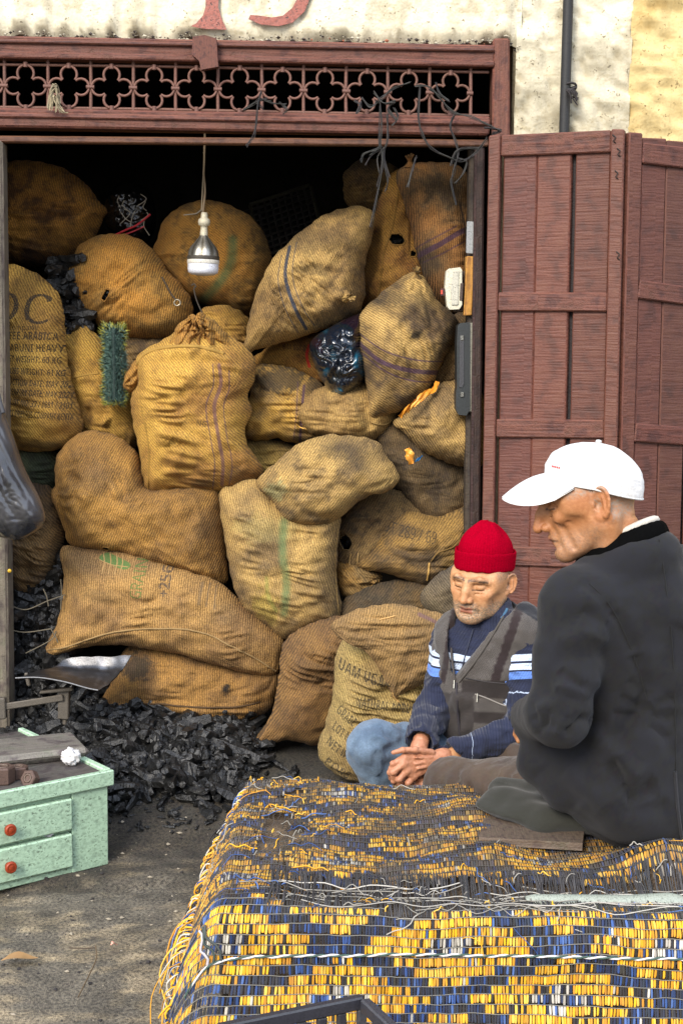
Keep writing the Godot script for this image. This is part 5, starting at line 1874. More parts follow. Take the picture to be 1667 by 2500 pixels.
# ------------------------------------------------------------------ green scale desk
func build_desk() -> void:
	var green := lin(164, 192, 164)
	var c0 := PY(249, 1986, 0.012)
	var cl := PY(0, 2047, 0.012)
	var fx := (c0 - cl)
	fx.y = 0
	fx = fx.normalized()                       # along the front, to the right
	var up := Vector3.UP
	# height: the row 1772 above the corner
	var inv := cam_xf.affine_inverse()
	var hh := 0.2
	for i in 40:
		var q := inv * (c0 + up * hh)
		if (1250.0 - F * q.y / -q.z) / K > 1772.0:
			hh += 0.01
	var nrm := fx.cross(up).normalized()       # points out of the front
	if nrm.z < 0:
		nrm = -nrm
	var tb := PY(188, 1656, c0.y + hh) - PY(256, 1768, c0.y + hh)
	var dep := tb.length()
	var W := 0.95
	var bs := Basis(fx, up, nrm)
	var o := thing("scale_desk", "mint green wooden desk of small drawers carrying the scale and weights", "cabinet", c0 - fx * W * 0.5 - nrm * dep * 0.5)
	var box := func(called: String, x0: float, x1: float, y0: float, y1: float, z0: float, z1: float, c: Color, bev := 0.003, m: Material = null) -> MeshInstance3D:
		# x from the right corner going left is negative; z from the front going back is negative
		var mb := MB.new()
		var ctr := c0 + fx * (x0 + x1) * 0.5 + up * (y0 + y1) * 0.5 + nrm * (z0 + z1) * 0.5
		bevel_box(mb, Transform3D(bs, ctr), Vector3(absf(x1 - x0), absf(y1 - y0), absf(z1 - z0)), bev, c, 0.001)
		return part(o, called, mb.commit(o.position), m if m else M["enamel"])
	box.call("side_panel", -0.018, 0.0, 0.0, hh - 0.03, -dep, -0.002, green * 0.95)
	box.call("side_panel", -W, -W + 0.018, 0.0, hh - 0.03, -dep, -0.002, green)
	box.call("back_panel", -W + 0.018, -0.018, 0.0, hh - 0.03, -dep, -dep + 0.015, green)
	box.call("bottom_board", -W + 0.018, -0.018, 0.004, 0.02, -dep + 0.015, -0.004, green * 0.8)
	# face: right stile, rails
	box.call("stile", -0.118, 0.0015, 0.001, hh - 0.032, -0.016, 0.0, green)
	box.call("plinth", -W, -0.1185, 0.001, 0.024, -0.016, -0.0012, green)
	box.call("face_rail", -W, -0.1185, hh * 0.435, hh * 0.50, -0.016, -0.004, green * 0.8)
	box.call("face_rail", -W, -0.1185, hh - 0.062, hh - 0.033, -0.016, -0.004, green * 0.85)
	box.call("top_board", -W - 0.008, 0.012, hh - 0.044, hh - 0.028, -dep - 0.004, 0.010, green * 0.9)
	box.call("top_lip", -W - 0.008, 0.014, hh - 0.046, hh, -0.006, 0.014, green)
	box.call("top_lip", -0.006, 0.0145, hh - 0.044, hh + 0.001, -dep - 0.004, -0.0062, green * 1.02)
	box.call("top_liner", -W, -0.0065, hh - 0.0275, hh - 0.008, -dep, -0.0065, lin(92, 86, 80), 0.002, M["wood"])
	for k in 2:
		for col in 2:
			var x1 := -0.122 - col * 0.42
			var x0 := x1 - 0.41
			var y0: float = [0.026, hh * 0.475][k]
			var y1: float = [hh * 0.43, hh - 0.060][k]
			var dr: MeshInstance3D = box.call("drawer", x0, x1, y0, y1, -0.014, 0.013, green * [1.02, 0.98][k], 0.004)
			var kp: Vector3 = c0 + fx * (x1 - 0.205) + up * (y0 + y1) * 0.5 + nrm * 0.013
			var km := MB.new()
			lathe(km, [[0.0, 0.026], [0.008, 0.026], [0.010, 0.0235], [0.0125, 0.0262], [0.0165, 0.024], [0.0175, 0.018], [0.014, 0.011], [0.009, 0.007], [0.0095, 0.0], [0.0, 0.0]], 20, Transform3D(rot_to(nrm), kp), lin(150, 58, 22))
			km.smooth()
			var kb := MeshInstance3D.new()
			kb.name = "knob"
			kb.mesh = km.commit(o.position)
			kb.mesh.surface_set_material(0, M["plastic"])
			dr.add_child(kb, true)
	var top := c0.y + hh - 0.008
	# --- worn grey rolled board on the top
	var p0 := PY(0, 1722, top + 0.03)
	var p1 := PY(196, 1702, top + 0.03)
	var bm := MB.new()
	var dirb := (p1 - p0).normalized()
	bevel_box(bm, Transform3D(Basis(dirb, up, dirb.cross(up)), (p0 + p1) * 0.5 - dirb * 0.06 + Vector3(0, -0.012, 0)), Vector3(0.36, 0.034, 0.20), 0.014, lin(126, 120, 110), 0.004)
	single("grey_board", "worn grey wooden board lying on the green desk under the scale", "board", bm.commit((p0 + p1) * 0.5, true), M["wood"], (p0 + p1) * 0.5)
	# --- hexagonal iron weights
	var wl := [[6, 1782, 0.036, 0.050, "largest hexagonal iron weight at the desk's left, cut by the picture edge", 0.2], [43, 1770, 0.030, 0.034, "hexagonal iron weight with a ring hole, between two others on the desk", 0.5], [70, 1784, 0.026, 0.028, "small hexagonal iron weight tipped on its side near the desk's front lip", 1.1]]
	for w in wl:
		var c := PY(w[0], w[1], top + 0.02)
		var hm := MB.new()
		var r: float = w[2]
		var h: float = w[3]
		var tb2 := Basis(up, w[5])
		if w[5] > 1.0:
			tb2 = Basis(Vector3.RIGHT, 1.1) * Basis(Vector3.FORWARD, -0.4)
		lathe(hm, [[0.0, -h * 0.5], [r * 0.9, -h * 0.5], [r, -h * 0.42], [r, h * 0.40], [r * 0.88, h * 0.5], [r * 0.62, h * 0.5], [r * 0.55, h * 0.42], [r * 0.3, h * 0.42], [0.0, h * 0.40]], 6, Transform3D(tb2, c + Vector3(0, h * 0.5 - 0.02, 0)), lin(88, 68, 58))
		var hm2 := MB.new()
		for i in range(0, hm.ix.size(), 3):
			hm2.tri_flat(hm.v[hm.ix[i]], hm.v[hm.ix[i + 2]], hm.v[hm.ix[i + 1]], lin(92, 72, 62))
		var base := Vector3(c.x, top, c.z)
		var wo := thing("iron_weight", w[4], "weight", base, "scale weights on the green desk")
		part(wo, "body", hm2.commit(base), M["metal"])
		var rg := MB.new()
		var ring := []
		for q in 13:
			ring.append(c + Vector3(0, h * 0.5 - 0.02, 0) + tb2 * Vector3(cos(TAU * q / 12.0) * r * 0.42, h * 0.46, sin(TAU * q / 12.0) * r * 0.42))
		tube(rg, ring, r * 0.10, 6, lin(110, 92, 80))
		part(wo, "ring", rg.commit(base), M["metal"])
	# --- crumpled white plastic on the desk, and a scrap between the drawers
	crumple("plastic_scrap", "crumpled white plastic bag on the desk beside the weights", PY(163, 1738, top + 0.025), Vector3(0.040, 0.036, 0.034), lin(198, 196, 194), 11)
	crumple("plastic_twist", "twist of grey plastic film caught between the two drawers", PY(108, 1913, c0.y + hh * 0.47) + nrm * 0.006, Vector3(0.022, 0.014, 0.008), lin(148, 148, 154), 23)
	# --- the scale
	var sz := c0.z + 0.06
	var so := thing("beam_scale", "old iron beam scale with a dented sheet-metal pan on the green desk", "scale", PY(150, 1668, top))
	var iron := lin(92, 86, 76)
	var ssz := so.position.z
	var bar := func(called: String, a: Vector3, b: Vector3, w: float, d2: float) -> void:
		var mb := MB.new()
		var y := (b - a).normalized()
		var x := y.cross(Vector3.BACK).normalized()
		bevel_box(mb, Transform3D(Basis(x, y, x.cross(y)), (a + b) * 0.5), Vector3(w, (b - a).length(), d2), 0.003, iron, 0.001)
		part(so, called, mb.commit(so.position), M["metal"])
	bar.call("pillar", P(147, 1650, ssz), P(149, 1580, ssz), 0.034, 0.03)
	bar.call("pillar_foot", P(150, 1664, ssz), P(150, 1640, ssz), 0.012, 0.012)
	bar.call("beam", P(-10, 1626, ssz + 0.01), P(146, 1602, ssz + 0.02), 0.022, 0.012)
	bar.call("beam_end", P(2, 1650, ssz + 0.015), P(0, 1602, ssz + 0.015), 0.04, 0.026)
	bar.call("pan_arm", P(92, 1590, ssz + 0.03), P(168, 1582, ssz + 0.02), 0.010, 0.02)
	bar.call("hook", P(68, 1575, ssz + 0.02), P(60, 1545, ssz + 0.02), 0.012, 0.01)
	var pan := MB.new()
	var zf := ssz + 0.10
	var zb := ssz - 0.10
	var fr := smooth_path([P(36, 1557, zf), P(90, 1556, zf), P(150, 1566, zf), P(200, 1580, zf), P(226, 1585, zf)], 5)
	var md := smooth_path([P(70, 1546, zf - 0.06), P(130, 1548, zf - 0.09), P(180, 1554, zf - 0.09), P(225, 1562, zf - 0.08), P(252, 1570, zf - 0.05)], 5)
	var bk := smooth_path([P(120, 1534, zb + 0.02), P(160, 1536, zb), P(205, 1538, zb), P(250, 1540, zb), P(280, 1540, zb + 0.02)], 5)
	var tp := smooth_path([P(136, 1522, zb - 0.01), P(158, 1512, zb - 0.02), P(210, 1508, zb - 0.02), P(255, 1508, zb - 0.02), P(302, 1503, zb)], 5)
	for side in 2:
		var s := pan.v.size()
		var n := 14
		for j in n:
			var t := float(j) / (n - 1)
			for i in fr.size():
				var p: Vector3
				if t < 0.4:
					p = fr[i].lerp(md[i], t / 0.4)
				elif t < 0.75:
					p = md[i].lerp(bk[i], (t - 0.4) / 0.35)
				else:
					p = bk[i].lerp(tp[i], (t - 0.75) / 0.25)
				p.y += nzf.get_noise_3d(p.x * 22.0, 0.0, p.z * 22.0) * 0.0035 - (0.0035 if side == 1 else 0.0)
				var worn := smoothstep(0.1, 0.5, nz.get_noise_3d(p.x * 26.0, p.y * 26.0, p.z * 26.0) + 0.0)
				var c := lin(92, 92, 94).lerp(lin(138, 140, 146), worn * 0.6) if side == 0 else lin(70, 58, 50)
				pan.vert(p, Vector3.UP, Vector2(i, j) * 0.05, c)
		pan.grid(s, n, fr.size(), side == 0)
	pan.smooth()
	part(so, "pan", pan.commit(so.position), M["steel"])
	var rim := MB.new()
	tube(rim, fr, 0.0024, 6, lin(128, 128, 130))
	part(so, "pan_rim", rim.commit(so.position), M["metal"])


func crumple(called: String, label: String, c: Vector3, r: Vector3, col: Color, sd: int) -> void:
	# a crushed scrap of film: a ball folded into sharp ridges
	var mb := MB.new()
	var n := FastNoiseLite.new()
	n.seed = sd
	n.noise_type = FastNoiseLite.TYPE_CELLULAR
	n.cellular_return_type = FastNoiseLite.RETURN_DISTANCE2_SUB
	n.frequency = 1.0
	var rows := 22
	var cols := 34
	for j in rows:
		var th := PI * j / (rows - 1)
		for i in cols:
			var ph := TAU * i / cols
			var d := Vector3(sin(th) * cos(ph), cos(th), sin(th) * sin(ph))
			var k := 0.92 + 0.30 * n.get_noise_3d(d.x * 1.1, d.y * 1.1, d.z * 1.1) + 0.25 * nz.get_noise_3d(d.x * 2.0 + sd, d.y * 2.0, d.z * 2.0)
			mb.vert(c + d * r * k, d, Vector2(i, j) * 0.1, col)
	mb.grid(0, rows, cols, true, true)
	mb.smooth()
	var m := mat(Color.WHITE, 0.28)
	single(called, label, "plastic", mb.commit(c), m, c)


# ------------------------------------------------------------------ crate and woven mat
var mat_top := 0.43
var mat_zb := -3.7
var mat_zf := -2.9
var mat_xl := -0.29
var mat_xr := 0.98


func mat_point(u: float, v: float) -> Vector3:
	# u along the crate from its left edge, v from the back edge over the top and down the front
	var L := mat_zf - mat_zb
	var r := 0.055
	var y: float
	var z: float
	var flat := L - r
	if v < 0.0:
		y = mat_top + v * 0.9
		z = mat_zb + v * 0.25
	elif v < flat:
		y = mat_top
		z = mat_zb + v
	elif v < flat + r * 1.5:
		var an := (v - flat) / (r * 1.5) * (PI * 0.5 - 0.16)
		y = mat_top - r + r * cos(an)
		z = mat_zb + flat + r * sin(an)
	else:
		var e := v - flat - r * 1.5
		y = mat_top - r + r * cos(PI * 0.5 - 0.16) - e * 0.985
		z = mat_zb + flat + r * sin(PI * 0.5 - 0.16) + e * 0.16
	var x := mat_xl + u
	# soft left shoulder: the mat turns down over the side
	if u < 0.05:
		var d := 0.05 - u
		var drop := d * d / (d + 0.06)
		y -= drop * 1.05
		x += drop * 0.62
		if v > flat:
			pass
	if v > flat:
		x -= (v - flat) * 0.19 * smoothstep(0.22, -0.06, u)
	var on_top := smoothstep(flat + 0.05, flat - 0.12, v)
	var sag := nz.get_noise_3d(x * 3.2, v * 4.0, 3.0) * 0.020 + nz.get_noise_3d(x * 10.0, v * 12.0, 4.0) * 0.007
	y += sag * (0.35 + 0.65 * on_top)
	z += sag * (1.0 - on_top) * 0.9
	# rise at the right where a fold stands up
	y += 0.055 * exp(-pow((u - 1.0) / 0.13, 2.0) - pow((v - flat + 0.20) / 0.10, 2.0))
	y += 0.030 * exp(-pow((u - 0.60) / 0.10, 2.0) - pow((v - 0.35) / 0.22, 2.0))
	# the torn band sinks between two boards
	y -= 0.022 * exp(-pow((v - flat + 0.055) / 0.060, 2.0)) * smoothstep(0.10, 0.2, u)
	return Vector3(x, y, z)


func mat_norm(u: float, v: float) -> Vector3:
	var a := mat_point(u + 0.004, v) - mat_point(u - 0.004, v)
	var b := mat_point(u, v + 0.004) - mat_point(u, v - 0.004)
	return b.cross(a).normalized()


func torn(u: float, v: float) -> float:
	# how badly the mat is torn at a place: 1 is gone
	var flat := mat_zf - mat_zb - 0.055
	var n := nz.get_noise_3d(u * 9.0, v * 9.0, 12.0) * 0.5 + nzf.get_noise_3d(u * 40.0, v * 40.0, 2.0) * 0.22
	var band := exp(-pow((v - flat + 0.058 + 0.03 * nz.get_noise_3d(u * 4.0, 0.0, 5.0)) / 0.085, 4.0)) * smoothstep(0.08, 0.20, u) * 1.35
	var patch := exp(-pow((u - 0.135) / 0.095, 2.0) - pow((v - 0.40) / 0.30, 2.0)) * 1.15
	var patch2 := exp(-pow((u - 0.15) / 0.06, 2.0) - pow((v - 0.10) / 0.07, 2.0)) * 0.9
	var right := exp(-pow((u - 1.08) / 0.18, 2.0) - pow((v - flat + 0.16) / 0.12, 2.0)) * 0.8
	return maxf(maxf(band, patch), maxf(patch2, right)) + n * 0.55


func build_mat() -> void:
	mat_zb = PY(600, 1792, mat_top).z
	mat_zf = PY(470, 2085, mat_top).z
	mat_xl = PY(527, 1830, mat_top).x
	var L := mat_zf - mat_zb
	var flat := L - 0.055
	var yellow := [lin(222, 164, 24), lin(208, 148, 30), lin(186, 130, 42), lin(224, 178, 70)]
	var darkb := [lin(30, 38, 60), lin(36, 42, 56), lin(30, 48, 86), lin(36, 36, 42)]
	var blues := [lin(46, 74, 126), lin(70, 98, 150), lin(36, 62, 112)]
	var white := [lin(178, 173, 160), lin(160, 154, 142), lin(190, 184, 172)]
	var black := [lin(40, 38, 36), lin(30, 30, 32), lin(52, 48, 42)]
	# --- the crate underneath
	var cr := thing("wooden_crate", "low wooden crate hidden under the torn yellow and blue mat", "crate", Vector3((mat_xl + mat_xr) * 0.5, 0, (mat_zb + mat_zf) * 0.5))
	var wood := lin(128, 108, 84)
	for k in 6:
		var mb := MB.new()
		var zz := mat_zb + 0.075 + k * (L - 0.12) / 5.6
		bevel_box(mb, Transform3D(Basis(), Vector3((mat_xl + mat_xr) * 0.5 + 0.02, mat_top - 0.040, zz)), Vector3(mat_xr - mat_xl - 0.06, 0.02, (L - 0.12) / 6.2), 0.004, wood * rng.randf_range(0.8, 1.15), 0.003)
		part(cr, "top_board", mb.commit(cr.position, true), M["wood"])
	for k in 4:
		var mb := MB.new()
		bevel_box(mb, Transform3D(Basis(), Vector3((mat_xl + mat_xr) * 0.5 + 0.02, 0.07 + k * 0.092, mat_zf - 0.06)), Vector3(mat_xr - mat_xl - 0.06, 0.08, 0.02), 0.004, wood * rng.randf_range(0.55, 0.8), 0.002)
		part(cr, "front_board", mb.commit(cr.position, true), M["wood"])
		mb = MB.new()
		bevel_box(mb, Transform3D(Basis(), Vector3((mat_xl + mat_xr) * 0.5 + 0.02, 0.07 + k * 0.092, mat_zb + 0.05)), Vector3(mat_xr - mat_xl - 0.06, 0.08, 0.02), 0.004, wood * 0.6, 0.002)
		part(cr, "back_board", mb.commit(cr.position, true), M["wood"])
		mb = MB.new()
		bevel_box(mb, Transform3D(Basis(), Vector3(mat_xl + 0.04, 0.07 + k * 0.092, (mat_zb + mat_zf) * 0.5)), Vector3(0.02, 0.08, L - 0.16), 0.004, wood * 0.6, 0.002)
		part(cr, "side_board", mb.commit(cr.position, true), M["wood"])
	var sack_under := MB.new()
	for j in 30:
		for i in 44:
			var u := 0.02 + (mat_xr - mat_xl - 0.08) * i / 43.0
			var v := 0.03 + (flat - 0.05) * j / 29.0
			var p := mat_point(u, v)
			p.y -= 0.016 + 0.004 * nzf.get_noise_3d(u * 30.0, v * 30.0, 0.0)
			var c := lin(132, 110, 84).lerp(lin(84, 72, 60), clampf(0.5 + nz.get_noise_3d(u * 12.0, v * 12.0, 6.0), 0.0, 1.0))
			sack_under.vert(p, Vector3.UP, Vector2(u, v) * 4.5, c)
	sack_under.grid(0, 30, 44, true)
	sack_under.smooth()
	single("padding_sack", "dusty brown sacking laid on the crate, showing through the torn mat", "sacking", sack_under.commit(Vector3.ZERO, true), M["burlap"])
	# --- the mat
	var o := thing("woven_mat", "frayed plastic mat woven in yellow, blue and black strips over the crate", "mat", Vector3((mat_xl + mat_xr) * 0.5, mat_top, mat_zf))
	var st := MB.new()
	var pu := 0.0058
	var rv := 0.0200
	var width := mat_xr - mat_xl
	var vmax := flat + 0.62
	var rows := int((vmax + 0.02) / rv)
	var u0 := -0.15
	var cols := int((width - u0) / pu)
	for r in rows:
		var v0 := -0.02 + r * rv
		var j := 0
		while j < cols:
			var u := u0 + j * pu
			# stepped diamonds of navy and blue on a yellow ground, a few strips to a step
			var bc := int(floor((j + 2.0 * nzf.get_noise_2d(r * 1.7, 3.0)) / 7.0))
			var d1 := posmod(bc + r, 11)
			var d2 := posmod(bc - r + 3, 11)
			var k := 0
			if j % 4 == 0 and rng.randf() < 0.25:
				k = 4
			if d1 < 2 or d2 < 2:
				k = 1 if rng.randf() < 0.72 else (2 if rng.randf() < 0.6 else 4)
				if d1 < 2 and d2 < 2:
					k = 2 if rng.randf() < 0.5 else 1
			elif d1 in [5, 6, 7] and d2 in [5, 6, 7]:
				k = [3, 2, 3, 1][rng.randi() % 4]
			elif nz.get_noise_2d(bc * 3.1, r * 2.3) > 0.30:
				k = 4 if rng.randf() < 0.3 else 0
			if rng.randf() < 0.04:
				k = [3, 2, 4, 0][rng.randi() % 4]
			j += 1
			if u < 0.05 - 0.16 * smoothstep(-0.05, 0.5, v0) - rng.randf() * 0.02:
				continue
			var tn := torn(u, v0)
			if tn > 0.72 + rng.randf() * 0.25:
				continue
			var pal: Array = [yellow, darkb, blues, white, black][k]
			var c: Color = pal[rng.randi() % pal.size()] * rng.randf_range(0.70, 1.18)
			# trodden top: dust ground into the strips in patches
			var top_ := smoothstep(flat + 0.03, flat - 0.05, v0)
			var dn := smoothstep(-0.25, 0.5, nz.get_noise_3d(u * 7.0, v0 * 7.0, 20.0) + 0.3 * nzf.get_noise_3d(u * 60.0, v0 * 60.0, 2.0))
			c = c.lerp(lin(74, 66, 58), (0.30 + dn * 0.58) * top_)
			strip(st, u + rng.randf_range(-0.0009, 0.0009), v0 + nz.get_noise_3d(u * 2.2, v0 * 3.0, 44.0) * 0.012 + nzf.get_noise_3d(u * 14.0, r * 3.1, 1.0) * 0.0022, pu * rng.randf_range(0.64, 0.92), rv * rng.randf_range(0.86, 1.06), c, 0.0028 + rng.randf() * 0.0016, rng.randf_range(-0.0012, 0.0012) + tn * rng.randf_range(-0.003, 0.003))
	part(o, "woven_strips", st.commit(o.position), M["thread"])
	# pale cords that the strips are woven round
	var cd := MB.new()
	for r in rows + 1:
		var v0 := -0.02 + r * rv
		var path := []
		var skip := false
		for q in 130:
			var u := -0.10 + (width + 0.10) * q / 129.0
			if u < 0.05 - 0.15 * smoothstep(-0.05, 0.5, v0):
				continue
			var tn := torn(u, v0)
			if tn > 1.02:
				if path.size() > 2:
					tube(cd, path, 0.0007 if v0 < flat else 0.0010, 4, white[0] * (0.14 if v0 < flat else 0.36))
				path = []
				continue
			path.append(mat_point(u, v0 + nz.get_noise_3d(u * 2.2, v0 * 3.0, 44.0) * 0.012 + nzf.get_noise_3d(u * 14.0, r * 3.1, 1.0) * 0.0022 + nzf.get_noise_2d(u * 30.0, r * 5.0) * (0.001 + 0.006 * maxf(0.0, tn - 0.3))) + mat_norm(u, v0) * (0.0022 + 0.004 * maxf(0.0, tn - 0.4) * nzf.get_noise_2d(u * 50.0, r * 9.0)))
		if path.size() > 2:
			tube(cd, path, 0.0007 if v0 < flat else 0.0010, 4, white[0] * (0.14 if v0 < flat else 0.36))
	part(o, "weft_cords", cd.commit(o.position), M["thread"])
	# black warp bared across the torn band
	var wp := MB.new()
	var jn := 0
	for q in 420:
		var u := 0.11 + (width - 0.12) * q / 420.0 + rng.randf_range(-0.0015, 0.0015)
		if torn(u, flat - 0.05) < 0.5:
			continue
		var path := []
		var sl := rng.randf_range(-0.012, 0.012)
		for e in 7:
			var v := flat - 0.165 + 0.215 * e / 6.0
			var uu := u + sl * sin(PI * e / 6.0) + nzf.get_noise_2d(q * 3.3, e * 0.7) * 0.002
			path.append(mat_point(uu, v) + mat_norm(uu, v) * (0.001 + 0.010 * sin(PI * e / 6.0) * rng.randf_range(0.3, 1.0)))
		tube(wp, smooth_path(path, 2), rng.randf_range(0.0009, 0.0016), 4, lin(52, 50, 50) * rng.randf_range(0.6, 1.8))
	for q in 120:
		var u := rng.randf_range(0.04, 0.26)
		var v := rng.randf_range(0.05, flat - 0.02)
		if torn(u, v) < 0.6:
			continue
		var path := []
		for e in 5:
			var vv := v + 0.022 * e
			path.append(mat_point(u + nzf.get_noise_2d(q * 3.3, e * 0.7) * 0.006, vv) + mat_norm(u, vv) * 0.004 * rng.randf())
		tube(wp, path, 0.0012, 4, lin(60, 54, 48) * rng.randf_range(0.6, 1.6))
	part(o, "bared_warp", wp.commit(o.position), M["thread"])
	# loose ends: strings and strips pulled out of the weave
	var lo := MB.new()
	for q in 520:
		var u := rng.randf_range(-0.06, width)
		var v := rng.randf_range(-0.02, flat + 0.10)
		var tn := torn(u, v)
		if u < 0.05 - 0.15 * smoothstep(-0.05, 0.5, v):
			u = 0.05 - 0.15 * smoothstep(-0.05, 0.5, v) + rng.randf() * 0.02
		elif tn < 0.42 and v > 0.03 and rng.randf() < 0.88:
			continue
		var a := mat_point(u, v) + mat_norm(u, v) * 0.002
		var along := rng.randf() < 0.55
		var ln := rng.randf_range(0.015, 0.09) if along else rng.randf_range(0.012, 0.045)
		var path := [a]
		var an := rng.randf_range(-0.4, 0.4) + (0.0 if along else PI * 0.5) + (PI if rng.randf() < 0.5 else 0.0)
		for e in 5:
			an += rng.randf_range(-0.55, 0.55)
			u += cos(an) * ln / 5.0
			v += sin(an) * ln / 5.0
			path.append(mat_point(u, v) + mat_norm(u, v) * (0.003 + 0.012 * sin(PI * (e + 1) / 6.0) * rng.randf()))
		var pick := rng.randf()
		var c: Color = white[rng.randi() % 3] * 0.6 if pick < 0.36 else (yellow[rng.randi() % 4] if pick < 0.74 else blues[rng.randi() % 3])
		tube(lo, smooth_path(path, 3), rng.randf_range(0.0007, 0.0015), 4, c)
	# long pale cords sagging across the gap
	for q in 26:
		var u := rng.randf_range(0.05, width - 0.4)
		var v := flat + rng.randf_range(-0.10, 0.035)
		var path := []
		var ln := rng.randf_range(0.15, 0.5)
		for e in 9:
			var uu := u + ln * e / 8.0
			var vv := v + nzf.get_noise_2d(q * 9.0, e * 0.8) * 0.022
			path.append(mat_point(uu, vv) + mat_norm(uu, vv) * (0.004 + 0.008 * rng.randf()))
		tube(lo, smooth_path(path, 3), rng.randf_range(0.0009, 0.0016), 4, white[rng.randi() % 3] * rng.randf_range(0.45, 0.8))
	# fringe hanging from the left edge
	for q in 130:
		var v := rng.randf_range(0.0, flat + 0.3)
		var u := 0.05 - 0.15 * smoothstep(-0.05, 0.5, v)
		var a := mat_point(u, v)
		var ln := rng.randf_range(0.02, 0.075) * (1.6 if absf(v - flat + 0.06) < 0.10 else 0.7)
		var path := [a, a + Vector3(-0.3 * ln, -0.05 * ln, rng.randf_range(-0.2, 0.4) * ln), a + Vector3(-0.45 * ln + rng.randf_range(-0.012, 0.006), -0.55 * ln, rng.randf_range(-0.2, 0.5) * ln), a + Vector3(-0.42 * ln + rng.randf_range(-0.02, 0.012), -1.1 * ln, rng.randf_range(-0.2, 0.6) * ln)]
		var pick := rng.randf()
		tube(lo, smooth_path(path, 3), rng.randf_range(0.0010, 0.0024), 4, white[0] if pick < 0.2 else (yellow[rng.randi() % 4] if pick < 0.68 else (blues[rng.randi() % 3] if pick < 0.88 else black[0])))
	var lp := part(o, "loose_threads", lo.commit(o.position), M["thread"])
	lp.set_meta("kind", "stuff")
	# --- twine round the crate
	var tw := thing("tied_twine", "white and green twisted twine tied across the front of the mat", "twine", mat_point(0.5, flat + 0.12))
	for s in 2:
		var path := []
		for e in 120:
			var u := -0.02 + (width - 0.0) * e / 119.0
			var v := flat + 0.135 - 0.012 * sin(u * 2.4) + (0.03 * pow(maxf(0.0, 0.12 - u) / 0.12, 2.0))
			var an := u * 130.0 + s * PI
			path.append(mat_point(u, v + cos(an) * 0.0017) + mat_norm(u, v) * (0.0065 + sin(an) * 0.0017))
		var tm := MB.new()
		tube(tm, path, 0.0022, 5, lin(196, 192, 190) if s == 0 else lin(58, 78, 70))
		part(tw, "strand", tm.commit(tw.position), M["thread"])
	var bx := MB.new()
	for e in 3:
		var path := []
		for q in 8:
			var v := flat + 0.06 + 0.085 * q / 7.0
			var u := -0.005 + e * 0.006 + (0.035 + 0.012 * e) * q / 7.0 + 0.006 * sin(q * 1.3 + e)
			path.append(mat_point(u, v) + mat_norm(u, v) * 0.007)
		tube(bx, path, 0.0028, 5, [lin(170, 164, 166), lin(52, 62, 56), lin(60, 66, 62)][e])
	part(tw, "knot_ends", bx.commit(tw.position), M["thread"])
	# --- pale flattened bottle lying in the gap under the black threads
	var bt := MB.new()
	var ba := mat_point(0.66, flat - 0.035) - Vector3(0, 0.002, 0)
	var bb := mat_point(1.02, flat - 0.035) + Vector3(0, 0.004, 0)
	var y := (bb - ba).normalized()
	lathe(bt, [[0.0, 0.0], [0.018, 0.002], [0.022, 0.02], [0.022, 0.22], [0.024, 0.26], [0.026, 0.30], [0.022, 0.325], [0.010, 0.335], [0.0, 0.336]], 18, Transform3D(rot_to(y), ba), lin(150, 156, 142), 0.03)
	bt.smooth()
	single("plastic_bottle", "pale grey plastic bottle lying under the bared black threads of the mat", "bottle", bt.commit(ba), M["plastic"], ba)


func strip(mb: MB, u: float, v: float, w: float, l: float, c: Color, bulge: float, skew: float) -> void:
	var s := mb.v.size()
	for i in 4:
		var t: float = [0.0, 0.25, 0.75, 1.0][i]
		var lift: float = [0.0, 0.8, 0.8, 0.0][i]
		var vv := v + l * t
		var uu := u + skew * (t - 0.5)
		var n := mat_norm(u, v + l * 0.5) if i == 0 else mb.n[s]
		var ww := w * (0.40 if i == 0 or i == 3 else 0.5)
		var a := mat_point(uu - ww, vv)
		var b := mat_point(uu + ww, vv)
		var cc := c * (1.0 if i == 1 or i == 2 else 0.95)
		mb.vert(a + n * (bulge * lift * 0.35), n, Vector2.ZERO, cc)
		mb.vert((a + b) * 0.5 + n * (0.0008 + bulge * lift), n, Vector2.ZERO, cc)
		mb.vert(b + n * (bulge * lift * 0.35), n, Vector2.ZERO, cc)
	mb.grid(s, 4, 3, true)
	# tilt the outer normals a little so that each strip reads as rounded
	var side := (mb.v[s + 2] - mb.v[s]).normalized()
	for i in 4:
		mb.n[s + i * 3] = (mb.n[s + i * 3] - side * 0.7).normalized()
		mb.n[s + i * 3 + 2] = (mb.n[s + i * 3 + 2] + side * 0.7).normalized()


# ------------------------------------------------------------------ small things
func wire(parent: Node3D, called: String, pts: Array, z: float, rad: float, col: Color, m := "thread", per := 6) -> void:
	var mb := MB.new()
	tube(mb, px_path(pts, z, per), rad, 6, col)
	part(parent, called, mb.commit(parent.position), M[m])


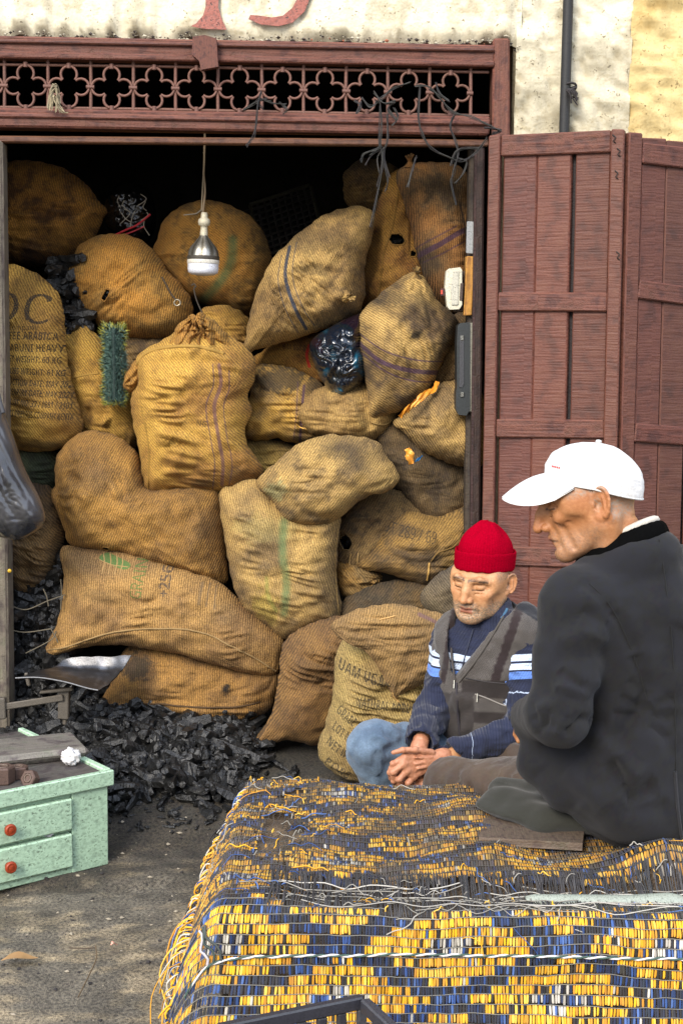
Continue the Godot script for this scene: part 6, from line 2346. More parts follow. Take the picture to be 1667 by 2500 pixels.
func pillow(o: Node3D, called: String, pts: Array, z: float, t: float, m: Material, colour: Callable, bump: Callable) -> void:
	var s := Sack.new()
	s.nz = nz
	s.nzf = nzf
	s.z = z
	s.thick = t
	s.lumps = 0.3
	var ctl := []
	for i in range(0, pts.size(), 2):
		ctl.append(v2([pts[i], pts[i + 1]], z))
	var rs := PackedVector2Array(smooth_path(ctl, 10, true))
	s.poly = rs
	s.solve()
	var mb := MB.new()
	var n := rs.size()
	for pass_ in 2:
		var st := mb.v.size()
		var nr := 44 if pass_ == 0 else 8
		for i in nr:
			var tt := sin(PI * 0.5 * float(i) / (nr - 1))
			for j in n:
				var p := s.c.lerp(rs[j], tt)
				var zz := s.height(p, tt, pass_ == 0)
				if pass_ == 0:
					zz += float(bump.call(p)) * (1.0 - pow(tt, 6.0))
				mb.vert(Vector3(p.x, p.y, zz), Vector3.BACK, p * 4.0, colour.call(p))
		mb.grid(st, nr, n, pass_ == 1, true)
	mb.smooth()
	part(o, called, mb.commit(o.position), m)


func build_props() -> void:
	# --- LED bulb on its cord
	var bz := -4.98
	var bp := P(468, 560, bz)
	var bo := thing("hanging_bulb", "unlit white LED bulb in a dirty silver holder hanging on a cord", "light bulb", bp)
	var s := P(504, 580, bz).x - P(432, 580, bz).x
	var yy := func(d: float) -> float: return P(468, d, bz).y - bp.y
	var px := func(d: float) -> float: return s * d / 72.0
	var axis := Transform3D(Basis(Vector3.FORWARD, 0.02), bp)
	wire(bo, "cord", [[471, 300], [469, 380], [468, 400], [471, 440], [466, 488]], bz, 0.004, lin(118, 102, 78))
	wire(bo, "cord", [[467, 350], [470, 362], [466, 420], [463, 486]], bz + 0.004, 0.0022, lin(130, 116, 92))
	wire(bo, "tie_wire", [[422, 494], [440, 492], [452, 490], [462, 482]], bz + 0.01, 0.0022, lin(90, 84, 72))
	var parts := [
		["lamp_holder", [[0.0, 488], [7, 488], [8, 494], [8, 500], [13, 504], [14, 510], [13, 517], [8, 519], [8, 526], [9, 536], [9, 542]], lin(196, 188, 164), "metal"],
		["heat_sink", [[9, 540], [12, 546], [20, 556], [30, 568], [35, 580], [36, 590]], lin(176, 172, 162), "steel"],
		["collar", [[36.4, 588], [37, 590], [37, 594], [36.4, 597]], lin(70, 66, 56), "metal"],
		["collar", [[36.4, 597], [37, 599], [37, 605], [36.2, 606]], lin(206, 202, 190), "plastic"],
		["diffuser", [[35.5, 606], [35.5, 618], [34, 626], [26, 631], [12, 633], [0.0, 633]], lin(222, 226, 236), "plastic"]]
	for q in parts:
		var pr := []
		for e in q[1]:
			pr.append([px.call(e[0]), yy.call(e[1])])
		pr.reverse()
		var mb := MB.new()
		lathe(mb, pr, 32, axis, q[2])
		if q[0] == "heat_sink":
			for v in mb.v.size():
				var k := (v % 32) % 4
				if k == 0:
					var d := mb.v[v] - bp
					mb.v[v] -= Vector3(d.x, 0, d.z) * 0.09
					mb.c[v] = lin(120, 112, 96)
		mb.smooth()
		part(bo, q[0], mb.commit(bp), M[q[3]])
	# --- black plastic bag among the sacks
	var cell := FastNoiseLite.new()
	cell.seed = 5
	cell.noise_type = FastNoiseLite.TYPE_CELLULAR
	cell.cellular_return_type = FastNoiseLite.RETURN_DISTANCE2_SUB
	cell.frequency = 1.0
	var gm := mat(Color.WHITE, 0.16)
	gm.clearcoat_enabled = true
	gm.clearcoat = 0.6
	gm.clearcoat_roughness = 0.15
	var bag := thing("black_plastic_bag", "crumpled shiny black and teal plastic bag stuffed between the sacks", "plastic bag", P(775, 910, -4.98))
	pillow(bag, "film", [710, 796, 724, 772, 756, 752, 792, 732, 832, 722, 830, 780, 840, 830, 834, 874, 812, 896, 790, 918, 764, 906, 738, 872, 720, 836], -5.02, 0.13, gm,
		func(p: Vector2) -> Color:
			var q := nz.get_noise_3d(p.x * 9.0, p.y * 9.0, 31.0)
			return lin(16, 26, 34).lerp(lin(20, 84, 108), smoothstep(0.12, 0.5, q)).lerp(lin(24, 18, 26), smoothstep(0.1, 0.5, -q)),
		func(p: Vector2) -> float:
			var a := Vector2(p.x * 6.0 + p.y * 3.5, p.y * 3.5 - p.x * 2.5) + Vector2(nz.get_noise_2d(p.x * 8.0, p.y * 8.0), 0.0) * 1.2
			return (cell.get_noise_3d(a.x * 1.5, a.y * 1.1, 2.0) + 0.5) * 0.055 + absf(nzf.get_noise_3d(p.x * 16.0 + p.y * 6.0, p.y * 9.0, 8.0)) * 0.020)
	# --- grey plastic bag hanging at the left post
	var gb := mat(Color.WHITE, 0.24)
	gb.clearcoat_enabled = true
	gb.clearcoat = 0.4
	gb.clearcoat_roughness = 0.2
	var hb := thing("grey_plastic_bag", "long grey plastic bag hanging at the left edge before the sacks", "plastic bag", P(30, 930, -4.48))
	pillow(hb, "film", [-60, 900, 0, 930, 16, 960, 34, 1010, 58, 1078, 88, 1136, 104, 1182, 98, 1208, 72, 1228, 40, 1240, 0, 1232, -60, 1210, -90, 1050], -4.50, 0.08, gb,
		func(p: Vector2) -> Color:
			return lin(62, 62, 64).lerp(lin(38, 38, 40), clampf(0.5 + nz.get_noise_2d(p.x * 8.0, p.y * 5.0) * 1.2, 0.0, 1.0)),
		func(p: Vector2) -> float:
			var a := p.x * 0.9 + p.y * 0.42
			return absf(nzf.get_noise_3d(a * 26.0, p.y * 1.2, 4.0)) * 0.022 + absf(nzf.get_noise_3d(p.x * 34.0, p.y * 34.0, 4.0)) * 0.007 * smoothstep(0.3, -0.2, p.y - P(60, 1150, -4.5).y))
	wire(hb, "handle", [[8, 948, -4.48], [-6, 890, -4.50], [-22, 760, -4.58], [-24, 560, -4.66], [-20, 336, -4.70]], -4.5, 0.007, lin(58, 58, 60))
	# --- green scrubbing brush
	var bc := P(262, 838, -5.0)
	var br := thing("green_brush", "shaggy dark green and yellow brush head hanging among the sacks", "brush", P(262, 936, -5.0))
	var top := P(262, 748, -5.02)
	var bot := P(264, 930, -5.02)
	var core := MB.new()
	var cdir := (bot - top).normalized()
	bevel_box(core, Transform3D(rot_to(cdir), (top + bot) * 0.5 - Vector3(0, 0, 0.02)), Vector3(0.068, (bot - top).length() * 0.96, 0.03), 0.012, lin(34, 52, 48))
	part(br, "core", core.commit(br.position), M["plain"])
	var fb := MB.new()
	for i in 9000:
		var t := rng.randf()
		var sd := rng.randf_range(-1.0, 1.0)
		var edge := smoothstep(0.62, 1.0, absf(sd)) + smoothstep(0.93, 1.0, t) + smoothstep(0.10, 0.0, t)
		var a := top.lerp(bot, t) + Vector3(sd * 0.036 * (1.0 + 0.12 * sin(t * 17.0)), 0, 0.0)
		var d := Vector3(sd * 0.7 + rng.randf_range(-0.4, 0.4), rng.randf_range(-0.6, 0.6) + (0.9 if t < 0.06 else 0.0), 1.0 - 0.5 * absf(sd)).normalized()
		var ln := rng.randf_range(0.010, 0.028)
		var c := lin(56, 84, 80).lerp(lin(84, 112, 100), rng.randf())
		if rng.randf() < edge * 0.7 and (t < 0.3 or t > 0.55 or sd < 0.0):
			c = lin(170, 160, 60).lerp(lin(130, 140, 60), rng.randf())
		var sdv := Vector3(rng.randf_range(-1, 1), rng.randf_range(-1, 1), 0).normalized() * 0.0012
		var b := a + d * ln
		var q := fb.vert(a - sdv, Vector3.BACK, Vector2.ZERO, c)
		fb.vert(a + sdv, Vector3.BACK, Vector2.ZERO, c)
		fb.vert(b + Vector3(rng.randf_range(-0.003, 0.003), rng.randf_range(-0.003, 0.003), 0), d, Vector2.ZERO, c * 1.25)
		fb.tri(q, q + 2, q + 1)
	var bri := part(br, "bristles", fb.commit(br.position), M["thread"])
	bri.set_meta("kind", "stuff")
	# --- switch box on a block, and the black case, both on the inner jamb
	var jz := WALL_Z - 0.02
	var blk := thing("mounting_block", "raw orange-yellow wooden block fixed to the jamb behind the switch box", "block", P(1078, 725, jz))
	beam(blk, "block", P(1079, 588, jz), P(1074, 724, jz), 0.026, 0.05, lin(206, 148, 66), M["wood"], 0.002, 0.0015)
	beam(blk, "plate", P(1058, 622, jz - 0.03), P(1054, 716, jz - 0.03), 0.034, 0.05, lin(72, 56, 44), M["wood"], 0.003, 0.001)
	var sw := thing("switch_box", "grimy white electric switch box with a small red button", "switch", P(1036, 710, jz))
	var sb := MB.new()
	prism(sb, curve_poly([[1024, 622], [1030, 617], [1056, 614], [1060, 620], [1060, 700], [1054, 710], [1032, 711], [1026, 704], [1021, 660]], jz), Transform3D(Basis(), Vector3(0, 0, jz + 0.005)), 0.055, lin(206, 200, 178))
	part(sw, "housing", sb.commit(sw.position), M["plastic"])
	sb = MB.new()
	prism(sb, curve_poly([[1040, 624], [1052, 622], [1050, 700], [1036, 700], [1034, 660]], jz), Transform3D(Basis(), Vector3(0, 0, jz + 0.010)), 0.005, lin(188, 184, 168))
	part(sw, "cover", sb.commit(sw.position), M["plastic"])
	beam(sw, "red_button", P(1016, 662, jz), P(1016, 680, jz), 0.014, 0.02, lin(70, 40, 34), M["plastic"], 0.002, 0.0)
	beam(sw, "button_face", P(1014, 666, jz + 0.004), P(1014, 676, jz + 0.004), 0.007, 0.01, lin(190, 70, 48), M["plastic"], 0.001, 0.0)
	beam(sw, "clip", P(1060, 650, jz + 0.008), P(1058, 690, jz + 0.008), 0.010, 0.03, lin(80, 64, 56), M["metal"], 0.001, 0.0)
	var cs := thing("power_case", "scuffed black plastic case with a grey edge hanging on the jamb", "case", P(1064, 955, jz))
	var cb := MB.new()
	prism(cb, curve_poly([[1050, 748], [1056, 742], [1078, 740], [1078, 940], [1070, 954], [1052, 952], [1046, 940], [1046, 900], [1048, 890], [1048, 790]], jz), Transform3D(Basis(), Vector3(0, 0, jz + 0.010)), 0.09, lin(38, 40, 42))
	part(cs, "body", cb.commit(cs.position), M["plastic"])
	cb = MB.new()
	prism(cb, curve_poly([[1054, 770], [1062, 768], [1064, 780], [1064, 880], [1060, 890], [1053, 888]], jz), Transform3D(Basis(), Vector3(0, 0, jz + 0.014)), 0.006, lin(56, 58, 60))
	part(cs, "handle", cb.commit(cs.position), M["plastic"])
	beam(cs, "edge_strip", P(1082, 742, jz + 0.004), P(1078, 946, jz + 0.004), 0.014, 0.06, lin(150, 148, 134), M["plastic"], 0.002, 0.001)
	for y in [770, 900]:
		beam(cs, "latch", P(1061, y, jz + 0.016), P(1061, y + 12, jz + 0.016), 0.012, 0.01, lin(140, 138, 128), M["steel"], 0.002, 0.0)
	var gp := thing("zinc_plate", "bent grey zinc plate on the jamb above the switch box", "plate", P(1080, 580, jz))
	beam(gp, "plate", P(1081, 508, jz), P(1078, 582, jz), 0.024, 0.01, lin(150, 152, 152), M["metal"], 0.002, 0.002)
	# --- orange lining torn out of the right-hand sack
	var ol := thing("orange_lining", "torn strip of orange plastic lining between two sacks at the right", "plastic", P(960, 930, -4.86))
	ribbon(ol, "strip", [[918, 958, -4.86], [934, 940, -4.84], [958, 920, -4.84], [980, 902, -4.86], [996, 894, -4.88], [1004, 876, -4.90]], 0.022, lin(206, 136, 44))
	ribbon(ol, "strip", [[936, 948, -4.84], [950, 930, -4.82], [974, 912, -4.83]], 0.012, lin(226, 168, 80))
	var ol2 := thing("orange_tuft", "orange plastic tuft poking out below the torn lining", "plastic", P(950, 1060, -4.86))
	ribbon(ol2, "tuft", [[934, 1030, -4.85], [940, 1044, -4.83], [944, 1066, -4.84]], 0.030, lin(214, 146, 56))
	ribbon(ol2, "blue_scrap", [[948, 1064, -4.85], [958, 1056, -4.85], [970, 1046, -4.87]], 0.008, lin(40, 96, 140))
	# --- dark netted bundle with a red string, top left
	var nb := thing("wire_bundle", "dark bundle of black film and wires with a red string, high between the sacks", "bundle", P(300, 560, -5.6))
	pillow(nb, "film", [240, 470, 256, 436, 300, 414, 342, 440, 360, 490, 352, 540, 320, 570, 280, 556, 246, 520], -5.66, 0.10, gm,
		func(_p: Vector2) -> Color: return lin(20, 20, 21),
		func(p: Vector2) -> float: return (cell.get_noise_3d(p.x * 18.0, p.y * 18.0, 5.0) + 0.5) * 0.03)
	wire(nb, "red_string", [[264, 540], [290, 528], [316, 516], [346, 492]], -5.53, 0.004, lin(180, 40, 48))
	wire(nb, "red_string", [[262, 546], [300, 534], [332, 520]], -5.53, 0.003, lin(170, 50, 56))
	for i in 9:
		var a := Vector2(rng.randf_range(256, 340), rng.randf_range(440, 540))
		wire(nb, "wire", [[a.x, a.y], [a.x + rng.randf_range(-18, 18), a.y + rng.randf_range(6, 18)], [a.x + rng.randf_range(-14, 24), a.y + rng.randf_range(18, 40)]], -5.53, 0.0018, lin(150, 142, 126))
	# --- black lattice crate leaning at the back
	var lc := thing("lattice_crate", "black plastic lattice crate tipped at the back of the heap", "crate", P(690, 590, -5.75))
	var bl := P(600, 590, -5.62)
	var ex := (P(800, 520, -5.86) - bl).normalized()
	var ey := (P(570, 450, -5.86) - bl).normalized()
	var en := ex.cross(ey).normalized()
	for i in 10:
		for k in 2:
			var mb := MB.new()
			var a := bl + (ex if k == 0 else ey) * 0.0 + (ey if k == 0 else ex) * 0.034 * i
			var b := a + (ex if k == 0 else ey) * 0.30
			if i == 0 or i == 9:
				tube(mb, [a, a.lerp(b, 0.5), b], 0.008, 6, lin(60, 56, 46))
			else:
				tube(mb, [a, a.lerp(b, 0.5), b], 0.0045, 6, lin(48, 46, 40))
			part(lc, "slat", mb.commit(lc.position), M["plastic"])
	var cbk := MB.new()
	bevel_box(cbk, Transform3D(Basis(ex, en.cross(ex), en), bl + ex * 0.15 + ey * 0.15 - en * 0.12), Vector3(0.3, 0.29, 0.2), 0.01, lin(24, 23, 22))
	part(lc, "body", cbk.commit(lc.position), M["plastic"])
	# --- hooks
	var hk := thing("sack_hook", "thin steel hook with a ring stuck in the orange-brown sack", "hook", P(408, 692, -5.05))
	wire(hk, "shank", [[372, 636], [382, 654], [394, 676], [404, 688]], -5.06, 0.004, lin(92, 80, 68), "steel")
	wire(hk, "ring", [[404, 688], [400, 696], [406, 702], [414, 698], [412, 690], [405, 688]], -5.04, 0.003, lin(170, 160, 140), "steel")
	var hk2 := thing("hanging_wire", "thin black hooked wire above the tall golden sack's mouth", "wire", P(450, 700, -5.1))
	wire(hk2, "wire", [[440, 656], [446, 652], [450, 658], [446, 664], [452, 690], [466, 722]], -5.14, 0.0028, lin(70, 62, 54), "metal")
	# --- shredded black string hung from the grille
	var sc := lin(40, 38, 36)
	var sets := [
		["string_tangle", "grey knot of shredded plastic string hung on the grille, third tuft from the right", 620, [[[560, 252], [585, 236], [600, 228], [622, 236], [655, 240]], [[600, 210], [592, 240], [590, 280], [582, 310], [566, 336]], [[612, 226], [590, 236], [604, 250]], [[640, 236], [660, 250], [650, 262]]]],
		["string_tangle", "tangle of black plastic strings over the grille, trailing long ends before the sacks", 880, [[[858, 210], [880, 236], [905, 232], [890, 250], [912, 276]], [[830, 225], [850, 245], [872, 230], [900, 205], [940, 190]], [[872, 226], [874, 290], [872, 330], [880, 370], [868, 430], [850, 520]], [[890, 262], [888, 320], [880, 360], [892, 410], [884, 440]], [[875, 336], [860, 346], [836, 352], [830, 372]], [[876, 338], [850, 360], [838, 378]], [[880, 338], [866, 362], [870, 395]], [[815, 230], [828, 246], [818, 262], [830, 232]], [[905, 250], [915, 268], [900, 290]]]],
		["string_tangle", "black string tied to the grille's right end, looping down to the door post", 1040, [[[955, 196], [985, 200], [1010, 226], [1040, 258], [1080, 268], [1120, 286], [1148, 300]], [[962, 200], [960, 270], [970, 310], [990, 340], [1030, 362], [1060, 370], [1090, 352], [1118, 316]], [[1045, 262], [1034, 290], [1046, 330], [1050, 356], [1040, 395], [1036, 420], [1048, 470]], [[1050, 362], [1070, 372], [1062, 400], [1044, 420]], [[1110, 292], [1150, 298], [1130, 306], [1150, 302]], [[1034, 380], [1044, 350], [1062, 340], [1100, 340]], [[1000, 190], [1010, 214], [1030, 232], [985, 205]], [[955, 360], [945, 390], [934, 430]]]],
		["string_tangle", "small hank of pale twine looped on the grille at the left", 122, [[[112, 246], [116, 210], [126, 196], [134, 214], [138, 240], [150, 258]], [[114, 250], [120, 214], [130, 204], [132, 240], [130, 256]], [[120, 252], [124, 220], [130, 232], [140, 256], [158, 260]]]]]
	for q in sets:
		var zz := WALL_Z + 0.065
		var so := thing(q[0], q[1], "string", P(q[2], 260, zz), "strings tied to the grille")
		var mb := MB.new()
		for line in q[3]:
			for dup in 5:
				var pts := []
				for e in line:
					pts.append([e[0] + rng.randf_range(-4, 4) * (0.3 if dup == 0 else 1.0), e[1] + rng.randf_range(-4, 4) * (0.3 if dup == 0 else 1.0), zz + rng.randf_range(-0.008, 0.016)])
				if dup > 1 and rng.randf() < 0.5:
					pts = pts.slice(0, maxi(2, pts.size() - 1))
				tube(mb, px_path(pts, zz, 6), [0.0017, 0.0012, 0.0009, 0.0008, 0.0013][dup], 5, (lin(150, 138, 110) if q[2] < 200 else sc) * rng.randf_range(0.7, 1.5))
		part(so, "strands", mb.commit(so.position), M["thread"])
	# --- wire twigs on the charcoal at the left
	var tg := thing("wire_twigs", "thin bent wires and twigs sticking out of the charcoal at the left", "wire", P(90, 1500, -4.86))
	for q in [[[60, 1500], [100, 1480], [122, 1466], [130, 1450]], [[20, 1388], [60, 1400], [110, 1380], [150, 1366]], [[24, 1446], [60, 1452], [118, 1444]], [[140, 1330], [142, 1360], [140, 1400]], [[100, 1352], [108, 1370], [112, 1392]], [[118, 1445], [128, 1462], [134, 1476]]]:
		wire(tg, "twig", q, -4.80, 0.0022, lin(88, 80, 66), "thread")
	# --- the black plastic crate cut off at the bottom edge
	var kc := thing("black_crate", "black plastic crate in front of the mat, cut off by the bottom edge", "crate", P(830, 2352, -2.42) - Vector3(0.2, 0.4, 0))
	kc.position.y = 0.0
	var tr := P(830, 2300, -2.46)
	var tl := P(500, 2362, -2.34)
	tl.y = tr.y
	var ax := (tl - tr).normalized()
	var out := Vector3.UP.cross(ax).normalized()
	if out.z < 0:
		out = -out
	var kb := func(called: String, a: Vector3, b: Vector3, w: float, d: float, c: Color) -> void:
		var mb := MB.new()
		var y := (b - a).normalized()
		var x := y.cross(out).normalized()
		if absf(y.dot(out)) > 0.9:
			x = y.cross(Vector3.UP).normalized()
		bevel_box(mb, Transform3D(Basis(x, y, x.cross(y)), (a + b) * 0.5), Vector3(w, (b - a).length(), d), 0.003, c, 0.0008)
		part(kc, called, mb.commit(kc.position), M["plastic"])
	var blk2 := lin(46, 46, 50)
	for side in 2:
		var o2 := out * (0.34 * side)
		kb.call("rim", tr + o2, tl + o2, 0.024, 0.018, blk2)
		for y in [0.055, 0.20, 0.33]:
			kb.call("rail", tr + o2 - Vector3(0, y, 0), tl + o2 - Vector3(0, y, 0), 0.018, 0.010, blk2)
		for i in 8:
			var p := tr.lerp(tl, i / 7.0) + o2
			kb.call("rib", p - Vector3(0, 0.013, 0), p - Vector3(0, tr.y - 0.03, 0), 0.018, 0.012, blk2 * (1.6 if i == 0 else 1.0))
	for e in 2:
		var p := tr if e == 0 else tl
		kb.call("rim", p + out * 0.012, p + out * 0.33, 0.020, 0.024, blk2 * 1.4)
		kb.call("rail", p + out * 0.012 - Vector3(0, 0.2, 0), p + out * 0.33 - Vector3(0, 0.2, 0), 0.010, 0.02, blk2)
	kb.call("floor_slat", (tr + tl) * 0.5 + out * 0.01 - Vector3(0, tr.y - 0.03, 0), (tr + tl) * 0.5 + out * 0.33 - Vector3(0, tr.y - 0.03, 0), 0.3, 0.01, blk2)
	# --- cushion and board on the mat
	var yb := mat_top + 0.016
	var bd := thing("seat_board", "worn brown board on the mat under the dark cushion", "board", PY(1215, 1915, yb))
	var bq := [PY(1098, 1934, yb), PY(1336, 1948, yb), PY(1345, 1880, yb), PY(1118, 1856, yb)]
	var bmm := MB.new()
	var poly := PackedVector2Array()
	for q in bq:
		poly.append(Vector2(q.x, -q.z))
	prism(bmm, poly, Transform3D(Basis(Vector3.RIGHT, -PI / 2), Vector3(0, yb + 0.012, 0)), 0.018, lin(112, 96, 80))
	part(bd, "board", bmm.commit(bd.position), M["wood"])
	var cu := thing("seat_cushion", "flattened dark olive cushion under the man in the dark jacket", "cushion", PY(1250, 1890, yb + 0.02))
	var cf := Field.new(Vector3(0.22, 0.42, -3.62), Vector3(0.72, 0.62, -3.05), 0.009)
	var q0 := PY(1150, 1850, 0.50)
	var q1 := PY(1330, 1880, 0.50)
	cf.cap(PY(1142, 1838, 0.478), PY(1250, 1884, 0.474), 0.030, 0.028, 0.03)
	cf.cap(PY(1250, 1884, 0.474), PY(1400, 1886, 0.474), 0.028, 0.028, 0.03)
	cf.cap(PY(1142, 1838, 0.478) + Vector3(0.02, 0, -0.09), PY(1400, 1884, 0.474) + Vector3(0.0, 0.0, -0.12), 0.030, 0.030, 0.06)
	cf.ell(PY(1285, 1872, 0.476) + Vector3(0.0, 0.0, -0.05), Basis(Vector3.UP, -0.15), Vector3(0.19, 0.032, 0.11), 0.03)
	cf.noise(nz, 9.0, 0.010)
	var cm := cf.mesh(func(_p: Vector3, _n: Vector3) -> Color: return lin(44, 44, 38))
	part(cu, "pad", cm.commit(cu.position), M["cloth"])
	# --- low stool under the seated man
	var sp := P(1120, 1830, -4.0)
	var stl := thing("low_stool", "low wooden stool under the man in the red cap", "stool", Vector3(sp.x, 0.0, sp.z))
	var sm := MB.new()
	bevel_box(sm, Transform3D(Basis(), Vector3(sp.x, 0.34, sp.z)), Vector3(0.34, 0.03, 0.28), 0.004, lin(96, 76, 56))
	part(stl, "seat", sm.commit(stl.position, true), M["wood"])
	for i in 4:
		sm = MB.new()
		var lx := sp.x + (0.14 if i % 2 else -0.14)
		var lz := sp.z + (0.11 if i / 2 else -0.11)
		bevel_box(sm, Transform3D(Basis(), Vector3(lx, 0.175, lz)), Vector3(0.03, 0.31, 0.03), 0.003, lin(96, 76, 56))
		part(stl, "leg", sm.commit(stl.position, true), M["wood"])
	# --- dry leaf and twigs on the ground
	var lf := thing("dry_leaf", "curled tan dry leaf on the ground below the green desk", "leaf", PY(46, 2205, 0.01))
	leaf_blade(lf, PY(46, 2205, 0.012), 0.045, 0.02, 0.3, lin(142, 110, 70))
	var lf2 := thing("dry_leaf", "broken brown dry leaf near the mat's left fringe", "leaf", PY(400, 2205, 0.01))
	leaf_blade(lf2, PY(400, 2205, 0.012), 0.03, 0.022, 1.1, lin(110, 84, 58))
	var pp := thing("pink_petal", "tiny pink scrap lying alone on the ground", "scrap", PY(263, 2172, 0.012))
	leaf_blade(pp, PY(263, 2172, 0.014), 0.010, 0.008, 0.6, lin(214, 150, 128))
	var tw := thing("ground_twig", "thin bent dry stem on the ground near the bottom edge", "twig", PY(200, 2250, 0.01))
	var tm := MB.new()
	tube(tm, smooth_path([PY(220, 2172, 0.016), PY(222, 2200, 0.015), PY(205, 2240, 0.014), PY(180, 2290, 0.013)], 6), 0.0016, 5, lin(92, 74, 52))
	tube(tm, smooth_path([PY(160, 2176, 0.014), PY(190, 2178, 0.015), PY(218, 2176, 0.016)], 6), 0.0018, 5, lin(70, 58, 44))
	part(tw, "stem", tm.commit(tw.position), M["thread"])


func leaf_blade(o: Node3D, c: Vector3, l: float, w: float, yaw: float, col: Color) -> void:
	var mb := MB.new()
	var b := Basis(Vector3.UP, yaw)
	for i in 9:
		var t := i / 8.0
		var hw := w * sin(PI * clampf(t, 0.03, 0.97)) * (1.0 + 0.2 * nzf.get_noise_1d(i * 20.0))
		for k in 3:
			mb.vert(c + b * Vector3((t - 0.5) * 2.0 * l, 0.004 + absf(k - 1.0) * 0.35 * hw + 0.004 * sin(t * 5.0), (k - 1.0) * hw), Vector3.UP, Vector2.ZERO, col * rng.randf_range(0.85, 1.15))
	mb.grid(0, 9, 3, true)
	mb.smooth()
	part(o, "blade", mb.commit(o.position), M["plain"])


func ribbon(o: Node3D, called: String, pts: Array, w: float, col: Color) -> void:
	var path := px_path(pts, 0.0, 6)
	var mb := MB.new()
	for i in path.size():
		var t := float(i) / (path.size() - 1)
		var d: Vector3 = (path[mini(i + 1, path.size() - 1)] - path[maxi(i - 1, 0)]).normalized()
		var sd := d.cross(Vector3.BACK).normalized().rotated(d, sin(t * 6.0) * 0.7)
		var ww := w * (0.55 + 0.45 * sin(PI * clampf(t, 0.1, 0.9))) * (1.0 + 0.3 * nzf.get_noise_1d(i * 9.0))
		for k in 5:
			var f := k / 4.0 - 0.5
			mb.vert(path[i] + sd * f * ww + Vector3(0, 0, 0.006 * sin(k * 2.2 + i * 0.8)), Vector3.BACK, Vector2.ZERO, col * rng.randf_range(0.8, 1.15))
	mb.grid(0, path.size(), 5, true)
	mb.smooth()
	var m := mat(Color.WHITE, 0.4)
	m.cull_mode = BaseMaterial3D.CULL_DISABLED
	part(o, called, mb.commit(o.position), m)


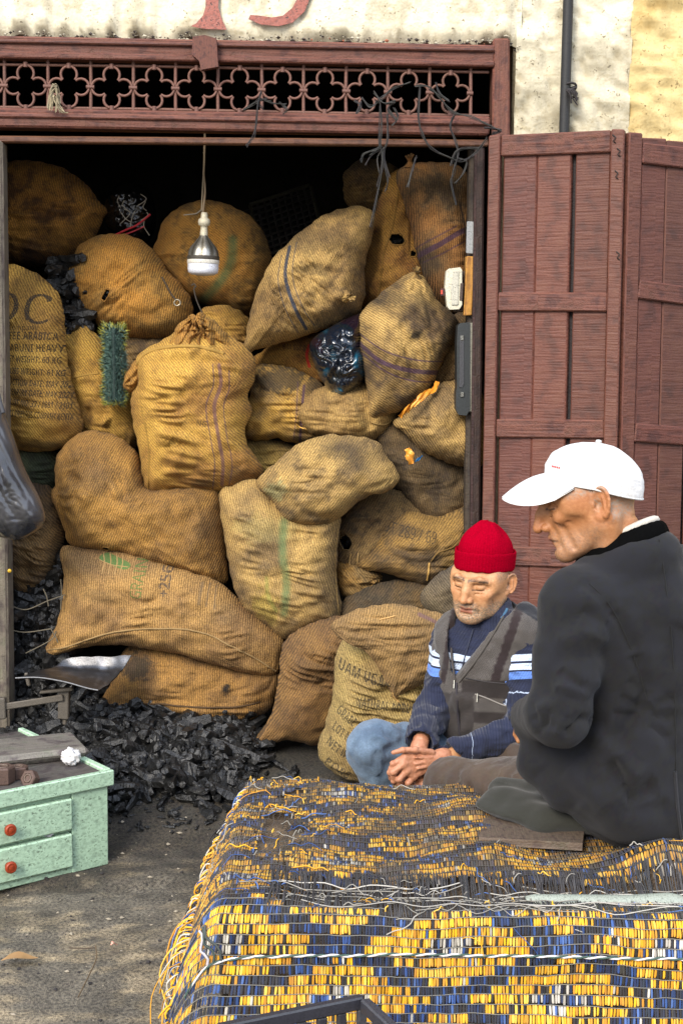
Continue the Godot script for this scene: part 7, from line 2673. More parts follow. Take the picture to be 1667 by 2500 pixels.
# ------------------------------------------------------------------ bodies as distance fields
class Field:
	var o := Vector3.ZERO
	var h := 0.01
	var nx := 0
	var ny := 0
	var nz := 0
	var d := PackedFloat32Array()

	func _init(lo: Vector3, hi: Vector3, cell: float) -> void:
		o = lo
		h = cell
		nx = int((hi.x - lo.x) / cell) + 1
		ny = int((hi.y - lo.y) / cell) + 1
		nz = int((hi.z - lo.z) / cell) + 1
		d.resize(nx * ny * nz)
		d.fill(1.0)

	func box_of(lo: Vector3, hi: Vector3) -> PackedInt32Array:
		var a := (lo - o) / h
		var b := (hi - o) / h
		return PackedInt32Array([maxi(0, int(a.x)), maxi(0, int(a.y)), maxi(0, int(a.z)), mini(nx - 1, int(b.x) + 1), mini(ny - 1, int(b.y) + 1), mini(nz - 1, int(b.z) + 1)])

	# tapered capsule; k blends it in, cut subtracts it; sq/sqf squash it along a direction
	func cap(a: Vector3, b: Vector3, ra: float, rb: float, k := 0.02, cut := false, sq := Vector3.ZERO, sqf := 1.0) -> void:
		var r := maxf(ra, rb) * maxf(1.0, sqf) + maxf(k, 0.0) + h * 2.5
		var rv := Vector3(r, r, r)
		var bx := box_of(a.min(b) - rv, a.max(b) + rv)
		var ba := b - a
		var l2 := maxf(ba.length_squared(), 1e-9)
		var sqz := sqf != 1.0
		for z in range(bx[2], bx[5] + 1):
			for y in range(bx[1], bx[4] + 1):
				var row := (z * ny + y) * nx
				for x in range(bx[0], bx[3] + 1):
					var pa := o + Vector3(x, y, z) * h - a
					if sqz:
						pa += sq * (pa.dot(sq) * (1.0 / sqf - 1.0))
					var t := clampf(pa.dot(ba) / l2, 0.0, 1.0)
					var v := (pa - ba * t).length() - lerpf(ra, rb, t)
					var i := row + x
					var w := d[i]
					if cut:
						v = -v
						var q := maxf(k - absf(w - v), 0.0) / k
						d[i] = maxf(w, v) + q * q * k * 0.25
					else:
						var q := maxf(k - absf(w - v), 0.0) / k
						d[i] = minf(w, v) - q * q * k * 0.25

	func ell(c: Vector3, bs: Basis, r: Vector3, k := 0.02, cut := false) -> void:
		var big := maxf(r.x, maxf(r.y, r.z)) + maxf(k, 0.0) + h * 2.5
		var rv := Vector3(big, big, big)
		var bx := box_of(c - rv, c + rv)
		var inv := bs.inverse()
		for z in range(bx[2], bx[5] + 1):
			for y in range(bx[1], bx[4] + 1):
				var row := (z * ny + y) * nx
				for x in range(bx[0], bx[3] + 1):
					var q0 := inv * (o + Vector3(x, y, z) * h - c)
					var e := q0 / r
					var k0 := e.length()
					var k1 := (e / r).length()
					var v := k0 * (k0 - 1.0) / maxf(k1, 1e-6)
					var i := row + x
					var w := d[i]
					if cut:
						v = -v
						var q := maxf(k - absf(w - v), 0.0) / k
						d[i] = maxf(w, v) + q * q * k * 0.25
					else:
						var q := maxf(k - absf(w - v), 0.0) / k
						d[i] = minf(w, v) - q * q * k * 0.25

	# remove a wedge given as a polygon in world xy, in front of zmin
	func cut_poly(poly: PackedVector2Array, zmin: float) -> void:
		for z in nz:
			if o.z + z * h < zmin:
				continue
			for y in ny:
				for x in nx:
					var i := (z * ny + y) * nx + x
					if d[i] > 0.06:
						continue
					var p := Vector2(o.x + x * h, o.y + y * h)
					var m := 9.0
					for e in poly.size():
						var a := poly[e]
						var b := poly[(e + 1) % poly.size()]
						var t := clampf((p - a).dot(b - a) / (b - a).length_squared(), 0.0, 1.0)
						m = minf(m, p.distance_to(a.lerp(b, t)))
					if not Geometry2D.is_point_in_polygon(p, poly):
						m = -m
					d[i] = maxf(d[i], m)

	func noise(n: FastNoiseLite, f: float, amp: float, stretch := Vector3.ONE) -> void:
		for z in nz:
			for y in ny:
				for x in nx:
					var i := (z * ny + y) * nx + x
					if absf(d[i]) < 0.05:
						var p := (o + Vector3(x, y, z) * h) * f * stretch
						d[i] += n.get_noise_3d(p.x, p.y, p.z) * amp

	func mesh(col: Callable, uvf: Variant = null) -> MB:
		var mb := MB.new()
		var id := PackedInt32Array()
		id.resize(nx * ny * nz)
		id.fill(-1)
		var sy := nx
		var sz := nx * ny
		for z in nz - 1:
			for y in ny - 1:
				var row := (z * ny + y) * nx
				for x in nx - 1:
					var i := row + x
					var v0 := d[i]
					if v0 > h * 4.0 or v0 < -h * 4.0:
						continue
					var c := [v0, d[i + 1], d[i + sy], d[i + sy + 1], d[i + sz], d[i + sz + 1], d[i + sz + sy], d[i + sz + sy + 1]]
					var neg := 0
					for q in 8:
						if c[q] < 0.0:
							neg += 1
					if neg == 0 or neg == 8:
						continue
					var s := Vector3.ZERO
					var m := 0
					for e in 12:
						var a: int = EA[e]
						var b: int = EB[e]
						if (c[a] < 0.0) != (c[b] < 0.0):
							var t: float = c[a] / (c[a] - c[b])
							s += CO[a].lerp(CO[b], t)
							m += 1
					s /= m
					var p := o + (Vector3(x, y, z) + s) * h
					var n := Vector3(
						lerpf(c[1] - c[0] + c[5] - c[4], c[3] - c[2] + c[7] - c[6], s.y),
						lerpf(c[2] - c[0] + c[6] - c[4], c[3] - c[1] + c[7] - c[5], s.x),
						lerpf(c[4] - c[0] + c[6] - c[2], c[5] - c[1] + c[7] - c[3], s.x))
					n = n.normalized() if n.length_squared() > 1e-12 else Vector3.UP
					id[i] = mb.vert(p, n, uvf.call(p) if uvf != null else Vector2(p.x, p.y), col.call(p, n))
		for z in range(1, nz - 1):
			for y in range(1, ny - 1):
				for x in range(1, nx - 1):
					var i := (z * ny + y) * nx + x
					if id[i] < 0:
						continue
					var v0 := d[i]
					var s0 := v0 < 0.0
					if s0 != (d[i + 1] < 0.0):
						_q(mb, id[i], id[i - sy], id[i - sy - sz], id[i - sz], s0)
					if s0 != (d[i + sy] < 0.0):
						_q(mb, id[i], id[i - sz], id[i - sz - 1], id[i - 1], s0)
					if s0 != (d[i + sz] < 0.0):
						_q(mb, id[i], id[i - 1], id[i - 1 - sy], id[i - sy], s0)
		return mb

	func _q(mb: MB, a: int, b: int, c: int, e: int, s: bool) -> void:
		if a < 0 or b < 0 or c < 0 or e < 0:
			return
		if s:
			mb.tri(a, c, b)
			mb.tri(a, e, c)
		else:
			mb.tri(a, b, c)
			mb.tri(a, c, e)

	const EA := [0, 2, 4, 6, 0, 1, 4, 5, 0, 1, 2, 3]
	const EB := [1, 3, 5, 7, 2, 3, 6, 7, 4, 5, 6, 7]
	const CO := [Vector3(0, 0, 0), Vector3(1, 0, 0), Vector3(0, 1, 0), Vector3(1, 1, 0), Vector3(0, 0, 1), Vector3(1, 0, 1), Vector3(0, 1, 1), Vector3(1, 1, 1)]


func append_mb(dst: MB, src: MB, xf: Transform3D) -> void:
	var s := dst.v.size()
	for i in src.v.size():
		dst.vert(xf * src.v[i], (xf.basis * src.n[i]).normalized(), src.uv[i], src.c[i])
	for i in src.ix:
		dst.ix.append(s + i)


func proj(p: Vector3) -> Vector2:
	var q := cam_xf.affine_inverse() * p
	return Vector2((833.5 + F * q.x / -q.z) / K, (1250.0 - F * q.y / -q.z) / K)


# folds and seams pressed into the side of a garment that faces the front: [x0, y0, x1, y1, amount, width] in photo pixels
func press(mb: MB, list: Array, z: float) -> void:
	var seg := []
	for f in list:
		seg.append([v2([f[0], f[1]], z), v2([f[2], f[3]], z), f[4], f[5]])
	var lo := Vector2(9, 9)
	var hi := Vector2(-9, -9)
	for s in seg:
		lo = lo.min(s[0]).min(s[1])
		hi = hi.max(s[0]).max(s[1])
	for i in mb.v.size():
		var n := mb.n[i]
		if n.z < 0.05:
			continue
		var w := mb.v[i]
		var k := (z) / w.z
		var p := Vector2(w.x * k, (w.y - 1.55) * k + 1.55)      # seen from the eye, brought to the plane z
		if p.x < lo.x - 0.08 or p.x > hi.x + 0.08 or p.y < lo.y - 0.08 or p.y > hi.y + 0.08:
			continue
		var dz := 0.0
		for s in seg:
			var a: Vector2 = s[0]
			var ab: Vector2 = s[1] - a
			var t := clampf((p - a).dot(ab) / ab.length_squared(), 0.0, 1.0)
			var dd := p.distance_to(a + ab * t)
			var wd: float = s[3]
			if dd < wd * 3.0:
				dz += s[2] * 1.6 * exp(-dd * dd / (wd * wd)) * smoothstep(0.0, 0.12, t) * smoothstep(1.0, 0.88, t)
		mb.v[i] = w + n * dz


# a path laid on a garment: for each photo pixel the frontmost vertex near it
func path_on(mb: MB, pts: Array, off := 0.002) -> Array:
	var out := []
	var pr := PackedVector2Array()
	for i in mb.v.size():
		pr.append(proj(mb.v[i]))
	var dense := smooth_path(_v2s(pts), 5)
	for q in dense:
		var best := -1
		var bs := 1e9
		for i in pr.size():
			if mb.n[i].z < 0.0:
				continue
			var s: float = pr[i].distance_squared_to(q)
			if s < 160.0:
				var sc := s * 0.0006 - mb.v[i].z
				if sc < bs:
					bs = sc
					best = i
		if best >= 0:
			var p := P(q.x, q.y, mb.v[best].z)
			out.append(p + mb.n[best] * off)
	# even out steps of the grid
	for it in 2:
		for i in range(1, out.size() - 1):
			out[i] = (out[i - 1] + out[i] * 2.0 + out[i + 1]) * 0.25
	return out


func head_field(f: Field, o: Dictionary) -> void:
	var I := Basis()
	var kn: float = o.get("nose", 1.0)
	f.ell(Vector3(0, 0.032 - 0.012 * float(o.get("low", 0.0)), -0.014), I, Vector3(0.075, 0.088 - 0.022 * float(o.get("low", 0.0)), 0.097 - 0.006 * float(o.get("low", 0.0))), 0.02)
	f.ell(Vector3(0, -0.034, 0.030), I, Vector3(0.060, 0.082, 0.064), 0.035)
	for s in [-1.0, 1.0]:
		f.cap(Vector3(s * 0.056, -0.050, -0.004), Vector3(s * 0.018, -0.100, 0.072), 0.022, 0.017, 0.03)
		f.ell(Vector3(s * 0.047, -0.026, 0.062), I, Vector3(0.020, 0.016, 0.020), 0.022)
		f.ell(Vector3(s * 0.066, 0.012, 0.030), I, Vector3(0.012, 0.03, 0.03), 0.03)
	f.ell(Vector3(0, -0.101, 0.080), I, Vector3(0.022, 0.017, 0.016), 0.02)
	if o.has("full"):
		# heavier jowls and a bearded chin
		for s in [-1.0, 1.0]:
			f.ell(Vector3(s * 0.046, -0.062, 0.040), I, Vector3(0.026, 0.036, 0.036), 0.03)
		f.ell(Vector3(0, -0.096, 0.070), I, Vector3(0.036, 0.022, 0.026), 0.02)
	# hollow cheeks
	for s in [-1.0, 1.0]:
		f.ell(Vector3(s * (0.080 if o.has("full") else 0.073), -0.062, 0.056), I, Vector3(0.018, 0.026, 0.022), 0.03, true)
	# eye sockets, brow, lids
	for s in [-1.0, 1.0]:
		f.ell(Vector3(s * 0.032, 0.001, 0.100), I, Vector3(0.021, 0.014, 0.020), 0.016, true)
	for s in [-1.0, 1.0]:
		f.cap(Vector3(s * 0.010, 0.017, 0.092), Vector3(s * 0.036, 0.023, 0.088), 0.0075, 0.0075, 0.012)
		f.cap(Vector3(s * 0.036, 0.023, 0.088), Vector3(s * 0.054, 0.014, 0.068), 0.0075, 0.006, 0.012)
		f.ell(Vector3(s * 0.032, -0.001, 0.0775), I, Vector3(0.0155, 0.0115, 0.0125), 0.004)
		# lower bag
		f.cap(Vector3(s * 0.020, -0.015, 0.085), Vector3(s * 0.044, -0.014, 0.078), 0.0035, 0.0035, 0.007)
		f.cap(Vector3(s * 0.017, -0.0105, 0.091), Vector3(s * 0.046, -0.010, 0.083), 0.0014, 0.0014, 0.003, true)
		f.cap(Vector3(s * 0.020, 0.009, 0.091), Vector3(s * 0.046, 0.008, 0.083), 0.0014, 0.0014, 0.004, true)
		# furrow from nose to mouth
		f.cap(Vector3(s * 0.020, -0.034, 0.0995), Vector3(s * 0.035, -0.062, 0.088), 0.0038, 0.0036, 0.008, true)
		f.cap(Vector3(s * 0.034, -0.062, 0.088), Vector3(s * 0.034, -0.084, 0.082), 0.0028, 0.002, 0.007, true)
		# crow's feet
		for q in 3:
			f.cap(Vector3(s * 0.052, 0.004 - q * 0.005, 0.072), Vector3(s * 0.064, 0.010 - q * 0.010, 0.052), 0.0016, 0.001, 0.004, true)
	# nose, its sides running into the cheeks
	f.ell(Vector3(0, -0.020, 0.090), I, Vector3(0.019, 0.034, 0.0175), 0.012)
	f.cap(Vector3(0, 0.012, 0.094), Vector3(0, -0.014, 0.106 + 0.008 * (kn - 1.0) * 10.0), 0.0075, 0.009, 0.012)
	f.cap(Vector3(0, -0.014, 0.106 + 0.008 * (kn - 1.0) * 10.0), Vector3(0, -0.040, 0.115 * kn), 0.0095, 0.0115, 0.008)
	for s in [-1.0, 1.0]:
		f.ell(Vector3(s * 0.0135, -0.042, 0.103), I, Vector3(0.0085, 0.009, 0.011), 0.006)
		f.ell(Vector3(s * 0.0075, -0.052, 0.108), I, Vector3(0.0042, 0.004, 0.006), 0.003, true)
	# mouth
	f.ell(Vector3(0, -0.064, 0.086), I, Vector3(0.026, 0.012, 0.014), 0.014)
	f.cap(Vector3(-0.022, -0.069, 0.091), Vector3(0.0, -0.066, 0.099), 0.0045, 0.0055, 0.006)
	f.cap(Vector3(0.022, -0.069, 0.091), Vector3(0.0, -0.066, 0.099), 0.0045, 0.0055, 0.006)
	f.cap(Vector3(-0.018, -0.079, 0.090), Vector3(0.018, -0.079, 0.090), 0.006, 0.006, 0.006)
	f.ell(Vector3(0, -0.079, 0.093), I, Vector3(0.014, 0.006, 0.006), 0.004)
	f.cap(Vector3(-0.029, -0.0715, 0.094), Vector3(0, -0.0735, 0.105), 0.0028, 0.0028, 0.003, true)
	f.cap(Vector3(0.029, -0.0715, 0.094), Vector3(0, -0.0735, 0.105), 0.0028, 0.0028, 0.003, true)
	f.cap(Vector3(-0.012, -0.089, 0.097), Vector3(0.012, -0.089, 0.097), 0.004, 0.004, 0.008, true)
	# ears: a thin dish standing off the skull, with a rolled rim and a hollow
	for s in [-1.0, 1.0]:
		var eb := Basis(Vector3.UP, s * -0.50) * Basis(Vector3.RIGHT, -0.24)
		var c := Vector3(s * 0.0815, -0.008, -0.018)
		f.ell(c + Vector3(s * -0.006, 0, 0.006), eb, Vector3(0.009, 0.028, 0.016), 0.006)
		f.ell(c, eb, Vector3(0.0055, 0.0335, 0.0205), 0.004)
		f.ell(c + eb * Vector3(s * 0.006, 0.003, 0.001), eb, Vector3(0.0052, 0.0225, 0.0125), 0.0025, true)
		f.ell(c + eb * Vector3(s * 0.004, -0.006, 0.006), eb, Vector3(0.0075, 0.010, 0.008), 0.003, true)
		var rim := []
		for q in 11:
			var an := -1.0 + 4.1 * q / 10.0
			rim.append(c + eb * Vector3(s * 0.0035, sin(an) * 0.0315, -cos(an) * 0.0190))
		for q in 10:
			f.cap(rim[q], rim[q + 1], 0.0036, 0.0036, 0.002)
		f.cap(c + eb * Vector3(s * 0.003, 0.012, -0.004), c + eb * Vector3(s * 0.003, -0.012, -0.010), 0.0028, 0.0028, 0.003)
		f.ell(c + eb * Vector3(s * 0.001, -0.0305, 0.004), I, Vector3(0.006, 0.009, 0.008), 0.004)
		f.ell(c + eb * Vector3(s * 0.004, -0.006, 0.0165), I, Vector3(0.0045, 0.006, 0.004), 0.003)
	# neck and cords
	f.cap(Vector3(0, -0.050, -0.030), Vector3(0, -0.190, -0.052), o.get("neck", 0.052), float(o.get("neck", 0.052)) + 0.005, 0.03)
	# loose skin of the lower face and under the eyes
	for s in [-1.0, 1.0]:
		f.cap(Vector3(s * 0.046, -0.040, 0.074), Vector3(s * 0.050, -0.078, 0.056), 0.0024, 0.0020, 0.006, true)
		f.cap(Vector3(s * 0.056, -0.034, 0.056), Vector3(s * 0.058, -0.070, 0.036), 0.0018, 0.0014, 0.006, true)
		f.cap(Vector3(s * 0.018, -0.021, 0.090), Vector3(s * 0.046, -0.022, 0.078), 0.0014, 0.0014, 0.004, true)
	# forehead lines
	for q in 3:
		f.cap(Vector3(-0.035, 0.040 + q * 0.012, 0.084 - q * 0.004), Vector3(0.035, 0.040 + q * 0.012, 0.084 - q * 0.004), 0.002, 0.002, 0.004, true)


func face_col(p: Vector3, n: Vector3, o: Dictionary) -> Color:
	var skin: Color = o.skin
	var n1 := nz.get_noise_3d(p.x * 40.0, p.y * 40.0, p.z * 40.0)
	var n2 := nzf.get_noise_3d(p.x * 240.0, p.y * 240.0, p.z * 240.0)
	var c := skin.lerp(skin * Color(0.86, 0.76, 0.66), clampf(0.35 + n1 * 0.9, 0.0, 1.0) * 0.55)
	# redder nose, cheeks, ears
	var red := exp(-pow(p.distance_to(Vector3(0, -0.038, 0.115)) / 0.024, 2.0)) + 0.6 * exp(-pow(Vector2(absf(p.x) - 0.046, p.y + 0.026).length() / 0.02, 2.0)) * (1.0 if p.z > 0.02 else 0.0) + 0.7 * smoothstep(0.074, 0.084, absf(p.x))
	c = c.lerp(skin * Color(0.95, 0.66, 0.54), clampf(red, 0.0, 1.0) * 0.45)
	# lips
	if p.z > 0.07 and absf(p.x) < 0.024 and p.y < -0.064 and p.y > -0.085:
		c = c.lerp(o.lip, smoothstep(0.024, 0.016, absf(p.x)) * 0.75)
	# the line of the closed mouth
	if p.z > 0.06 and absf(p.x) < 0.029:
		c = c.lerp(Color(0.05, 0.022, 0.018), exp(-pow((p.y + 0.0732 - 2.0 * p.x * p.x) / 0.0017, 2.0)) * 0.8)
	# closed lashes
	for s in [-1.0, 1.0]:
		if p.z > 0.06:
			var ex: float = (p.x * s - 0.032) / 0.016
			if absf(ex) < 1.0:
				var ly: float = o.get("lash", -0.006) - 0.002 * (1.0 - ex * ex)
				c = c.lerp(Color(0.02, 0.012, 0.01), exp(-pow((p.y - ly) / 0.0021, 2.0)) * 0.9)
			# brow hairs
			var bx: float = (p.x * s - 0.031) / 0.026
			if absf(bx) < 1.0 and p.y > 0.008:
				var by: float = 0.0195 + 0.004 * (1.0 - bx * bx) - 0.004 * maxf(bx, 0.0)
				c = c.lerp(o.brow, exp(-pow((p.y - by) / 0.0055, 2.0)) * clampf(0.80 + n2 * 0.8, 0.0, 1.0))
	# beard: grows on jaw, chin and lip, as short grey hairs
	var jaw := smoothstep(-0.040, -0.070, p.y + 0.30 * maxf(0.0, p.z - 0.05) * 0.4 - 0.25 * maxf(0.0, 0.03 - p.z)) * smoothstep(-0.03, 0.01, p.z) * smoothstep(-0.135, -0.105, p.y)
	var mous := exp(-pow((p.y + 0.0575 - 2.5 * p.x * p.x * -1.0) / 0.0075, 2.0)) * smoothstep(0.038, 0.026, absf(p.x)) * (1.0 if p.z > 0.07 else 0.0)
	var lipmask := 1.0 - (smoothstep(0.022, 0.015, absf(p.x)) if (p.y < -0.064 and p.y > -0.086 and p.z > 0.085) else 0.0)
	var bd: float = maxf(jaw * lipmask, mous) * o.beard
	var chin := smoothstep(-0.075, -0.095, p.y) * 0.35
	c = c.lerp((o.beard_col * (0.62 if mous > jaw * lipmask else 1.0 + chin)).lerp(o.beard_col * 0.45, clampf(0.5 + n2, 0.0, 1.0)), clampf(bd * (0.75 + n2 * 1.0), 0.0, 0.9))
	# cropped hair at temples and nape
	var hair := smoothstep(0.012, -0.016, p.z - 0.2 * p.y) * smoothstep(-0.062, -0.035, p.y + 0.4 * minf(0.0, p.z + 0.06)) * smoothstep(0.083, 0.079, absf(p.x))
	hair = maxf(hair, smoothstep(0.006, 0.02, p.y) * smoothstep(0.058, 0.045, p.z) * smoothstep(0.04, 0.055, absf(p.x)) * 0.8)
	c = c.lerp(o.hair, clampf(hair * (0.5 + n2 * 0.8), 0.0, 0.8))
	return c


func build_head(o: Dictionary) -> MB:
	var f := Field.new(Vector3(-0.108, -0.20, -0.135), Vector3(0.108, 0.135, 0.145), 0.0031)
	head_field(f, o)
	if o.has("extra"):
		o.extra.call(f)
	return f.mesh(func(p: Vector3, n: Vector3) -> Color: return face_col(p, n, o))


func hand_field(f: Field, w: Vector3, palm: Array, fingers: Array) -> void:
	# wrist, knuckle points, then each finger as a chain
	for k in palm:
		f.cap(w, k, 0.0165, 0.0105, 0.012)
	for i in palm.size() - 1:
		f.cap(palm[i], palm[i + 1], 0.0105, 0.0105, 0.006)
		f.cap(w.lerp(palm[i], 0.5), w.lerp(palm[i + 1], 0.5), 0.0135, 0.0135, 0.008)
	for fg in fingers:
		var n: int = fg.size()
		for i in n - 1:
			var r0 := 0.0094 - 0.0011 * i
			f.cap(fg[i], fg[i + 1], r0, r0 - 0.0009, 0.0035)
			if i > 0:
				f.ell(fg[i], Basis(), Vector3.ONE * (r0 + 0.0006), 0.003)


func skin_col(base: Color) -> Callable:
	return func(p: Vector3, n: Vector3) -> Color:
		var n1 := nz.get_noise_3d(p.x * 50.0, p.y * 50.0, p.z * 50.0)
		var n2 := nzf.get_noise_3d(p.x * 180.0, p.y * 180.0, p.z * 180.0)
		return base.lerp(base * Color(0.80, 0.66, 0.60), clampf(0.4 + n1 + n2 * 0.3, 0.0, 1.0) * 0.6)


func stripe_tex(w: int, h: int, bg: Color, bands: Array) -> ImageTexture:
	var im := Image.create(w, h, false, Image.FORMAT_RGB8)
	im.fill(bg)
	var r2 := RandomNumberGenerator.new()
	r2.seed = 5
	for b in bands:
		for y in range(int(b[0] * h), int(b[1] * h)):
			for x in w:
				im.set_pixel(x, y, b[2])
	for y in h:
		for x in w:
			var c := im.get_pixel(x, y)
			var k := r2.randf_range(0.82, 1.08)
			im.set_pixel(x, y, Color(c.r * k, c.g * k, c.b * k))
	im.generate_mipmaps()
	return ImageTexture.create_from_image(im)


# ------------------------------------------------------------------ the seated man in the red cap
func build_seated_man() -> void:
	var skin := lin(198, 148, 106)
	var hz := -4.0
	var hb := Basis(Vector3.UP, deg_to_rad(-32)) * Basis(Vector3.RIGHT, deg_to_rad(7)) * Basis(Vector3.BACK, deg_to_rad(-4))
	var hc := P(1106, 1328, hz)
	var hx := Transform3D(hb * Basis.from_scale(Vector3(0.97, 0.92, 0.97)), hc)
	var o := thing("person", "seated man in a red knitted cap, striped navy sweater and grey waistcoat, hands clasped", "person", Vector3(hc.x, 0.0, hc.z))
	var at := o.position
	var body := MB.new()
	append_mb(body, build_head({skin = skin, lip = lin(150, 84, 74), brow = lin(58, 44, 36), beard = 1.0, beard_col = lin(158, 142, 122), hair = lin(120, 108, 96), lash = -0.0075, low = 0.6, full = 1.0}), hx)
	var N := P(1128, 1455, -4.03)
	var SR := P(1046, 1472, -4.06)
	var SL := P(1206, 1458, -3.94)
	var ER := P(998, 1630, -4.00)
	var EL := P(1214, 1672, -3.86)
	var WR := P(966, 1702, -3.81)
	var WL := P(1024, 1738, -3.77)
	var ch := P(1122, 1550, -4.02)
	var pe := P(1104, 1735, -4.06)
	var Lv := (SL - SR).normalized()
	var Fv := Lv.cross(Vector3.UP).normalized()
	if Fv.z < 0:
		Fv = -Fv
	var tb := Basis(Lv, Vector3.UP, Lv.cross(Vector3.UP)).orthonormalized()
	# bare trunk and arms under the clothes
	var bf := Field.new(Vector3(-0.1, 0.25, -4.45), Vector3(0.75, 0.98, -3.55), 0.016)
	bf.ell(ch, tb, Vector3(0.12, 0.15, 0.07), 0.05)
	bf.cap(ch - Fv * 0.01, pe, 0.065, 0.08, 0.05)
	bf.cap(N, hc - Vector3(0, 0.1, 0), 0.045, 0.045, 0.02)
	bf.cap(SL, EL, 0.038, 0.03, 0.03)
	bf.cap(EL, WL, 0.03, 0.022, 0.02)
	bf.cap(SR, ER, 0.038, 0.03, 0.03)
	bf.cap(ER, WR, 0.03, 0.022, 0.02)
	append_mb(body, bf.mesh(skin_col(skin)), Transform3D())
	# hands: the left lies over the right
	var hf := Field.new(P(860, 1840, -3.72) - Vector3(0, 0.02, 0.14), P(1060, 1680, -3.72) + Vector3(0.02, 0.02, 0.08), 0.003)
	var hw := P(1016, 1738, -3.765)
	hf.cap(WL, hw, 0.023, 0.021, 0.01)
	hand_field(hf, hw, [P(930, 1738, -3.715), P(926, 1754, -3.708), P(934, 1770, -3.712), P(950, 1782, -3.722)], [
		[P(930, 1738, -3.715), P(903, 1754, -3.708), P(894, 1774, -3.718), P(897, 1788, -3.732)],
		[P(926, 1754, -3.708), P(903, 1773, -3.700), P(903, 1793, -3.712), P(911, 1804, -3.728)],
		[P(934, 1770, -3.712), P(916, 1790, -3.704), P(920, 1806, -3.716), P(930, 1813, -3.732)],
		[P(950, 1782, -3.722), P(937, 1798, -3.714), P(942, 1811, -3.726)],
		[P(992, 1728, -3.742), P(952, 1722, -3.712), P(925, 1722, -3.702), P(903, 1728, -3.706)]])
	var rw := P(962, 1716, -3.80)
	hf.cap(WR, rw, 0.023, 0.021, 0.01)
	hand_field(hf, rw, [P(920, 1762, -3.752), P(936, 1774, -3.748), P(952, 1784, -3.748), P(966, 1790, -3.752)], [
		[P(920, 1762, -3.752), P(905, 1786, -3.752), P(912, 1800, -3.75)],
		[P(936, 1774, -3.748), P(928, 1796, -3.745), P(940, 1806, -3.74)],
		[P(952, 1784, -3.748), P(950, 1802, -3.742), P(962, 1808, -3.738)],
		[P(966, 1790, -3.752), P(970, 1804, -3.744), P(980, 1808, -3.74)]])
	# veins and tendons on the back of the hand
	for q in [[[1000, 1740], [955, 1740], [932, 1738]], [[1002, 1746], [955, 1754], [930, 1755]], [[1000, 1752], [960, 1766], [938, 1770]]]:
		for i in 2:
			hf.cap(P(q[i][0], q[i][1], -3.722 - 0.018 * (1.0 if q[i][0] > 990 else 0.0)), P(q[i + 1][0], q[i + 1][1], -3.722 + 0.014), 0.003, 0.003, 0.008)
	hf.noise(nz, 60.0, 0.0012)
	append_mb(body, hf.mesh(skin_col(lin(190, 134, 104))), Transform3D())
	part(o, "body", body.commit(at), M["skin"])
	# --- sweater
	var navy := lin(24, 34, 62)
	var sf := Field.new(Vector3(-0.1, 0.38, -4.4), Vector3(0.72, 1.0, -3.62), 0.0075)
	sf.ell(ch, tb, Vector3(0.150, 0.19, 0.112), 0.06)
	sf.ell(ch.lerp(pe, 0.55), tb, Vector3(0.150, 0.17, 0.125), 0.06)
	sf.cap(SL, SR, 0.060, 0.060, 0.05)
	sf.cap(N + Vector3(0, -0.02, 0), N + Vector3(-0.006, 0.062, 0.012), 0.078, 0.064, 0.03)
	sf.cap(N + Vector3(-0.008, 0.03, 0.016), N + Vector3(-0.012, 0.13, 0.03), 0.047, 0.052, 0.004, true)
	sf.cap(SL, EL, 0.066, 0.053, 0.04)
	sf.cap(EL, WL, 0.050, 0.040, 0.03)
	sf.cap(SR, ER, 0.062, 0.054, 0.04)
	sf.cap(ER, WR, 0.054, 0.042, 0.03)
	for q in [[WL, (WL - EL).normalized()], [WR, (WR - ER).normalized()]]:
		sf.cap(q[0] + q[1] * 0.002, q[0] + q[1] * 0.08, 0.038, 0.038, 0.004, true)
	sf.noise(nz, 9.0, 0.012)
	sf.noise(nzf, 30.0, 0.0040, Vector3(0.6, 1.6, 0.6))
	var uvf := func(p: Vector3) -> Vector2:
		var best := (SL.y - p.y) * 0.98
		var arm := p.distance_to(Geometry3D.get_closest_point_to_segment(p, SL, EL))
		var fore := p.distance_to(Geometry3D.get_closest_point_to_segment(p, EL, WL))
		if fore < arm and fore < 0.075:
			best = 0.38
		elif arm < 0.092 and p.x > SL.x - 0.058:
			best = (p - SL).dot((EL - SL).normalized())
			if fore < 0.11:
				best = maxf(best, 0.24)
		if p.x < SR.x + 0.03 and best > 0.155:
			best = 0.155
		return Vector2(p.x * 4.0, clampf(best + 0.02, 0.005, 0.395) / 0.4)
	var smb := sf.mesh(func(_p: Vector3, _n: Vector3) -> Color: return Color.WHITE, uvf)
	press(smb, [[1225, 1560, 1180, 1620, -0.006, 0.012], [1240, 1620, 1190, 1660, 0.008, 0.014], [1230, 1660, 1150, 1690, -0.008, 0.010], [1140, 1690, 1040, 1720, 0.006, 0.012], [1010, 1600, 985, 1640, -0.008, 0.010], [1000, 1650, 960, 1670, 0.007, 0.012], [985, 1660, 1010, 1700, -0.006, 0.010], [1100, 1420, 1090, 1620, -0.004, 0.006]], -3.9)
	var swm := mat(Color.WHITE, 0.92)
	var pale := Color(186 / 255.0, 200 / 255.0, 222 / 255.0)
	var nv := Color(20 / 255.0, 27 / 255.0, 52 / 255.0)
	var mid := Color(86 / 255.0, 122 / 255.0, 192 / 255.0)
	swm.albedo_texture = stripe_tex(16, 512, nv, [[0.200, 0.248, pale], [0.262, 0.308, pale], [0.320, 0.372, mid], [0.500, 0.530, pale], [0.546, 0.590, pale]])
	swm.normal_enabled = true
	swm.normal_texture = M["cloth_nrm"]
	swm.rim_enabled = true
	swm.rim = 0.2
	var sw := part(o, "sweater", smb.commit(at, true), swm)
	var zip := MB.new()
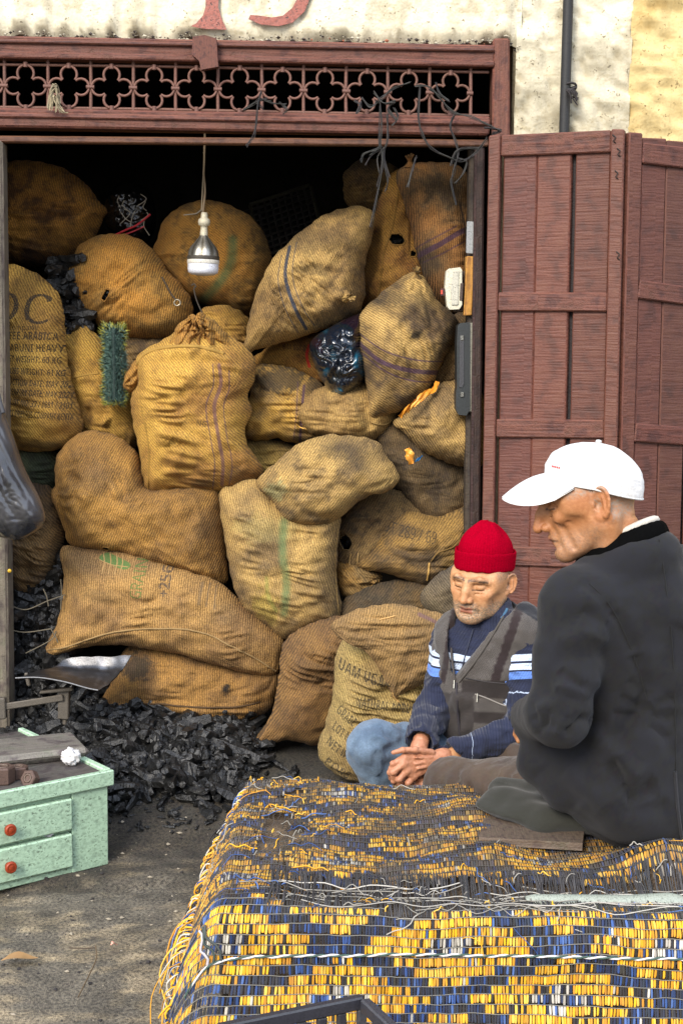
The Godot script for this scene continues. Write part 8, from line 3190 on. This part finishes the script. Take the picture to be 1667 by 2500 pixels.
	tube(zip, path_on(smb, [1086, 1446, 1070, 1500, 1056, 1552], 0.001), 0.0028, 5, lin(30, 36, 54))
	var zz := MeshInstance3D.new()
	zz.name = "zip"
	zz.mesh = zip.commit(at)
	zz.mesh.surface_set_material(0, M["thread"])
	sw.add_child(zz, true)
	# --- blue shirt collar showing at the neck
	var cm := MB.new()
	tube(cm, smooth_path([P(1164, 1398, -3.955), P(1158, 1410, -3.945), P(1150, 1420, -3.94)], 4), 0.0045, 6, lin(70, 112, 146))
	part(o, "shirt_collar", cm.commit(at), M["cloth"])
	# --- waistcoat
	var vf := Field.new(Vector3(-0.02, 0.42, -4.4), Vector3(0.66, 1.0, -3.72), 0.0065)
	vf.ell(ch + Vector3(0, 0.01, 0), tb, Vector3(0.172, 0.215, 0.136), 0.05)
	vf.ell(ch.lerp(pe, 0.55), tb, Vector3(0.172, 0.19, 0.149), 0.06)
	vf.cap(SL + Vector3(-0.012, 0.004, 0), SR + Vector3(0.012, 0.004, 0), 0.078, 0.076, 0.05)
	vf.cap(N + Vector3(0.03, 0.02, -0.05), SL + Vector3(-0.02, 0.024, -0.01), 0.055, 0.056, 0.04)
	vf.noise(nz, 9.0, 0.012)
	vf.noise(nzf, 26.0, 0.003)
	# neck and front opening
	vf.cap(N + Vector3(-0.02, -0.02, 0.03), N + Vector3(-0.02, 0.2, 0.05), 0.084, 0.10, 0.01, true)
	var vp := PackedVector2Array()
	for q in [[1034, 1380], [1042, 1440], [1033, 1500], [1043, 1562], [1053, 1566], [1083, 1522], [1126, 1460], [1160, 1408], [1170, 1360]]:
		vp.append(v2(q, -3.86))
	vf.cut_poly(vp, ch.z + 0.02)
	# armholes
	vf.cap(SL + Lv * 0.125 + Vector3(0, -0.005, 0.0), SL + Lv * 0.135 + Vector3(0, -0.13, 0.01), 0.058, 0.050, 0.012, true)
	vf.cap(SR - Lv * 0.085, SR - Lv * 0.095 + Vector3(0, -0.13, 0.03), 0.052, 0.048, 0.012, true)
	var grey := lin(114, 108, 104)
	var dark := lin(58, 48, 46)
	var brn := lin(58, 40, 40)
	var vcol := func(p: Vector3, n: Vector3) -> Color:
		var q := proj(p)
		var c := grey
		# brown panel stripes running down from the shoulders
		var sx := q.x - (1193.0 - (q.y - 1395.0) * 0.345)
		if absf(sx) < 11.0 and q.y < 1562.0:
			c = brn
		var sx2 := q.x - (1042.0 - (q.y - 1400.0) * 0.16)
		if absf(sx2) < 7.0 and q.y < 1570.0:
			c = brn
		# darker leather-like lower panels and pocket welts
		if q.y > 1562.0 + (q.x - 1090.0) * 0.06 and q.y < 1596.0 + (q.x - 1090.0) * 0.2 and q.x > 1060.0:
			c = dark
		if q.y > 1636.0 and q.y < 1662.0 and q.x > 1080.0:
			c = dark
		if q.x < 1086.0 and q.y > 1590.0:
			c = dark.lerp(grey, 0.25)
		# navy yoke on the shoulder
		if q.x > 1160.0 and q.y < 1388.0 + (q.x - 1172.0) * 0.62:
			c = lin(36, 42, 52)
		return c
	var vmb := vf.mesh(vcol)
	press(vmb, [[1066, 1560, 1200, 1572, -0.004, 0.007], [1090, 1598, 1200, 1628, -0.005, 0.008], [1048, 1570, 1056, 1740, 0.006, 0.009], [1080, 1600, 1070, 1720, -0.006, 0.01], [1110, 1640, 1150, 1700, 0.005, 0.012], [1120, 1700, 1190, 1740, -0.008, 0.012], [1140, 1620, 1200, 1600, -0.005, 0.012], [1060, 1600, 1050, 1700, -0.006, 0.010], [1090, 1660, 1160, 1700, 0.006, 0.012]], -3.88)
	var ve := part(o, "waistcoat", vmb.commit(at), M["tweed"])
	var lines := [[[1048, 1568, 1050, 1620, 1056, 1690, 1066, 1770], 0.0032, lin(40, 38, 40), "placket"], [[1042, 1450, 1034, 1500, 1045, 1562], 0.0036, lin(58, 50, 48), "edge_binding"], [[1156, 1416, 1126, 1466, 1086, 1526, 1054, 1566], 0.0030, lin(70, 64, 60), "edge_binding"], [[1090, 1594, 1120, 1604, 1158, 1620, 1200, 1626], 0.0022, lin(130, 124, 118), "pocket_zip"], [[1068, 1556, 1120, 1566, 1190, 1572], 0.0018, lin(48, 44, 44), "seam"], [[1160, 1640, 1130, 1690, 1116, 1740], 0.0018, lin(48, 44, 44), "seam"]]
	for l in lines:
		var pth := path_on(vmb, l[0], 0.0015)
		if pth.size() > 3:
			var lm := MB.new()
			tube(lm, pth, l[1], 5, l[2])
			var li := MeshInstance3D.new()
			li.name = numbered(l[3], "vest")
			li.mesh = lm.commit(at)
			li.mesh.surface_set_material(0, M["thread"])
			ve.add_child(li, true)
	for q in [[1096, 1612], [1044, 1582]]:
		var pp := path_on(vmb, [q[0], q[1] - 20, q[0] - 1, q[1]], 0.003)
		if pp.size() > 2 and pp[0].distance_to(pp[pp.size() - 1]) > 0.004:
			var lm := MB.new()
			tube(lm, [pp[0], pp[pp.size() - 1]], 0.0026, 5, lin(176, 172, 160))
			var li := MeshInstance3D.new()
			li.name = numbered("zip_pull", "vest")
			li.mesh = lm.commit(at)
			li.mesh.surface_set_material(0, M["steel"])
			ve.add_child(li, true)
	# --- jeans
	var jf := Field.new(Vector3(-0.12, 0.0, -4.4), Vector3(0.62, 0.75, -3.6), 0.010)
	var HR := P(1040, 1745, -4.04)
	var HL := P(1150, 1745, -3.98)
	var KR := P(852, 1712, -3.83)
	var KL := P(1035, 1795, -3.80)
	jf.cap(HR, KR, 0.092, 0.064, 0.03)
	jf.cap(KR, P(905, 1900, -3.93), 0.064, 0.056, 0.03)
	jf.cap(P(905, 1900, -3.93), P(935, 2030, -4.02), 0.056, 0.050, 0.02)
	jf.cap(HL, KL, 0.088, 0.066, 0.03)
	jf.cap(KL, P(1040, 2050, -3.88), 0.064, 0.050, 0.03)
	jf.cap(HR, HL, 0.115, 0.115, 0.04)
	jf.noise(nz, 8.0, 0.014)
	jf.noise(nzf, 24.0, 0.0035)
	var denim := lin(118, 140, 162)
	var jmb := jf.mesh(func(p: Vector3, _n: Vector3) -> Color:
		var k := nz.get_noise_3d(p.x * 10.0, p.y * 10.0, p.z * 10.0) + 0.4 * nzf.get_noise_3d(p.x * 60.0, p.y * 60.0, p.z * 60.0)
		return denim.lerp(lin(84, 104, 126), clampf(0.5 + k * 0.8, 0.0, 1.0)))
	press(jmb, [[830, 1680, 900, 1730, -0.008, 0.012], [850, 1670, 940, 1700, 0.008, 0.014], [870, 1680, 960, 1720, -0.009, 0.011], [830, 1720, 870, 1780, 0.006, 0.012], [845, 1700, 900, 1780, -0.006, 0.010], [900, 1660, 960, 1680, -0.006, 0.010]], -3.85)
	part(o, "jeans", jmb.commit(at), M["cloth"])
	for s in 2:
		var shm := MB.new()
		var ft := Field.new(Vector3(-0.35, -0.03, -4.3), Vector3(0.6, 0.16, -3.5), 0.012)
		var an := P(935, 2030, -4.02) if s == 0 else P(1040, 2050, -3.88)
		an.y = 0.06
		ft.cap(an, an + Vector3(-0.04, -0.015, 0.02), 0.045, 0.045, 0.02)
		ft.cap(an + Vector3(-0.04, -0.02, 0.02), an + Vector3(-0.16, -0.03, 0.06), 0.042, 0.032, 0.02)
		part(o, "shoe", ft.mesh(func(_p: Vector3, _n: Vector3) -> Color: return lin(40, 36, 34)).commit(at), M["plastic"])
	# --- red knitted cap with a turned-up brim
	var kb := Basis(Vector3.UP, deg_to_rad(-32)) * Basis(Vector3.RIGHT, deg_to_rad(1)) * Basis(Vector3.BACK, deg_to_rad(-4))
	var kx := Transform3D(kb * Basis.from_scale(Vector3(0.95, 0.96, 0.95)), hc + Vector3(0.002, -0.001, -0.002))
	var redc := lin(166, 0, 34)
	var km := MB.new()
	var sides := 180
	var prof := [[0.0, 0.172], [0.014, 0.1715], [0.024, 0.169], [0.036, 0.160], [0.049, 0.149], [0.061, 0.136], [0.070, 0.122], [0.0765, 0.107], [0.080, 0.093], [0.081, 0.070]]
	var fine := smooth_path(prof.map(func(e): return Vector2(e[0], e[1])), 4)
	var st := km.v.size()
	for i in fine.size():
		for s in sides:
			var an := TAU * s / sides
			var r: float = fine[i].x
			var rib := 1.0 + 0.008 * sin(an * 60.0) * smoothstep(0.0, 0.03, r)
			# pinched folds at the crown
			var fold := -0.0075 * exp(-pow((r - 0.045) / 0.02, 2.0)) * maxf(0.0, cos(an * 3.0 + 0.8)) + 0.002 * nz.get_noise_3d(cos(an) * 2.0, fine[i].y * 20.0, sin(an) * 2.0)
			km.vert(kx * Vector3(cos(an) * r * rib * 0.985, fine[i].y + fold * 1.6 + 0.004 * sin(an), sin(an) * r * rib * 1.16 - 0.006), Vector3.UP, Vector2.ZERO, redc * (1.0 + 0.10 * sin(an * 60.0)))
	km.grid(st, fine.size(), sides, true, true)
	var cap := MB.new()
	append_mb(cap, km, Transform3D())
	cap.smooth()
	var ko := part(o, "knitted_cap", cap.commit(at), M["knit"])
	var bm := MB.new()
	var bprof := smooth_path([Vector2(0.0815, 0.084), Vector2(0.0865, 0.089), Vector2(0.0895, 0.084), Vector2(0.0895, 0.062), Vector2(0.0888, 0.044), Vector2(0.087, 0.036), Vector2(0.083, 0.033), Vector2(0.079, 0.038), Vector2(0.079, 0.06)], 4)
	for i in bprof.size():
		for s in sides:
			var an := TAU * s / sides
			var r: float = bprof[i].x * (1.0 + 0.007 * sin(an * 60.0))
			var wv := 0.0025 * nz.get_noise_2d(cos(an) * 3.0, sin(an) * 3.0)
			bm.vert(kx * Vector3(cos(an) * r * 0.985, bprof[i].y + wv + 0.002 * sin(an * 2.0), sin(an) * r * 1.16 - 0.006), Vector3.UP, Vector2.ZERO, redc * (1.0 + 0.08 * sin(an * 60.0)))
	bm.grid(0, bprof.size(), sides, true, true)
	bm.smooth()
	var bi := MeshInstance3D.new()
	bi.name = "turned_brim"
	bi.mesh = bm.commit(at)
	bi.mesh.surface_set_material(0, M["knit"])
	ko.add_child(bi, true)


# ------------------------------------------------------------------ the man in the dark jacket
func build_jacket_man() -> void:
	var skin := lin(180, 126, 84)
	var hc := P(1356, 1140, -3.13)
	var yaw := deg_to_rad(-99)
	var hb := Basis(Vector3.UP, yaw) * Basis(Vector3.RIGHT, deg_to_rad(15))
	var sc := 1.07
	var hx := Transform3D(hb.scaled(Vector3.ONE * sc), hc)
	var o := thing("person", "man in a white peaked cap and dark jacket sitting on the mat, back turned", "person", Vector3(hc.x, mat_top, -3.25))
	var at := o.position
	var body := MB.new()
	var extra := func(f: Field) -> void:
		# creases at the nape and a sinewy neck
		for q in 3:
			f.cap(Vector3(-0.04, -0.060 - q * 0.020, -0.088 + q * 0.006), Vector3(0.05, -0.056 - q * 0.020, -0.070 + q * 0.006), 0.002, 0.002, 0.006, true)
		f.cap(Vector3(0.060, -0.045, -0.03), Vector3(0.035, -0.17, 0.01), 0.014, 0.012, 0.03)
		f.cap(Vector3(0.044, -0.034, 0.075), Vector3(0.046, -0.09, 0.058), 0.003, 0.003, 0.012, true)
	append_mb(body, build_head({skin = skin, lip = lin(150, 88, 70), brow = lin(74, 58, 48), beard = 0.32, beard_col = lin(170, 158, 144), hair = lin(150, 140, 128), lash = -0.003, nose = 1.045, low = 1.0, neck = 0.047, extra = extra}), hx)
	var N := P(1438, 1238, -3.14)
	var SL := P(1326, 1392, -3.04)
	var SR := P(1600, 1352, -3.27)
	var EL := P(1282, 1640, -2.99)
	var WL := P(1212, 1648, -3.20)
	var ER := P(1640, 1600, -3.40)
	var WR := P(1420, 1690, -3.55)
	var ch := P(1466, 1450, -3.16)
	var wa := P(1478, 1620, -3.19)
	var pe := P(1470, 1800, -3.22)
	var Lv := (SL - SR)
	Lv.y = 0
	Lv = Lv.normalized()
	var up := (ch - pe).normalized()
	var tb := Basis(Lv, up, Lv.cross(up).normalized()).orthonormalized()
	var bf := Field.new(Vector3(0.2, 0.35, -3.8), Vector3(1.1, 1.3, -2.85), 0.017)
	bf.ell(ch, tb, Vector3(0.15, 0.17, 0.09), 0.05)
	bf.cap(ch, pe, 0.11, 0.12, 0.05)
	bf.cap(N, hc + Vector3(0.02, -0.1, 0), 0.05, 0.05, 0.02)
	bf.cap(SL, EL, 0.042, 0.034, 0.03)
	bf.cap(EL, WL, 0.034, 0.024, 0.02)
	bf.cap(SR, ER, 0.042, 0.034, 0.03)
	bf.cap(ER, WR, 0.034, 0.024, 0.02)
	append_mb(body, bf.mesh(skin_col(skin)), Transform3D())
	var hf := Field.new(P(1150, 1740, -3.36) - Vector3(0.02, 0.02, 0.14), P(1240, 1610, -3.3) + Vector3(0.02, 0.02, 0.16), 0.0035)
	var hw := P(1218, 1654, -3.25)
	hf.cap(WL, hw, 0.025, 0.022, 0.01)
	var kn := [P(1222, 1672, -3.335), P(1212, 1664, -3.34), P(1204, 1660, -3.335), P(1197, 1660, -3.325)]
	var fg := []
	for i in 4:
		fg.append([kn[i], kn[i] + Vector3(-0.006, -0.018, -0.035), kn[i] + Vector3(-0.006, -0.042, -0.05), kn[i] + Vector3(0.0, -0.058, -0.045)])
	fg.append([hw, hw + Vector3(0.0, -0.03, -0.03), hw + Vector3(-0.006, -0.048, -0.055)])
	hand_field(hf, hw, kn, fg)
	append_mb(body, hf.mesh(skin_col(skin)), Transform3D())
	part(o, "body", body.commit(at), M["skin"])
	# --- trousers
	var tf := Field.new(Vector3(0.1, 0.05, -4.05), Vector3(0.85, 0.78, -2.95), 0.011)
	var HL := P(1385, 1810, -3.28)
	var KL := P(1026, 1796, -3.70)
	tf.cap(HL, KL, 0.088, 0.060, 0.03)
	tf.cap(KL, KL + Vector3(0.06, -0.42, -0.10), 0.058, 0.050, 0.03)
	var HR := P(1500, 1820, -3.50)
	var KR := HR + Vector3(-0.30, -0.03, -0.30)
	tf.cap(HR, KR, 0.088, 0.064, 0.03)
	tf.cap(KR, KR + Vector3(0.02, -0.40, -0.04), 0.060, 0.050, 0.03)
	tf.cap(HL, HR, 0.10, 0.10, 0.04)
	tf.noise(nz, 7.0, 0.010)
	tf.noise(nzf, 26.0, 0.0042, Vector3(1.4, 0.5, 1.4))
	var brown := lin(88, 72, 58)
	var tmb := tf.mesh(func(p: Vector3, _n: Vector3) -> Color:
		return brown.lerp(lin(70, 56, 46), clampf(0.5 + nz.get_noise_3d(p.x * 9.0, p.y * 9.0, p.z * 9.0), 0.0, 1.0)))
	press(tmb, [[1020, 1760, 1080, 1820, -0.006, 0.012], [1040, 1740, 1130, 1790, 0.006, 0.014], [1060, 1800, 1120, 1850, -0.006, 0.012], [1130, 1710, 1180, 1760, -0.007, 0.014], [1150, 1770, 1200, 1800, 0.007, 0.012]], -3.45)
	part(o, "trousers", tmb.commit(at), M["cloth"])
	# --- jacket
	var jf := Field.new(Vector3(0.18, 0.40, -3.75), Vector3(1.0, 1.26, -2.82), 0.0066)
	jf.ell(ch, tb, Vector3(0.215, 0.20, 0.135), 0.06)
	jf.ell(wa, tb, Vector3(0.190, 0.22, 0.138), 0.08)
	jf.ell(pe + Vector3(0, 0.01, 0), tb, Vector3(0.205, 0.155, 0.175), 0.08)
	jf.cap(SL + Vector3(0.02, 0.0, -0.01), SR, 0.080, 0.080, 0.06)
	jf.cap(N + Vector3(0.015, -0.075, 0.0), SL, 0.062, 0.064, 0.05)
	jf.cap(N + Vector3(0.015, -0.062, 0.0), SR, 0.066, 0.075, 0.05)
	jf.cap(SL, SL.lerp(EL, 0.5), 0.078, 0.072, 0.03)
	jf.cap(SL.lerp(EL, 0.5), EL, 0.072, 0.066, 0.03)
	jf.cap(EL, WL, 0.066, 0.046, 0.03)
	jf.cap(SR, ER, 0.080, 0.064, 0.03)
	jf.cap(ER, WR, 0.062, 0.046, 0.03)
	jf.cap(WL + (WL - EL).normalized() * 0.004, WL + (WL - EL).normalized() * 0.09, 0.040, 0.040, 0.004, true)
	# skirts spread over the seat
	jf.cap(P(1390, 1745, -3.11), P(1240, 1745, -3.17), 0.085, 0.055, 0.05)
	jf.cap(P(1400, 1810, -3.08), P(1300, 1805, -3.12), 0.075, 0.055, 0.05)
	jf.cap(P(1440, 1850, -3.08), P(1600, 1870, -3.14), 0.060, 0.070, 0.05)
	jf.cap(P(1470, 1700, -3.1), P(1440, 1850, -3.08), 0.09, 0.060, 0.06)
	var fwd := Vector3(-0.80, 0, -0.60)
	var sd := Vector3(-0.60, 0, 0.80)
	var ring := []
	for q in 25:
		var an := TAU * q / 24.0
		ring.append(N + Vector3(-0.012, 0, 0) + fwd * (cos(an) * 0.084) + sd * sin(an) * 0.080 + Vector3(0, -0.012 - 0.046 * cos(an), 0))
	for q in 24:
		jf.cap(ring[q] - Vector3(0, 0.050, 0), ring[q + 1] - Vector3(0, 0.050, 0), 0.024, 0.024, 0.04)
	jf.cap(N + Vector3(0.05, -0.045, 0.02), N + Vector3(0.05, -0.12, 0.02), 0.045, 0.09, 0.05)
	jf.cap(N + Vector3(-0.014, -0.02, -0.01), N + Vector3(-0.03, 0.12, -0.01), 0.066, 0.085, 0.008, true)
	# neck opening
	jf.noise(nz, 5.0, 0.008)
	jf.noise(nzf, 17.0, 0.0020, Vector3(1.0, 1.4, 1.0))
	var coal := lin(11, 11, 17)
	var jmb := jf.mesh(func(p: Vector3, _n: Vector3) -> Color:
		var k := nz.get_noise_3d(p.x * 12.0, p.y * 12.0, p.z * 12.0)
		var fz := nzf.get_noise_3d(p.x * 90.0, p.y * 90.0, p.z * 90.0)
		return coal.lerp(lin(19, 18, 25), clampf(0.5 + k * 0.8 + fz * 0.4, 0.0, 1.0)))
	press(jmb, [
		[1330, 1330, 1410, 1400, -0.004, 0.014], [1410, 1400, 1456, 1500, -0.005, 0.014], [1456, 1500, 1490, 1610, -0.007, 0.016], [1490, 1610, 1400, 1710, -0.016, 0.022],
		[1290, 1420, 1420, 1400, -0.005, 0.022], [1270, 1470, 1400, 1450, 0.005, 0.022], [1262, 1520, 1400, 1500, -0.005, 0.022], [1262, 1580, 1380, 1560, 0.005, 0.02],
		[1280, 1650, 1400, 1660, -0.006, 0.018], [1230, 1630, 1300, 1600, 0.005, 0.016], [1240, 1660, 1320, 1690, -0.006, 0.016],
		[1400, 1740, 1440, 1820, -0.010, 0.018], [1430, 1830, 1510, 1800, -0.010, 0.018], [1380, 1700, 1470, 1790, 0.008, 0.020], [1420, 1870, 1540, 1850, -0.007, 0.018], [1300, 1760, 1400, 1860, 0.006, 0.025], [1230, 1760, 1330, 1860, -0.006, 0.025],
		[1486, 1610, 1440, 1560, -0.006, 0.009], [1480, 1630, 1420, 1600, -0.006, 0.009], [1470, 1650, 1400, 1640, -0.006, 0.009], [1300, 1690, 1350, 1640, -0.006, 0.009], [1270, 1690, 1310, 1630, 0.005, 0.009], [1240, 1680, 1262, 1625, -0.005, 0.008], [1225, 1640, 1240, 1690, -0.004, 0.008],
		[1500, 1620, 1545, 1600, -0.005, 0.010], [1495, 1640, 1548, 1650, -0.006, 0.010], [1490, 1665, 1545, 1700, -0.006, 0.010], [1400, 1750, 1460, 1850, -0.008, 0.011], [1440, 1850, 1510, 1815, -0.008, 0.011], [1330, 1400, 1400, 1440, -0.004, 0.010], [1320, 1430, 1390, 1480, 0.004, 0.012], [1280, 1540, 1340, 1580, -0.005, 0.010], [1275, 1570, 1350, 1600, 0.005, 0.012],
		[1570, 1430, 1500, 1600, -0.006, 0.03], [1600, 1450, 1530, 1640, 0.006, 0.03], [1500, 1640, 1560, 1740, -0.005, 0.025]], -3.08)
	jmb.smooth()
	for i in jmb.n.size():
		jmb.n[i] = jmb.n[i]
	part(o, "jacket", jmb.commit(at), M["wool"])
	# stitched seams: sleeve head, centre back, shoulder
	for q in [[1352, 1340, 1400, 1390, 1440, 1470, 1472, 1560, 1486, 1610], [1512, 1240, 1532, 1380, 1546, 1540, 1550, 1700, 1550, 1770]]:
		var pth := path_on(jmb, q, 0.0010)
		if pth.size() > 3:
			var sm := MB.new()
			tube(sm, pth, 0.0016, 5, lin(14, 14, 18))
			part(o, "seam", sm.commit(at), M["wool"])
	# vent and hem edge
	var hm := MB.new()
	var hp := path_on(jmb, [1548, 1770, 1552, 1830, 1560, 1900, 1566, 1930], 0.001)
	if hp.size() > 3:
		tube(hm, hp, 0.004, 6, lin(30, 30, 34))
		part(o, "back_vent", hm.commit(at), M["cloth"])
	# --- collars
	var cf := Field.new(N - Vector3(0.16, 0.11, 0.16), N + Vector3(0.16, 0.12, 0.16), 0.005)
	var wring := []
	for q in 24:
		ring[q] += Vector3(0, 0.0, 0)
		cf.cap(ring[q], ring[q + 1], 0.0135, 0.0135, 0.006)
		cf.cap(ring[q] + (ring[q] - N) * 0.07 - Vector3(0, 0.016, 0), ring[q + 1] + (ring[q + 1] - N) * 0.07 - Vector3(0, 0.016, 0), 0.0135, 0.0135, 0.012)
		var up2 := Vector3(0, 0.016, 0)
		var a: Vector3 = N + (ring[q] - N) * Vector3(0.87, 1.0, 0.87) + up2
		wring.append(a)
	part(o, "collar", cf.mesh(func(_p: Vector3, _n: Vector3) -> Color: return lin(13, 13, 15)).commit(at), M["knit"])
	var wm := MB.new()
	tube(wm, smooth_path(wring, 3, true), 0.0085, 8, lin(214, 206, 192), true)
	part(o, "shirt_collar", wm.commit(at), M["cloth"])
	# --- white peaked cap
	var kb := Basis(Vector3.UP, yaw) * Basis(Vector3.RIGHT, deg_to_rad(-5))
	var kx := Transform3D(kb.scaled(Vector3.ONE * sc), hc + kb * Vector3(0.0, 0.024, -0.002))
	var white := lin(236, 234, 230)
	var km := MB.new()
	var sides := 72
	var nr := 26
	for i in nr:
		var s := float(i) / (nr - 1)
		for j in sides:
			var an := TAU * j / sides
			var cz := cos(an)
			var cx := sin(an)
			# steeper in front than behind
			var pw := lerpf(2.3, 3.0, 0.5 + 0.5 * cz)
			var r := pow(maxf(0.0, 1.0 - pow(s, pw)), 0.5)
			var seam := -0.0010 * exp(-pow((fposmod(an + PI / 6.0, PI / 3.0) - PI / 6.0) / 0.03, 2.0))
			var wr := nz.get_noise_3d(cx * 1.6, s * 2.4, cz * 1.6) * 0.0035 + nzf.get_noise_3d(cx * 4.0, s * 7.0, cz * 4.0) * 0.0012
			var y := 0.090 * s + 0.004 * cz * (1.0 - s) - 0.012 * (1.0 - s) * maxf(0.0, -cz)
			var rr := r * (1.0 + 0.02 * sin(s * 3.0)) + (seam + wr) * 10.0 * 0.9
			km.vert(kx * Vector3(cx * 0.087 * rr, y, cz * 0.103 * rr), Vector3.UP, Vector2.ZERO, white)
	km.grid(0, nr, sides, false, true)
	var t2 := km.v.size()
	km.smooth()
	var co := part(o, "peaked_cap", km.commit(at), M["cloth"])
	var add := func(nm2: String, mb: MB, m: Material) -> void:
		var q := MeshInstance3D.new()
		q.name = nm2
		q.mesh = mb.commit(at)
		q.mesh.surface_set_material(0, m)
		co.add_child(q, true)
	var bt := MB.new()
	lathe(bt, [[0.0, 0.006], [0.005, 0.005], [0.007, 0.001], [0.0, -0.003]], 12, kx * Transform3D(Basis(), Vector3(0, 0.090, 0)), white)
	bt.smooth()
	add.call("top_button", bt, M["cloth"])
	var br := MB.new()
	for side in 2:
		var s0 := br.v.size()
		for i in 11:
			var b := i / 10.0
			for j in 31:
				var a := (j / 30.0) * 2.0 - 1.0
				var an := a * 1.18
				var root := Vector3(sin(an) * 0.087, 0.004, cos(an) * 0.103)
				var ln := 0.080 * pow(maxf(0.0, 1.0 - pow(absf(a), 2.6)), 0.6)
				var p := root + Vector3(sin(an) * 0.008 * b, 0, ln * b)
				p.y += -0.034 * b * b * (ln / 0.080) - 0.024 * b * (ln / 0.080) - 0.014 * a * a - 0.030 * a * a * b * (ln / 0.080) + 0.010
				p.y -= 0.0035 * side
				br.vert(kx * p, Vector3.UP, Vector2.ZERO, white * (1.0 if side == 0 else 0.97))
		br.grid(s0, 11, 31, side == 1)
	br.smooth()
	add.call("peak", br, M["cloth"])
	var edge := MB.new()
	var ep := []
	for j in 31:
		ep.append((br.v[10 * 31 + j] + at * 0.0 + br.v[11 * 31 + 10 * 31 + j]) * 0.5 + at)
	tube(edge, ep, 0.0024, 6, white)
	add.call("peak_edge", edge, M["cloth"])
	var rimp := []
	for j in sides + 1:
		var an := TAU * j / sides
		rimp.append(kx * Vector3(sin(an) * 0.0872, 0.001 + 0.004 * cos(an) - 0.012 * maxf(0.0, -cos(an)), cos(an) * 0.1032))
	var rm := MB.new()
	tube(rm, rimp, 0.0022, 6, white)
	add.call("hem", rm, M["cloth"])
	# small red stitched word fragment on the front of the cap
	var rt := MB.new()
	for k in 5:
		var an := 0.55 + k * 0.055
		var s := 0.36
		var q := func(da: float, ds: float) -> Vector3:
			var a2 := an + da
			var ss := s + ds
			var r := pow(maxf(0.0, 1.0 - pow(ss, 2.8)), 0.5) * (1.0 + 0.02 * sin(ss * 3.0))
			return kx * Vector3(sin(a2) * 0.0885 * r, 0.090 * ss + 0.004 * cos(a2) * (1.0 - ss), cos(a2) * 0.1045 * r)
		tube(rt, [q.call(0.0, -0.02), q.call(0.0, 0.02), q.call(0.018, 0.015), q.call(0.022, -0.02)], 0.0007, 4, lin(206, 40, 44))
	add.call("red_lettering", rt, M["thread"])
